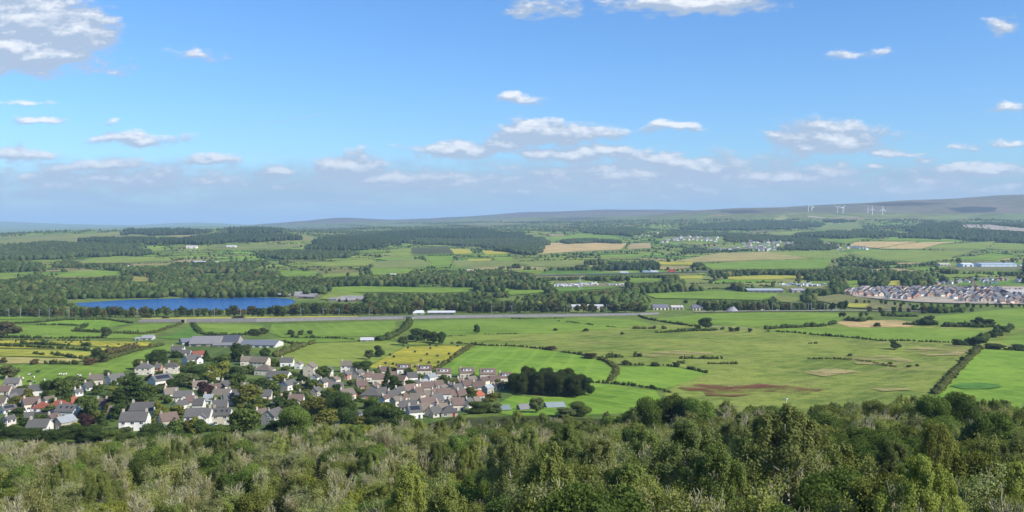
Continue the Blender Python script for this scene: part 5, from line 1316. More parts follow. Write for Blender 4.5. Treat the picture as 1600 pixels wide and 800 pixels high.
HOUSES = [  # column, row of the front wall's foot, width, storeys, roof, walls, turn, chimneys, options
    (20, 611, 25, 2, 'slate', 'cream', 12, 2, ''), (7, 617, 24, 1, 'brown', 'cream', 4, 1, ''), (31, 622, 26, 1, 'slate', 'stone', 6, 1, ''), (58, 619, 26, 1.5, 'slate', 'white', 18, 1, ''), (18, 632, 20, 1.5, 'slate', 'cream', 78, 1, ''),
    (3, 636, 16, 1, 'tan', 'white', 6, 1, ''), (12, 647, 22, 1, 'slate', 'white', 58, 1, 'solar'), (49, 641, 28, 1.5, 'brown', 'cream', 38, 1, 'wing'), (66, 644, 28, 1, 'red', 'white', 4, 1, 'hip'), (93, 641, 33, 1, 'red', 'white', 10, 1, 'hip'),
    (121, 636, 18, 1, 'red', 'brick', 20, 1, ''), (107, 653, 36, 1.5, 'slate', 'white', -10, 1, 'sky'), (14, 672, 17, 2, 'slate', 'cream', 66, 1, ''), (62, 674, 36, 1, 'slate', 'white', 3, 1, ''), (101, 671, 30, 1.5, 'pale', 'stone', 64, 1, ''),
    (121, 626, 14, 2, 'slate', 'white', 60, 2, ''),
    (150, 602, 24, 1.5, 'tan', 'cream', 20, 1, ''), (180, 601, 28, 1.5, 'slate', 'white', 55, 1, 'wing'), (137, 611, 13, 1, 'slate', 'white', 40, 1, ''), (226, 586, 28, 2, 'slate', 'cream', 4, 2, 'hip'), (268, 584, 24, 2, 'slate', 'cream', 6, 1, 'hip'),
    (251, 603, 32, 1.5, 'slate', 'white', 52, 1, 'solar'), (248, 580, 10, 1, 'slate', 'brick', 6, 1, ''), (278, 551, 22, 1, 'slate', 'white', 5, 1, ''), (211, 673, 46, 2, 'slate', 'white', 6, 2, 'porch'), (224, 655, 40, 2, 'slate', 'white', 6, 1, ''),
    (262, 668, 30, 1.5, 'brown', 'stone', 40, 1, 'wing'), (160, 639, 20, 1, 'brown', 'cream', 5, 2, ''), (176, 651, 11, 1, 'tan', 'white', 8, 0, ''),
    (267, 621, 24, 1, 'tan', 'white', 30, 1, ''), (287, 626, 32, 1, 'slate', 'white', 4, 1, 'wing'), (281, 640, 22, 1, 'slate', 'white', 62, 1, ''), (300, 569, 26, 1.5, 'slate', 'white', 48, 1, 'wing'), (309, 562, 20, 1.5, 'red', 'white', 36, 0, ''),
    (291, 557, 16, 1, 'slate', 'white', 8, 1, ''), (331, 596, 22, 1.5, 'slate', 'white', 80, 1, ''), (312, 609, 24, 1, 'tan', 'cream', 20, 1, ''), (338, 612, 22, 1, 'brown', 'cream', 62, 1, ''), (355, 608, 20, 1, 'slate', 'white', 10, 1, ''),
    (348, 623, 32, 1, 'tan', 'white', -10, 1, ''), (371, 624, 34, 1, 'slate', 'white', -6, 1, ''), (393, 619, 28, 1.5, 'slate', 'white', 18, 1, 'sky'), (326, 632, 16, 1, 'pale', 'white', 6, 1, ''), (311, 643, 18, 1.5, 'slate', 'white', 5, 1, ''),
    (311, 666, 44, 2, 'slate', 'white', 3, 2, 'wing porch'), (347, 664, 33, 2, 'slate', 'cream', 3, 1, 'sky'), (345, 641, 24, 1, 'slate', 'cream', 10, 1, ''),
    (388, 571, 24, 1.5, 'tan', 'cream', 4, 1, ''), (407, 576, 32, 2, 'tan', 'cream', -12, 0, ''), (414, 586, 30, 1.5, 'tan', 'cream', -12, 0, 'hip'), (436, 594, 40, 1, 'slate', 'white', -12, 0, ''), (449, 573, 22, 1.5, 'slate', 'white', 4, 1, ''),
    (467, 577, 14, 1.5, 'tan', 'white', 82, 0, ''), (485, 588, 24, 2.5, 'tan', 'cream', 84, 0, ''), (494, 598, 17, 1.5, 'slate', 'white', 74, 1, ''), (451, 610, 24, 1.5, 'slate', 'white', 62, 1, 'wing'), (473, 622, 18, 1, 'brown', 'cream', 58, 1, ''),
    (494, 620, 18, 1.5, 'slate', 'stone', 74, 1, ''), (463, 640, 26, 2, 'brown', 'white', 4, 1, 'wing'), (427, 665, 34, 2, 'slate', 'stone', 72, 1, ''), (407, 662, 22, 2, 'tan', 'white', 58, 1, ''), (415, 624, 22, 1, 'slate', 'white', 6, 1, ''),
    (511, 590, 18, 2, 'slate', 'white', 72, 1, ''), (541, 582, 18, 2, 'tan', 'white', 6, 1, ''), (541, 594, 16, 1.5, 'slate', 'brick', 74, 1, ''), (552, 588, 11, 1.5, 'slate', 'white', 8, 1, ''), (525, 615, 26, 1.5, 'slate', 'brick', 6, 1, ''),
    (541, 626, 26, 1.5, 'tan', 'cream', 40, 1, ''), (567, 599, 16, 1.5, 'brown', 'cream', 74, 1, ''), (578, 597, 12, 1.5, 'brown', 'white', 12, 1, ''), (565, 608, 20, 1, 'brown', 'brick', 20, 1, ''), (586, 611, 18, 1, 'brown', 'cream', 70, 1, ''),
    (592, 600, 24, 1.5, 'brown', 'cream', 8, 1, ''), (600, 588, 20, 1.5, 'brown', 'white', 30, 1, ''), (581, 623, 36, 1, 'slate', 'brick', -5, 1, 'hip'), (601, 633, 18, 1.5, 'brown', 'white', 64, 1, ''), (561, 653, 11, 1, 'slate', 'white', 70, 0, ''),
    (631, 584, 24, 1.5, 'brown', 'white', 6, 0, 'dormer'), (663, 586, 26, 1.5, 'brown', 'cream', 8, 1, 'dormer'), (693, 591, 26, 1.5, 'brown', 'cream', 10, 0, 'dormer'), (729, 590, 26, 1.5, 'brown', 'cream', 10, 1, 'dormer'), (762, 592, 28, 1.5, 'brown', 'cream', 6, 0, 'dormer'), (789, 598, 22, 1.5, 'brown', 'cream', 8, 1, 'dormer'),
    (627, 600, 20, 1, 'brown', 'cream', -20, 1, ''), (673, 598, 18, 1.5, 'pale', 'white', 52, 1, ''), (661, 604, 17, 1, 'pale', 'white', 52, 1, ''), (648, 605, 16, 1, 'slate', 'white', 48, 0, ''), (668, 614, 22, 1.5, 'brown', 'cream', 8, 1, ''), (639, 615, 24, 1, 'brown', 'white', 36, 1, 'wing'),
    (652, 618, 20, 1, 'brown', 'cream', 54, 1, ''), (614, 625, 20, 1, 'slate', 'white', 20, 1, ''), (630, 627, 18, 1, 'brown', 'cream', 62, 1, ''), (637, 642, 30, 1, 'slate', 'white', 4, 1, ''), (647, 654, 24, 1.5, 'slate', 'white', 22, 1, 'solar'),
    (667, 637, 28, 1, 'brown', 'cream', 30, 1, ''), (660, 647, 24, 1, 'tan', 'white', 34, 1, ''), (694, 625, 24, 1.5, 'brown', 'white', 8, 1, ''), (684, 642, 16, 1.5, 'brown', 'white', 70, 1, ''), (704, 634, 16, 1, 'tan', 'cream', 55, 1, ''), (701, 651, 30, 1, 'slate', 'stone', 12, 0, 'hip'),
    (678, 652, 22, 1, 'slate', 'cream', 40, 1, ''), (702, 612, 14, 1.5, 'slate', 'cream', 74, 1, ''), (714, 614, 16, 1, 'slate', 'cream', 30, 1, ''), (733, 607, 26, 1, 'brown', 'cream', 20, 1, ''), (748, 610, 22, 1, 'brown', 'white', 10, 1, ''), (772, 600, 18, 1, 'brown', 'cream', 20, 0, ''), (719, 604, 14, 1, 'brown', 'white', 40, 1, ''),
    (749, 624, 18, 1, 'orange', 'white', 8, 0, 'hip'), (762, 616, 17, 1.5, 'pale', 'stone', 54, 0, ''), (731, 638, 17, 1.5, 'slate', 'white', 66, 1, ''), (720, 624, 16, 1, 'brown', 'cream', 24, 1, ''), (744, 636, 12, 1, 'tan', 'cream', 30, 0, ''),
    (736, 599, 18, 1, 'tan', 'cream', 48, 0, ''), (612, 611, 15, 1, 'brown', 'cream', 24, 1, ''), (685, 608, 16, 1, 'brown', 'white', 24, 1, ''),
]
for px, py in [(610, 594), (643, 598), (680, 619), (655, 628), (648, 634), (682, 631), (692, 614), (712, 624), (716, 642), (690, 647), (742, 604), (755, 604), (776, 610), (624, 617), (596, 620), (620, 636), (668, 625), (560, 592), (505, 606), (475, 608), (440, 618), (432, 634), (398, 630), (382, 612), (325, 614), (300, 634), (34, 635), (76, 635), (28, 654), (46, 662), (82, 660), (524, 602), (357, 634), (418, 606)]:
    HOUSES.append((px, py, RNG.uniform(14, 21), RNG.choice([1, 1, 1.5]), str(RNG.choice(['slate', 'brown', 'tan'])), str(RNG.choice(['white', 'cream', 'cream'])), float(RNG.choice([8, 24, 52, 70])), int(RNG.integers(0, 2)), ''))
ROOFW = {'slate': 'slate-grey', 'brown': 'brown', 'red': 'red-tiled', 'tan': 'tan', 'orange': 'bright orange', 'pale': 'pale grey'}
def vplace(px, py):
    if px < 140: return "in the village's near corner" if py > 630 else 'at the far left of the village'
    if px < 250: return 'below the spreading cedar' if py > 630 else 'behind the spreading cedar'
    if px < 355: return 'round the copper beech' if py > 590 else 'near the farm barns'
    if px < 520: return 'by the tan-roofed block' if py < 600 else 'beside the gabled stone house'
    if px < 610: return 'left of the crowded bungalows' if py < 612 else 'behind the dark garden tree'
    if py < 600: return 'just under the mown field'
    return 'among the crowded bungalows' if px < 700 else 'close to the orange roof'
def hlabel(px, py, st, roof, wall, yaw, opts):
    kind = 'bungalow' if st == 1 else 'house' if st >= 2 else 'cottage'
    w = {'white': 'white', 'cream': 'cream', 'stone': 'grey stone', 'brick': 'brick'}[wall]
    ex = ' with dormers' if 'dormer' in opts else ' with solar panels' if 'solar' in opts else ' with skylights' if 'sky' in opts else ' and front gable' if 'wing' in opts else ', hipped,' if 'hip' in opts else ', gable to the front,' if yaw > 45 else ''
    return f'{w} {kind}, {ROOFW[roof]} roof{ex} {vplace(px, py)}'.replace(',,', ',').replace(', ,', ',')
for (px, py, wpx, st, roof, wall, yaw, nch, opts) in HOUSES:
    house(px, py, wpx, st, roof, wall, yaw, hlabel(px, py, st, roof, wall, yaw, opts), opts, nch)

# ------------------------------------------------------------------ sheds, barns and works
def shed(px, py, wpx, hpx, roofc, wallc, label, name='barn', cat='barn', depth=None, rz=0.0, doors=2, pitch=12, ribs=0):
    p = unproject(px, py); s = p.y / F_PX; W, H = wpx * s, hpx * s; Dp = depth or min(30, max(8, W * .45))
    o = thing(name, label, cat, p, R(rz)); rh = Dp / 2 * math.tan(R(pitch)); bm = bmesh.new()
    prism(bm, [(-Dp / 2, -3), (Dp / 2, -3), (Dp / 2, H), (0, H + rh), (-Dp / 2, H)], 0, -W / 2, W / 2)
    mesh_obj('wall', fin(bm, 'wall'), [M_WALL], o, color=wallc)
    bm = bmesh.new(); e = Dp / 2 + .5; z = H - .5 * math.tan(R(pitch)) + .03
    prism(bm, [(-e, z), (0, H + rh + .03), (e, z), (e, z + .22), (0, H + rh + .28), (-e, z + .22)], 0, -W / 2 - .4, W / 2 + .4)
    r = mesh_obj('roof', fin(bm, 'roof'), [M_METAL], o, color=roofc)
    for k in range(doors):
        x = -W / 2 + W * (k + .5) / doors; bm = bmesh.new(); dw = min(4.5, W / doors * .55); box(bm, x - dw / 2, x + dw / 2, -Dp / 2 - .1, -Dp / 2 - .004, 0, H * .72)
        mesh_obj('door', fin(bm, 'door'), [M_PAINT], o, color=(.06, .07, .08))
    for k in range(ribs):
        x = -W / 2 + W * (k + .5) / ribs; bm = bmesh.new(); box(bm, x - .35, x + .35, -Dp / 2 - .3, -Dp / 2 - .004, 0, H * .97)
        mesh_obj('pillar', fin(bm, 'pillar'), [M_METAL], o, color=(.30, .33, .38))
    return o
LG, MG, DG = (.30, .30, .30), (.165, .168, .175), (.085, .088, .095)
for a in [
    (325, 538.5, 44, 5, (.23, .215, .20), (.30, .26, .22), 'large pale-roofed barn, biggest of the farm behind the village', 'barn', 'barn', 30, 5, 3, 16), (362, 537.5, 26, 5.5, DG, (.3, .28, .26), 'dark-roofed barn right of the large pale-roofed barn', 'barn', 'barn', 26, 5, 2, 18),
    (409, 541, 56, 4.5, MG, (.55, .53, .5), 'long low grey barn with white front right of the farm', 'barn', 'barn', 22, -4, 5, 14), (290, 537, 15, 4, MG, (.4, .38, .34), 'small grey shed left of the large pale-roofed barn', 'barn', 'barn', 14, 30, 1, 18),
    (232, 530, 16, 3, LG, (.5, .48, .45), 'pale grey field barn left of the dark green field', 'barn', 'barn', 12, 8, 2, 16), (216, 531, 7, 2.5, LG, (.6, .6, .58), 'tiny white shed beside the pale grey field barn', 'barn', 'barn', 6, 10, 1, 16),
    (574, 532.5, 20, 2.4, (.5, .49, .47), (.45, .38, .32), 'white-roofed field shed right of the thick hedge below the bridge', 'barn', 'barn', 12, 6, 2, 14), (350, 541.5, 30, 3.5, (.22, .205, .19), (.28, .25, .22), 'low brownish lean-to in front of the large pale-roofed barn', 'barn', 'barn', 12, 5, 3, 12),
    (690, 490.8, 42, 3.2, (.58, .58, .57), (.14, .13, .13), 'long white-roofed trackside shed right of the railway bridge', 'trackside_shed', 'shed', 14, 3, 4, 12), (652, 490.5, 18, 2.4, (.55, .58, .56), (.3, .3, .29), 'pale sloping-roofed shed left of the white trackside shed', 'trackside_shed', 'shed', 14, 20, 1, 18),
    (917, 482, 49, 4, (.55, .53, .49), (.5, .46, .40), 'long white depot behind the embankment', 'depot', 'depot', 20, 2, 6, 10), (932, 484, 14, 2.6, (.5, .4, .33), (.6, .55, .5), 'small brown-roofed shed before the long white depot\'s right end', 'trackside_shed', 'shed', 8, 2, 1, 16),
    (963, 480.5, 18, 2.5, (.62, .62, .62), (.4, .4, .4), 'low grey shed right of the long white depot', 'trackside_shed', 'shed', 10, 2, 2, 12), (1031, 483.5, 24, 4.2, (.17, .16, .19), (.72, .66, .5), 'cream works with dark roof at the embankment\'s right end', 'works', 'works', 16, 4, 4, 20), (1057, 483, 18, 3.6, (.55, .50, .44), (.5, .44, .37), 'tan works right of the cream works', 'works', 'works', 14, 3, 3, 14),
    (1089, 484, 16, 4.0, (.16, .14, .17), (.68, .6, .52), 'cream building with purple-grey roof right of the tan works', 'works', 'works', 12, 3, 3, 26), (1193, 456.3, 56, 3.4, (.36, .40, .40), (.15, .14, .15), 'very long dark shed below the caravans right of centre', 'warehouse', 'warehouse', 24, 1, 6, 10), (1245, 456.5, 19, 3.6, (.34, .33, .36), (.46, .38, .33), 'tan shed right of the very long dark shed', 'warehouse', 'warehouse', 18, 1, 2, 12),
    (1508, 417, 17, 4.6, (.7, .73, .78), (.66, .70, .76), 'short white warehouse left of the long blue-white one', 'warehouse', 'warehouse', 30, 2, 2, 8), (1554, 417, 56, 4.8, (.42, .48, .56), (.50, .57, .67), 'long blue-white warehouse with dark piers', 'warehouse', 'warehouse', 40, 2, 0, 6, 6), (1474, 415.5, 16, 2.8, (.62, .58, .5), (.62, .56, .44), 'low cream warehouse left of the white one', 'warehouse', 'warehouse', 20, 2, 3, 10),
    (1612, 462, 88, 5.5, (.50, .43, .36), (.17, .10, .08), 'huge tan-roofed shed with brown wall behind the new estate', 'warehouse', 'warehouse', 46, 2, 4, 10), (1602, 417, 22, 2, (.6, .6, .58), (.6, .55, .45), 'low pale warehouse right of the long blue-white one', 'warehouse', 'warehouse', 16, 2, 2, 10),
    (300, 388, 16, 2.2, (.5, .42, .4), (.7, .66, .62), 'far white farmstead on the left hill', 'farmstead', 'farm', 24, 8, 2, 20), (362, 386.5, 14, 1.8, (.6, .6, .6), (.66, .64, .6), 'far pale farm shed on the left hill beside the wood', 'farmstead', 'farm', 20, 4, 2, 14), (345, 413, 16, 2.6, (.5, .4, .36), (.62, .55, .5), 'pinkish farm building among trees above the lake', 'farmstead', 'farm', 18, 5, 3, 18), (310, 410.5, 26, 1.8, (.55, .56, .6), (.5, .5, .52), 'long pale shed among trees above the lake', 'farmstead', 'farm', 14, 3, 3, 10),
    (205, 419, 9, 2.6, (.45, .38, .34), (.64, .56, .48), 'small tan farmhouse in the left woods', 'farmstead', 'farm', 12, 5, 2, 24), (130, 448.5, 12, 3, (.7, .7, .7), (.8, .79, .76), 'white farmhouse in the woods left of the lake', 'farmstead', 'farm', 12, 10, 2, 20), (614, 431, 8, 2, (.75, .74, .72), (.6, .56, .5), 'small white-roofed shed on the middle slope', 'farmstead', 'farm', 12, 5, 1, 14), (735, 425, 10, 2.5, (.4, .3, .28), (.6, .5, .45), 'pinkish farmhouse on the middle slope', 'farmstead', 'farm', 12, 5, 2, 24),
    (1015, 416, 18, 2.0, (.32, .33, .36), (.3, .28, .3), 'dark farm shed beside the yellow field in the middle distance', 'farmstead', 'farm', 20, 3, 3, 12), (661, 472.5, 16, 1.8, (.78, .78, .77), (.7, .68, .66), 'low white shed in the trees above the railway bridge', 'farmstead', 'farm', 10, 2, 2, 10), (1352, 458 - 6, 14, 2.2, (.4, .3, .28), (.5, .38, .33), 'brick farmhouse left of the new estate', 'farmstead', 'farm', 12, 10, 2, 28)]:
    shed(*a)
# greenhouse-like shed and stone hut between the wood and the small meadow
shed(866, 636, 28, 2.6, (.24, .28, .27), (.3, .28, .24), 'glassy pale roof of a shed in the trees below the dark copse', 'garden_shed', 'shed', 8, 12, 1, 20)
shed(818, 640, 16, 2.8, (.2, .19, .18), (.36, .33, .3), 'little grey stone hut left of the glassy shed below the copse', 'garden_shed', 'shed', 5, 20, 1, 34)
shed(788, 641, 14, 3, (.16, .20, .20), (.2, .2, .2), 'little dark green-roofed hut at the meadow\'s left end', 'garden_shed', 'shed', 5, 20, 1, 30)

# ------------------------------------------------------------------ the new estate, lodges, caravans and the far villages
def small_house_mesh(W, Dp, H, pitch, chim, name='house_body'):
    """far houses of a few pixels: walls, tiled roof, chimney and window openings in one mesh"""
    bm = bmesh.new(); tp = math.tan(R(pitch)); rh = Dp / 2 * tp
    prism(bm, [(-Dp / 2, -2), (Dp / 2, -2), (Dp / 2, H), (0, H + rh), (-Dp / 2, H)], 0, -W / 2, W / 2)
    nst = 2 if H > 4 else 1
    for lv in range(nst):
        for k in range(3): x = -W / 2 + W * (k + .5) / 3; box(bm, x - .6, x + .6, -Dp / 2 - .05, -Dp / 2 - .004, .9 + 2.6 * lv, 2.1 + 2.6 * lv, 1)
        for sx_ in (-1, 1):
            x = sx_ * W / 2; box(bm, min(x, x + sx_ * .05) + (.004 if sx_ > 0 else 0), max(x, x + sx_ * .05) - (.004 if sx_ < 0 else 0), -.6, .6, .9 + 2.6 * lv, 2.1 + 2.6 * lv, 1)
    wm = fin(bm, 'wall'); wm.materials.append(M_WALL); wm.materials.append(M_GLASS)
    bm = bmesh.new(); e = Dp / 2 + .35; z = H - .35 * tp + .02
    prism(bm, [(-e, z), (0, H + rh + .02), (e, z), (e, z + .18), (0, H + rh + .24), (-e, z + .18)], 0, -W / 2 - .2, W / 2 + .2)
    if chim: box(bm, W * .28, W * .28 + .9, -.4, .4, H + rh - .3, H + rh + 1.3)
    rm = fin(bm, 'roof'); rm.materials.append(M_ROOF)
    return wm, rm
SMALL = [small_house_mesh(*a) for a in ((9, 7.5, 4.9, 34, 1), (7.5, 8, 4.9, 36, 0), (11, 7.5, 4.9, 33, 1), (10, 7, 2.8, 34, 0), (12, 8, 2.9, 30, 0))]
def small_house(name, p, rz, which, wc, rc, label, cat='house', group=None, scale=1.0):
    o = thing(name, label, cat, p, R(rz), group); o.scale = (scale,) * 3
    w, r = SMALL[which]
    mesh_obj('wall', w, parent=o, color=wc); mesh_obj('roof', r, parent=o, color=rc)
    return o
EW = [(.66, .54, .42), (.70, .64, .55), (.74, .71, .66), (.52, .31, .23), (.60, .40, .29), (.64, .49, .38), (.70, .60, .48)]
EWN = ['buff', 'cream', 'white', 'red brick', 'orange brick', 'pinkish', 'sandy']
ER = [(.125, .132, .155), (.15, .145, .15), (.185, .14, .125), (.11, .12, .145)]
EST_ROWS = [('back row', 453.3, 1366, 1562, 9.6), ('second row from behind', 455.6, 1330, 1566, 10.2), ('third row from behind', 458.2, 1316, 1600, 10.4), ('fourth row from behind', 461.2, 1322, 1604, 10.8), ('fifth row from behind', 464.4, 1352, 1600, 11.2), ('sixth row from behind', 468.0, 1384, 1604, 11.4), ('front row', 472.2, 1498, 1604, 12.4), ('foremost row', 475.5, 1560, 1604, 13)]
for rn, py, a, b, sp in EST_ROWS:
    n = int((b - a) / sp / .84)
    for k in range(n):
        px = a + (b - a) * (k + .5 + RNG.uniform(-.25, .25)) / n
        if rn.startswith('sixth') and 1438 < px < 1482: continue
        i = int(RNG.integers(7)); w_ = int(RNG.integers(3)); yaw = RNG.choice([12, 78, 25, 60, 85, 100])
        part = 'left end' if px < 1400 else 'left half' if px < 1460 else 'middle' if px < 1510 else 'right half' if px < 1560 else 'right end'
        small_house('estate_house', unproject(px, py + RNG.uniform(-.5, .5)), yaw + RNG.uniform(-6, 6), w_, EW[i], ER[int(RNG.integers(4))], f'{EWN[i]} house, {rn}, {part} of the new estate', 'house', 'houses of the new estate')
# homes among trees behind the estate
for px, py in [(1464, 444.5), (1474, 444), (1485, 444.3), (1494, 443), (1499, 442), (1511, 441.5), (1508, 439.5), (1516, 439), (1523, 438.5), (1522, 444.5), (1534, 438.8), (1540, 439), (1538, 442.5), (1544, 443), (1548, 438), (1554, 443.5), (1558, 439.3), (1564, 439), (1571, 438.5), (1589, 442), (1596, 440.5), (1600, 442), (1478, 441), (1455, 446)]:
    i = int(RNG.integers(1, 4)); small_house('suburb_house', unproject(px, py), RNG.uniform(0, 90), int(RNG.integers(5)), EW[i], ER[int(RNG.integers(4))], f'{EWN[i]} house among trees beyond the new estate', 'house', 'houses among trees beyond the estate')
# the far village
FV = []
for (x0, x1, y0, y1, n) in [(1030, 1070, 374, 379, 14), (1048, 1095, 370.5, 376, 20), (1085, 1125, 372, 379, 14), (1095, 1130, 389, 392, 8), (1120, 1160, 386, 392, 10), (1160, 1215, 376, 385, 26), (1165, 1212, 387, 392, 16), (1210, 1250, 376, 389, 8), (1000, 1030, 364, 372, 6), (1305, 1360, 387, 391.5, 16), (1180, 1210, 390, 392.5, 8)]:
    for k in range(n): FV.append((RNG.uniform(x0, x1), RNG.uniform(y0, y1)))
for px, py in FV:
    i = int(RNG.choice([0, 1, 2, 2, 2])); nm = 'hamlet beside the tan fields' if px > 1300 else 'small hamlet left of the far village' if px < 1030 else 'upper part of the far village' if py < 381 else 'lower part of the far village'
    small_house('village_house', unproject(px, py), RNG.uniform(-20, 70), int(RNG.integers(5)), tuple(c * 1.1 for c in EW[i]), ER[int(RNG.integers(3))], f'{EWN[i]} house in the {nm}', 'house', 'houses of the far village', 1.2)
# lodges on the lake shore
for px, py in [(434, 463.5), (441, 463.7), (448, 464), (454, 462), (462, 462.5), (467, 465), (474, 466), (480, 465.5), (486, 466.5), (490, 464), (466, 461), (521, 470.5), (532, 470), (539, 468), (545, 469.5), (551, 467.5), (556, 469.5), (561, 468), (566, 470), (537, 471.5), (548, 471.5)]:
    small_house('lodge', unproject(px, py), RNG.uniform(-15, 35), 4, (.12, .10, .09) if RNG.uniform() < .6 else (.35, .30, .24), (.22, .21, .21), 'grey-roofed lodge ' + ("on the lake's right-hand shore" if px < 500 else 'in the cluster right of the lake'), 'lodge', 'lakeside lodges')
# caravans
bm = bmesh.new(); prism(bm, [(-3.4, .5), (3.2, .5), (3.4, 1.3), (3.1, 2.7), (-3.0, 2.7), (-3.4, 1.6)], 1, -1.15, 1.15)
CAR_B = fin(bm, 'shell'); CAR_B.materials.append(M_PAINT)
bm = bmesh.new(); box(bm, -2.4, -.8, -1.2, -1.154, 1.45, 2.2); box(bm, .4, 2.2, -1.2, -1.154, 1.45, 2.2); CAR_W = fin(bm, 'window'); CAR_W.materials.append(M_GLASS)
bm = bmesh.new()
for y in (-1.05, 1.05): bmesh.ops.create_cone(bm, cap_ends=True, segments=10, radius1=.36, radius2=.36, depth=.22, matrix=__import__('mathutils').Matrix.Translation((0, y, .36)) @ __import__('mathutils').Matrix.Rotation(R(90), 4, 'X'))
CAR_T = fin(bm, 'wheel'); CAR_T.materials.append(M_BARK)
def caravan(px, py, where, sc_=1.0):
    o = thing('caravan', f'white caravan {where}', 'caravan', unproject(px, py), R(RNG.uniform(-70, 70)), 'parked caravans'); o.scale = (sc_,) * 3
    mesh_obj('shell', CAR_B, parent=o, color=(.62, .62, .6)); mesh_obj('window', CAR_W, parent=o); mesh_obj('wheel', CAR_T, parent=o, color=(.03, .03, .03))
for k in range(26): caravan(866 + k * 1.6 + RNG.uniform(-.6, .6), RNG.uniform(445.5, 449), 'in the left half of the storage park in the trees', 1.15)
for k in range(15): caravan(908 + k * 1.7 + RNG.uniform(-.5, .5), RNG.uniform(443.5, 447), 'in the right half of the storage park in the trees', 1.15)
for k in range(7): caravan(950 + k * 4 + RNG.uniform(-1, 1), RNG.uniform(445.5, 446.8), 'in the row right of the storage park', 1.1)
for k in range(20): caravan(1220 + k * 3.6 + RNG.uniform(-1, 1), RNG.uniform(444.5, 448), 'in the site above the very long dark shed', 1.25)

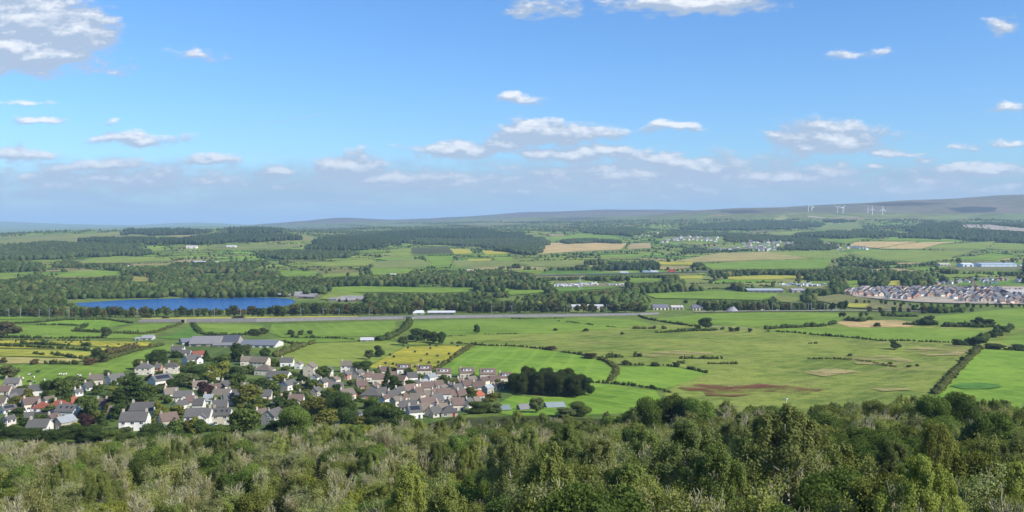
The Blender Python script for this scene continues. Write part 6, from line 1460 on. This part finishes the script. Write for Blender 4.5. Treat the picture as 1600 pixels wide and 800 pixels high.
# ------------------------------------------------------------------ village garden trees
VT = [  # column, foot row, height, width, kind, tone
    (207, 637, 50, 62, 'cedar', 0), (186, 642, 36, 36, 'cedar', 0), (177, 641, 18, 20, 'garden', 4), (320, 620, 22, 26, 'garden', 4), (294, 674, 18, 22, 'garden', 4), (134, 668, 22, 22, 'garden', 4), (444, 650, 14, 14, 'garden', 4), (420, 655, 10, 10, 'garden', 4),
    (249, 656, 26, 20, 'garden', 3), (160, 668, 27, 18, 'conifer', 0), (142, 656, 36, 26, 'garden', 1), (239, 688, 24, 44, 'oak', 0), (15, 686, 18, 36, 'oak', 0), (48, 690, 18, 42, 'oak', 0), (88, 692, 20, 40, 'oak', 0), (120, 687, 24, 34, 'oak', 0), (146, 691, 24, 38, 'oak', 0), (172, 692, 20, 34, 'oak', 1), (200, 692, 14, 30, 'oak', 1),
    (272, 690, 15, 32, 'oak', 0), (300, 692, 12, 30, 'oak', 1), (344, 692, 26, 32, 'garden', 1), (382, 684, 46, 46, 'garden', 1), (360, 690, 26, 26, 'garden', 0), (388, 636, 32, 40, 'garden', 5), (345, 580, 26, 28, 'garden', 1), (322, 566, 18, 18, 'conifer', 0), (304, 592, 20, 42, 'oak', 0), (346, 594, 28, 28, 'garden', 3), (294, 606, 20, 30, 'garden', 2),
    (366, 600, 28, 28, 'garden', 0), (372, 612, 26, 26, 'garden', 1), (333, 632, 14, 26, 'garden', 1), (372, 566, 30, 24, 'garden', 0), (384, 562, 22, 18, 'garden', 2), (414, 562, 18, 18, 'garden', 0), (428, 574, 14, 16, 'garden', 1), (410, 618, 28, 26, 'garden', 0), (429, 622, 20, 24, 'garden', 1), (438, 600, 16, 22, 'garden', 3), (400, 636, 18, 26, 'garden', 1),
    (437, 646, 24, 22, 'garden', 0), (505, 596, 24, 24, 'garden', 1), (487, 610, 16, 20, 'garden', 1), (512, 628, 18, 24, 'garden', 0), (480, 648, 22, 28, 'garden', 5), (497, 658, 34, 38, 'garden', 5), (462, 678, 34, 50, 'oak', 1), (508, 672, 32, 42, 'garden', 5), (533, 664, 46, 46, 'oak', 0), (566, 588, 22, 32, 'oak', 0), (606, 608, 34, 20, 'conifer', 0), (617, 614, 26, 22, 'garden', 0),
    (590, 664, 26, 42, 'oak', 0), (615, 666, 28, 34, 'garden', 0), (636, 668, 18, 28, 'garden', 1), (640, 609, 14, 18, 'garden', 0), (652, 594, 10, 20, 'garden', 1), (713, 604, 12, 16, 'garden', 3), (741, 597, 12, 16, 'garden', 0), (733, 630, 14, 28, 'garden', 0), (768, 628, 14, 20, 'garden', 5), (750, 645, 18, 36, 'oak', 1), (790, 608, 12, 18, 'garden', 2), (778, 604, 11, 16, 'garden', 1), (672, 620, 7, 12, 'garden', 3),
    (838, 645, 22, 22, 'garden', 2), (905, 650, 22, 36, 'oak', 1), (884, 652, 14, 30, 'garden', 2), (775, 645, 14, 20, 'garden', 2),
    (76, 626, 32, 24, 'oak', 0), (98, 626, 34, 34, 'garden', 1), (116, 622, 30, 24, 'garden', 2), (88, 636, 14, 20, 'garden', 1), (30, 640, 10, 16, 'garden', 2), (27, 658, 20, 26, 'garden', 0), (62, 660, 12, 36, 'garden', 1), (40, 668, 14, 22, 'garden', 0), (4, 672, 14, 18, 'oak', 0), (128, 646, 26, 16, 'garden', 1), (105, 678, 12, 24, 'garden', 0),
    (245, 572, 24, 32, 'oak', 0), (218, 578, 16, 20, 'garden', 1), (206, 594, 12, 14, 'garden', 0), (168, 588, 10, 14, 'garden', 2), (193, 594, 10, 12, 'garden', 0), (236, 596, 12, 16, 'garden', 4), (282, 600, 16, 24, 'garden', 1), (262, 632, 14, 18, 'garden', 1), (278, 650, 16, 24, 'garden', 3), (300, 650, 12, 20, 'garden', 0), (335, 650, 10, 24, 'garden', 2), (276, 560, 12, 20, 'garden', 0), (250, 616, 14, 26, 'garden', 2), (232, 622, 22, 26, 'garden', 1), (152, 618, 16, 18, 'garden', 1), (140, 606, 14, 16, 'garden', 2),
    (122, 600, 12, 20, 'garden', 2), (108, 604, 16, 22, 'garden', 1), (312, 580, 10, 14, 'garden', 1), (394, 606, 12, 16, 'garden', 1), (420, 610, 12, 14, 'garden', 3), (458, 590, 10, 14, 'garden', 1), (472, 596, 10, 16, 'garden', 0), (528, 600, 14, 18, 'garden', 1), (520, 640, 16, 26, 'garden', 5), (556, 615, 10, 16, 'garden', 1), (575, 640, 10, 18, 'garden', 2), (600, 648, 18, 24, 'garden', 1), (560, 664, 14, 26, 'garden', 5), (630, 612, 12, 14, 'garden', 1), (690, 640, 8, 12, 'garden', 1), (715, 640, 8, 14, 'garden', 2), (700, 600, 8, 12, 'garden', 2), (648, 634, 8, 12, 'garden', 3), (726, 616, 8, 12, 'garden', 1), (757, 632, 8, 14, 'garden', 2), (452, 625, 14, 20, 'garden', 1),
    (466, 610, 12, 16, 'garden', 2), (548, 604, 10, 14, 'garden', 2), (588, 590, 12, 16, 'garden', 1), (618, 596, 10, 14, 'garden', 1), (684, 600, 8, 12, 'garden', 0), (640, 590, 8, 12, 'garden', 2), (705, 644, 7, 10, 'garden', 0), (610, 582, 8, 22, 'garden', 1), (570, 630, 6, 12, 'garden', 1), (350, 650, 10, 14, 'garden', 0)]
VC = [('dark green', (.050, .078, .026)), ('mid green', (.085, .118, .034)), ('grey-green', (.095, .118, .052)), ('yellow-green', (.17, .185, .045)), ('dark purple', (.052, .030, .034)), ('olive', (.125, .13, .036))]
KIND_N = {'cedar': 'cedar_tree', 'garden': 'garden_tree', 'conifer': 'conifer_tree', 'oak': 'garden_tree'}
for (px, py, hp, wp, kind, t) in VT:
    p = unproject(px, py); s = p.y / F_PX; v = RNG.uniform(1.05, 1.4)
    form = {'cedar': 'spreading cedar', 'conifer': 'pointed conifer', 'garden': 'round tree', 'oak': 'broad tree'}[kind]
    sz = 'big ' if hp > 30 else 'small ' if hp < 13 else ''
    plant(KIND_N[kind], kind, p, hp * s, wp * s * 1.08, tuple(c * v for c in VC[t][1]), f'{sz}{VC[t][0]} {form} {vplace(px, py) if px < 780 else "by the meadow below the dark copse"}', 'tree')
# bushes and hedges of the gardens
VILL = [(0, 640), (30, 615), (150, 598), (230, 575), (300, 555), (400, 566), (480, 580), (560, 590), (640, 588), (790, 596), (780, 625), (740, 645), (640, 660), (540, 668), (420, 680), (330, 686), (200, 686), (0, 686)]
HPOS = [(o.location.x, o.location.y) for o, _ in REG if o['category'] == 'house']
nb = 0
while nb < 215:
    px, py = RNG.uniform(0, 795), RNG.uniform(560, 686)
    if not pip(np.array([px]), np.array([py]), VILL)[0]: continue
    p = unproject(px, py)
    if min((p.x - a) ** 2 + (p.y - b) ** 2 for a, b in HPOS) < 6.5 ** 2: continue
    t = int(RNG.choice([0, 1, 1, 2, 3, 5])); h = RNG.uniform(1.6, 4.2) if nb < 150 else RNG.uniform(4.2, 7.0); v = RNG.uniform(1.0, 1.4); nb += 1
    low = nb <= 150
    plant('garden_bush' if low else 'garden_tree', 'garden', p, h, h * (RNG.uniform(1.1, 2.0) if low else RNG.uniform(.8, 1.1)), tuple(c * v for c in VC[t][1]), f'{"low" if low else "middling"} {VC[t][0]} garden {"bush" if low else "tree"} {vplace(px, py)}', 'bush' if low else 'tree', 'bushes in the village gardens' if low else None)
# village lanes
def strip(name, pts, w, off, mat, color=(1, 1, 1)):
    W3 = [unproject(*p) for p in pts]; L, Rr = [], []
    for i, p in enumerate(W3):
        a, b = W3[max(i - 1, 0)], W3[min(i + 1, len(W3) - 1)]; d = Vector((b.x - a.x, b.y - a.y, 0)).normalized(); nrm = Vector((-d.y, d.x, 0)) * w / 2
        L.append(p + nrm); Rr.append(p - nrm)
    return drape(name, None, off, mat, color, world_pts=L + Rr[::-1], maxlen=max(6, W3[0].y * .012))
strip('lane', [(700, 640), (702, 622), (704, 610), (706, 600), (704, 594)], 6, .75, M_TARMAC)
strip('lane', [(600, 616), (640, 622), (690, 620), (740, 614)], 5, .74, M_TARMAC)
strip('lane', [(350, 632), (380, 626), (412, 616), (440, 600)], 5, .76, M_TARMAC)
strip('lane', [(20, 642), (60, 648), (100, 646), (140, 640)], 5, .77, M_TARMAC)
strip('motorway', [(830, 432), (880, 430.8), (940, 429.6), (1000, 428), (1060, 426.3), (1110, 425.6), (1160, 425.5)], 26, 1.6, M_TARMAC)
strip('road', [(1085, 488.5), (1140, 487.6), (1200, 487), (1270, 486.6), (1330, 486.2), (1400, 486.5), (1480, 488)], 9, 1.1, mat_plain('pale_road', (.30, .27, .22), scale=.05, amount=.3))
strip('track', [(1095, 510), (1130, 512), (1180, 514)], 2.5, .5, mat_plain('gravel', (.33, .30, .24), scale=.05, amount=.3))
# ------------------------------------------------------------------ railway embankment with its bridges
def embankment():
    top = [(216, 499.6, 503.6), (283, 499.3, 503.6), (400, 497.8, 503.4), (520, 496.4, 500.6), (632, 494.3, 498.8)], [(646, 493.8, 498.4), (760, 492.4, 496.4), (880, 491.3, 494.8), (1000, 489.8, 492.6), (1030, 488.6, 490.8)]
    o = thing('railway_embankment', 'long grey stone-faced railway embankment crossing the whole valley floor', 'embankment', unproject(630, 498.8))
    base = Vector(o.location)
    def run(tab):
        bm = bmesh.new(); prev = None
        P = []
        for i in range(len(tab) - 1):
            for k in range(14):
                t = k / 14; P.append([tab[i][j] * (1 - t) + tab[i + 1][j] * t for j in range(3)])
        P.append(list(tab[-1]))
        for px, r0, r1 in P:
            p = unproject(px, r1); h = (r1 - r0) * p.y / F_PX * .92
            ring = [bm.verts.new((p.x - base.x, p.y + y - base.y, p.z + z - base.z)) for y, z in ((0, -1.5), (.2, .5), (1.6, h), (9.5, h), (12, -1.5))]
            if prev: 
                for k in range(4): bm.faces.new((prev[k], ring[k], ring[k + 1], prev[k + 1])).smooth = False
            else: bm.faces.new(ring)
            prev = ring
        bm.faces.new(prev[::-1])
        return fin(bm, 'stone_face')
    for tab in top: mesh_obj('stone_face', run(tab), [M_STONE], o, color=(.185, .175, .17))
    # bridge over the farm track, between the two runs
    a, b = unproject(632, 498.8) - base, unproject(646, 498.4) - base; h = 4.3 * 1000 / F_PX
    bm = bmesh.new(); box(bm, a.x - .5, b.x + .5, a.y + .6, a.y + 9.6, h * .80, h * 1.0 + .1); mesh_obj('bridge_deck', fin(bm, 'bridge_deck'), [M_METAL], o, color=(.12, .12, .13))
    for x in (a.x, b.x - 1.2):
        bm = bmesh.new(); box(bm, x, x + 1.2, a.y - .4, a.y + 9.7, -1.5, h * .795); mesh_obj('abutment', fin(bm, 'abutment'), [M_STONE], o, color=(.40, .34, .26))
embankment()
# cattle creep: the small dark underpass house at the embankment's left end
p = unproject(286, 504.3); o = thing('underpass', 'small dark underpass mouth at the left end of the embankment', 'underpass', p)
bm = bmesh.new(); box(bm, -3, -1.8, -1.2, .5, -1, 3.2); box(bm, 1.8, 3, -1.2, .5, -1, 3.2); box(bm, -3.4, 3.4, -1.4, .5, 3.204, 4.0); mesh_obj('portal', fin(bm, 'portal'), [M_STONE], o, color=(.36, .31, .25))
bm = bmesh.new(); box(bm, -1.79, 1.79, -.3, -.1, -1, 3.2); mesh_obj('opening_shade', fin(bm, 'opening_shade'), [M_BARK], o, color=(.008, .008, .008))  # near-black panel stands in for the shade inside the underpass

# ------------------------------------------------------------------ overhead-line masts, poles, pylons
bm = bmesh.new(); box(bm, -.18, .18, -.18, .18, -.5, 9.5); MAST_P = fin(bm, 'pole'); MAST_P.materials.append(M_METAL)
bm = bmesh.new(); box(bm, .2, 3.4, -.1, .1, 7.6, 7.8); box(bm, .2, 2.6, -.08, .08, 8.6, 8.75); box(bm, 3.2, 3.4, -.1, .1, 6.6, 7.59); MAST_A = fin(bm, 'arm'); MAST_A.materials.append(M_METAL)
def mast(px, py, sc_=1.0):
    o = thing('railway_mast', f'slim pale overhead-line mast beside the railway {markx(px)}', 'mast', unproject(px, py), R(RNG.choice([0, 180])), 'overhead-line masts'); o.scale = (sc_,) * 3
    mesh_obj('pole', MAST_P, parent=o, color=(.24, .24, .24)); mesh_obj('arm', MAST_A, parent=o, color=(.22, .22, .22))
for px, py in [(14, 497), (32, 497), (61, 497), (77, 497), (108, 497), (214, 496.5), (303, 496), (335, 496), (376, 496), (505, 495.5), (530, 496.8), (470, 495.5), (577, 495), (768, 491), (800, 490.5), (886, 490), (948, 489), (962, 489), (1020, 488), (1063, 487.5), (1195, 486.5), (1207, 486.3), (1263, 486), (1268, 486), (1288, 486), (1236, 486), (1387, 487), (1392, 487), (1418, 488)]: mast(px, py, 1.15)
def telegraph_pole(px, py, hp, label):
    p = unproject(px, py); h = hp * p.y / F_PX; o = thing('telegraph_pole', label, 'pole', p, R(20))
    Vt, Qt = tube([(0, 0, -.5), (0, 0, h * .5), (0, 0, h)], [.16, .14, .11], 6); me = np_mesh('pole', Vt, Qt); mesh_obj('pole', me, [M_BARK], o, color=(.30, .27, .23))
    bm = bmesh.new(); box(bm, -.9, .9, -.06, .06, h - .6, h - .42); mesh_obj('crossarm', fin(bm, 'crossarm'), [M_BARK], o, color=(.25, .22, .18))
telegraph_pole(73, 529, 9, 'wooden pole standing in the hedge under the wide green field'); telegraph_pole(163, 586, 12, 'thin wooden pole in the green sloping field near the white cottage'); telegraph_pole(745, 497, 6, 'wooden pole in front of the embankment below the dark belt'); telegraph_pole(652, 642, 9, 'wooden pole among the crowded bungalows'); telegraph_pole(608, 656, 18, 'tall wooden pole at the village edge beside the dark trees')
def pylon(px, py, hp, label):
    p = unproject(px, py); h = hp * p.y / F_PX; o = thing('pylon', label, 'pylon', p, R(15)); A = Acc(); b = h * .09
    for sx_, sy in ((-1, -1), (1, -1), (1, 1), (-1, 1)): A.add(*tube([(sx_ * b, sy * b, -1), (sx_ * b * .35, sy * b * .35, h * .6), (sx_ * .2, sy * .2, h)], [.22, .18, .12], 4))
    for k in range(7):
        f0, f1 = k / 7, (k + 1) / 7; w0, w1 = b * (1 - .9 * f0), b * (1 - .9 * f1)
        for q in range(4):
            c = [(-1, -1), (1, -1), (1, 1), (-1, 1)]; a_, d_ = c[q], c[(q + 1) % 4]
            A.add(*tube([(a_[0] * w0, a_[1] * w0, h * f0), (d_[0] * w1, d_[1] * w1, h * f1)], [.09, .09], 3))
    mesh_obj('tower', A.mesh('tower'), [M_METAL], o, color=(.42, .44, .45))
    for f, w in ((.68, .26), (.80, .32), (.92, .22)):
        Vt, Qt = tube([(-w * h * .5, 0, h * f), (0, 0, h * f + .8), (w * h * .5, 0, h * f)], [.1, .22, .1], 4); mesh_obj('crossarm', np_mesh('crossarm', Vt, Qt), [M_METAL], o, color=(.42, .44, .45))
pylon(906, 452, 20, 'lattice pylon rising over the caravan storage park'); pylon(735, 447, 12, 'lattice pylon among the trees above the trackside sheds'); pylon(381, 442, 10, 'lattice pylon in the woods above the lake'); pylon(187, 381, 8, 'lattice pylon on the left hill before the dark plantation'); pylon(1363, 433, 12, 'lattice pylon above the new estate')

# ------------------------------------------------------------------ wind turbines on the moor
def turbine(px, py, hub_px, blade_px, yaw, roll, label):
    p = unproject(px, py); s = p.y / F_PX; h = hub_px * s; bl = blade_px * s; o = thing('wind_turbine', label, 'turbine', p, R(yaw), None)
    Vt, Qt = tube([(0, 0, -2), (0, 0, h * .5), (0, 0, h)], [2.4, 2.0, 1.5], 12); mesh_obj('tower', np_mesh('tower', Vt, Qt, smooth=True), [M_PAINT], o, color=(.80, .81, .82))
    bm = bmesh.new(); box(bm, -1.6, 1.6, -4, 5.5, h - 1.6, h + 1.8); bmesh.ops.bevel(bm, geom=bm.edges[:], offset=.6, segments=2, affect='EDGES'); mesh_obj('nacelle', fin(bm, 'nacelle'), [M_PAINT], o, color=(.80, .81, .82))
    bm = bmesh.new(); bmesh.ops.create_uvsphere(bm, u_segments=12, v_segments=8, radius=2.0); hub = mesh_obj('hub', fin(bm, 'hub'), [M_PAINT], o, loc=(0, -5.2, h), color=(.80, .81, .82))
    for k in range(3):
        bm = bmesh.new(); vs = []
        for f, c, t in ((.03, 1.1, .9), (.18, 2.3, .7), (.5, 1.7, .45), (.8, 1.2, .28), (1.0, .45, .15)):
            vs.append([bm.verts.new(q) for q in ((-c * .7, 0, bl * f), (0, -t, bl * f), (c, 0, bl * f), (0, t, bl * f))])
        for i in range(4):
            for j in range(4): bm.faces.new((vs[i][j], vs[i][(j + 1) % 4], vs[i + 1][(j + 1) % 4], vs[i + 1][j]))
        bm.faces.new(vs[0]); bm.faces.new(vs[-1][::-1])
        b_ = mesh_obj('blade', fin(bm, 'blade'), [M_PAINT], hub, color=(.80, .81, .82)); b_.rotation_euler = (0, R(roll + 120 * k), 0)
for a in [(1263, 331, 11, 7, -35, 0, 'tallest white wind turbine standing alone on the left shoulder of the moor'), (1268.5, 330.5, 7, 4.5, 30, 90, 'short white turbine just right of the tallest one on the left shoulder of the moor'),
          (1308.5, 333, 9, 5.5, -10, 60, 'left turbine of the middle pair on the moor'), (1317, 333.5, 9, 5, 15, 30, 'right turbine of the middle pair on the moor'), (1356, 334, 8.5, 4.5, 80, 0, 'leftmost turbine of the right-hand three, seen edge on'), (1363, 335.5, 9, 5.5, -5, 0, 'middle turbine of the right-hand three on the moor'), (1379, 336, 9, 6, 0, 0, 'rightmost wind turbine on the moor')]: turbine(*a)

# ------------------------------------------------------------------ white mast at the wood's edge
p = unproject(1229, 655); h = (655 - 622) * p.y / F_PX; o = thing('weather_mast', 'thin white weather mast at the far edge of the wood below the bracken', 'mast', p)
Vt, Qt = tube([(0, 0, -.5), (0, 0, h * .5), (0, 0, h)], [.16, .13, .1], 8); mesh_obj('pole', np_mesh('pole', Vt, Qt), [M_PAINT], o, color=(.8, .8, .78))
bm = bmesh.new(); box(bm, -.1, .75, -.15, .15, h - .5, h - .1); mesh_obj('sensor_box', fin(bm, 'sensor_box'), [M_PAINT], o, color=(.8, .8, .78))

# ------------------------------------------------------------------ spoil heap by the road
bm = bmesh.new(); rng = np.random.default_rng(3); rings = []
for f, r, z in ((0, 9.5, 0), (1, 6.5, 2.6), (2, 3.4, 5.4), (3, .9, 7.9)):
    rings.append([bm.verts.new(((math.cos(t) * 1.0 * r + 1.5 * f * .3) * rng.uniform(.9, 1.1), math.sin(t) * r * .8 * rng.uniform(.9, 1.1), z - .5 * (f == 0))) for t in np.linspace(0, 2 * math.pi, 15)[:-1]])
for i in range(3):
    for j in range(14): bm.faces.new((rings[i][j], rings[i][(j + 1) % 14], rings[i + 1][(j + 1) % 14], rings[i + 1][j]))
bm.faces.new(rings[-1])
p = unproject(1143, 487.2); o = mesh_obj('gravel_heap', fin(bm, 'gravel_heap'), [M_STONE], loc=tuple(p), color=(.28, .27, .28)); tag(o, 'steep grey gravel heap beside the road right of centre', 'heap')

# ------------------------------------------------------------------ bales and cattle
def bale_mesh():
    bm = bmesh.new(); prof = [(0, -.60), (.30, -.585), (.52, -.60), (.62, -.54), (.66, -.40), (.675, 0), (.66, .40), (.62, .54), (.52, .60), (.30, .585), (0, .60)]
    n = 18; rings = []
    for r, y in prof:
        rings.append([bm.verts.new((0, y, 0))] if r == 0 else [bm.verts.new((r * math.cos(2 * math.pi * k / n), y, r * math.sin(2 * math.pi * k / n))) for k in range(n)])
    for a, b in zip(rings[:-1], rings[1:]):
        for k in range(n):
            k2 = (k + 1) % n
            if len(a) == 1: bm.faces.new((a[0], b[k2], b[k]))
            elif len(b) == 1: bm.faces.new((a[k], a[k2], b[0]))
            else: bm.faces.new((a[k], a[k2], b[k2], b[k]))
    for v in bm.verts: v.co.z = max(v.co.z, -.60) + .60
    me = fin(bm, 'bale'); me.materials.append(M_PAINT); return me
BALE = bale_mesh()
ZB = [(830, 240), (850, 250), (920, 205), (955, 225), (1030, 190), (1032, 207), (1062, 195), (1015, 238), (1068, 245), (985, 270), (808, 283), (845, 287), (865, 293), (882, 300), (955, 300), (1025, 280), (1072, 278), (1125, 236), (1168, 195), (1140, 183), (1195, 205), (1180, 218)]
for cx_, cy_ in ZB:
    px, py = 350 + cx_ * .3125, 480 + cy_ * .3125 + .6; p = unproject(px, py); p.z += .1
    o = mesh_obj('bale', BALE, loc=tuple(p), rz=RNG.uniform(0, 3.1), color=(.022, .022, .024)); o.scale = (1.25,) * 3
    tag(o, f'black wrapped bale, {"upper" if py < 556 else "lower"} half of the mown field beyond the village', 'bale', 'black bales on the mown field')
for cx_, cy_ in [(500, 357), (687, 372), (745, 369), (840, 373), (1235, 394), (1395, 390), (1422, 379), (1120, 414), (165, 362)]:
    px, py = cx_ * .15, 480 + cy_ * .15 + .4; p = unproject(px, py); p.z += .1
    o = mesh_obj('bale', BALE, loc=tuple(p), rz=RNG.uniform(0, 3.1), color=(.022, .022, .024)); o.scale = (1.25,) * 3
    tag(o, 'black wrapped bale on the yellow mown strip', 'bale', 'black bales on the yellow strip')
def cow_mesh(graze):
    """one continuous cow: barrel, neck and head, four jointed legs, tail"""
    me = bpy.data.meshes.new('cow'); hz_ = .45 if graze else 1.25; hx = 1.45 if graze else 1.35
    V = [(-.75, 0, 1.12), (-.25, 0, 1.05), (.3, 0, 1.06), (.72, 0, 1.15), (1.02, 0, 1.15 if not graze else .95), (hx - .1, 0, hz_ + .1), (hx + .2, 0, hz_ - .12)]
    rd = [.30, .40, .41, .34, .20, .16, .09]; E = [(i, i + 1) for i in range(6)]
    for sx_, k0 in ((.62, 3), (-.68, 0)):
        for sy in (-.2, .2):
            b = len(V); off = -.08 if sx_ < 0 else .02
            V += [(sx_, sy, .85), (sx_ + off, sy, .48), (sx_ + off * .3, sy, .04)]; rd += [.16, .085, .075]; E += [(k0, b), (b, b + 1), (b + 1, b + 2)]
    b = len(V); V += [(-1.02, 0, 1.1), (-1.08, 0, .55)]; rd += [.045, .035]; E += [(0, b), (b, b + 1)]
    me.from_pydata(V, E, []); o = bpy.data.objects.new('cow_build', me); C.objects.link(o)
    sk = o.modifiers.new('s', 'SKIN'); 
    for i, r in enumerate(rd): me.skin_vertices[0].data[i].radius = (r, r)
    me.skin_vertices[0].data[1].use_root = True
    o.modifiers.new('d', 'SUBSURF').levels = 1
    dg = bpy.context.evaluated_depsgraph_get(); out = bpy.data.meshes.new_from_object(o.evaluated_get(dg)); bpy.data.objects.remove(o)
    return out
def mat_cow():
    m, n = new_mat('cow_hide'); tcn = n.node('ShaderNodeTexCoord').outputs['Object']; r = objrand(n)
    k = n.noise(n.vm('ADD', tcn, n.xyz(n.m('MULTIPLY', r, 40.0), r, 0.0)), 1.5, 1)
    c = n.mix(n.smooth(k, .47, .53), objcol(n), (.018, .016, .015))
    return finish(m, n, principled(n, c, .8, .2))
M_COW = mat_cow(); COWS = [cow_mesh(False), cow_mesh(True)]
for c_ in COWS: c_.materials.clear(); c_.materials.append(M_COW)
for i, (px, py, w) in enumerate([(48, 588, 1), (94, 587.5, 1), (101, 587.5, .8), (53, 592, 1), (59, 583, 0), (123, 589, .9), (110, 596, 0), (46, 598.5, 0), (54, 600, .8), (69, 596, 1), (82, 569.5, .9), (134, 597, 0), (34, 594, .9), (20, 598, .5), (76, 601, 1), (88, 603, 0)]):
    p = unproject(px, py); o = mesh_obj('cow', COWS[i % 2], loc=tuple(p), rz=RNG.uniform(0, 6.28), color=(.75, .72, .66) if w else (.03, .028, .026)); o.scale = (1.2,) * 3
    tag(o, f'{"pale patched" if w else "black"} cow {"grazing" if i % 2 else "standing"} in the sloping field above the houses', 'cow', 'cattle in the sloping field')

# ------------------------------------------------------------------ vehicles
def car_parts():
    bm = bmesh.new(); prism(bm, [(-2.1, .32), (2.1, .32), (2.12, .72), (1.95, .86), (1.0, .95), (.45, 1.42), (-1.15, 1.46), (-1.85, .98), (-2.12, .85)], 1, -.86, .86)
    bmesh.ops.bevel(bm, geom=[e for e in bm.edges], offset=.06, segments=2, affect='EDGES'); body = fin(bm, 'body'); body.materials.append(M_PAINT)
    bm = bmesh.new()
    for y0, y1 in ((-.885, -.865), (.865, .885)): prism(bm, [(-1.55, 1.0), (.75, 1.0), (.38, 1.34), (-1.1, 1.38)], 1, y0, y1)
    win = fin(bm, 'window'); win.materials.append(M_GLASS)
    Mx = __import__('mathutils').Matrix; bm = bmesh.new(); bmesh.ops.create_cone(bm, cap_ends=True, segments=14, radius1=.33, radius2=.33, depth=.22, matrix=Mx.Rotation(R(90), 4, 'X')); wh = fin(bm, 'wheel'); wh.materials.append(M_BARK)
    return body, win, wh
CARP = car_parts()
def car(px, py, rz, col, label):
    o = thing('parked_car', label, 'car', unproject(px, py) + Vector((0, 0, .8)), R(rz)); mesh_obj('body', CARP[0], parent=o, color=col); mesh_obj('window', CARP[1], parent=o)
    for x in (-1.3, 1.3):
        for y in (-.8, .8): mesh_obj('wheel', CARP[2], parent=o, loc=(x, y, .33), color=(.02, .02, .02))
CC = [('white', (.75, .75, .75)), ('silver', (.45, .46, .47)), ('dark blue', (.03, .05, .12)), ('red', (.4, .03, .03)), ('black', (.02, .02, .02))]
for i, (px, py) in enumerate([(703, 616), (706, 604), (700, 632), (646, 624), (676, 623), (720, 617), (376, 628), (402, 620), (300, 676), (331, 670), (40, 648), (86, 648), (170, 655), (490, 603), (555, 622), (444, 604), (182, 688)]):
    n_, c_ = CC[int(RNG.integers(5))]; car(px, py, RNG.uniform(0, 180), c_, f'{n_} car parked {vplace(px, py)}')
for px, py in [(1271, 484.5), (1283, 487), (1295, 486.5), (1303, 486.2), (1308, 486), (1190, 485.8), (1215, 486)]:
    n_, c_ = CC[int(RNG.integers(2))]; car(px, py, RNG.uniform(-10, 10), c_, f'{n_} car on the pale road left of the new estate')
def lorry(px, py, col, label):
    o = thing('lorry', label, 'lorry', unproject(px, py) + Vector((0, 0, 1.7)), R(-8)); bm = bmesh.new(); box(bm, -6.5, 5, -1.25, 1.25, 1.1, 4.1); mesh_obj('trailer', fin(bm, 'trailer'), [M_PAINT], o, color=col)
    bm = bmesh.new(); prism(bm, [(5.3, .6), (7.6, .6), (7.6, 2.0), (7.2, 3.4), (5.3, 3.5)], 1, -1.2, 1.2); mesh_obj('cab', fin(bm, 'cab'), [M_PAINT], o, color=col)
    for x in (-5, -3.6, 3.4, 6.4):
        for y in (-1.05, 1.05): w = mesh_obj('wheel', CARP[2], parent=o, loc=(x, y, .5), color=(.02, .02, .02)); w.scale = (1.5,) * 3
    o.scale = (1.2,) * 3
lorry(1049, 426.4, (.55, .05, .04), 'red lorry on the motorway in the middle distance'); lorry(1022, 427.3, (.7, .72, .75), 'white lorry on the motorway left of the red lorry'); lorry(1010, 427.6, (.35, .45, .55), 'blue-grey lorry, second left of the red lorry'); lorry(975, 428.8, (.7, .7, .7), 'white lorry alone on the motorway\'s left part')

# ------------------------------------------------------------------ limestone blocks that show between the trees
for i, (px, D, s_) in enumerate([(690, 118, 2.4), (665, 132, 1.8), (600, 112, 1.7), (603, 120, 1.5), (748, 140, 1.6)]):
    rng = np.random.default_rng(200 + i); v, f = ICO2; k = 1 + rng.normal(size=len(v)) * .12; x = (px - CX) / F_PX * D
    me = np_mesh('limestone_block', v * k[:, None] * np.array([1, .7, .55]) * s_, None, f); o = mesh_obj('limestone_block', me, [M_STONE], loc=(x, D, gz(x, D) + s_ * .3), rz=rng.uniform(0, 6), color=(.55, .53, .49))
    tag(o, 'pale limestone block showing between the trees in the wood', 'rock', 'limestone blocks in the wood')

# ------------------------------------------------------------------ labels: things that would read alike are told apart by their order from the left
bpy.context.view_layer.update()
from collections import defaultdict
ORD = ['leftmost', 'second from left', 'third from left', 'fourth from left', 'fifth from left', 'sixth from left', 'seventh from left', 'eighth from left', 'ninth from left', 'tenth from left', 'eleventh from left', 'twelfth from left']
by = defaultdict(list)
for o, _ in REG: by[o['label']].append(o)
for lab, lst in by.items():
    if len(lst) < 2: continue
    lst.sort(key=lambda q: q.location.x / max(q.location.y, 1))
    n = len(lst)
    for i, o in enumerate(lst):
        if i < len(ORD): w = ORD[i]
        else:
            w = f'{i + 1}th from left' if i % 10 not in (0, 1, 2) or 9 < i < 13 else f'{i + 1}' + {0: 'st', 1: 'nd', 2: 'rd'}[i % 10] + ' from left'
        if i == n - 1 and n > 2: w = 'rightmost'
        if n == 2: w = 'left-hand one' if i == 0 else 'right-hand one'
        o['label'] = f'{lab}, {w}'

for o, _ in REG:
    if not 4 <= len(o['label'].split()) <= 16: print('LABEL', len(o['label'].split()), o['label'])
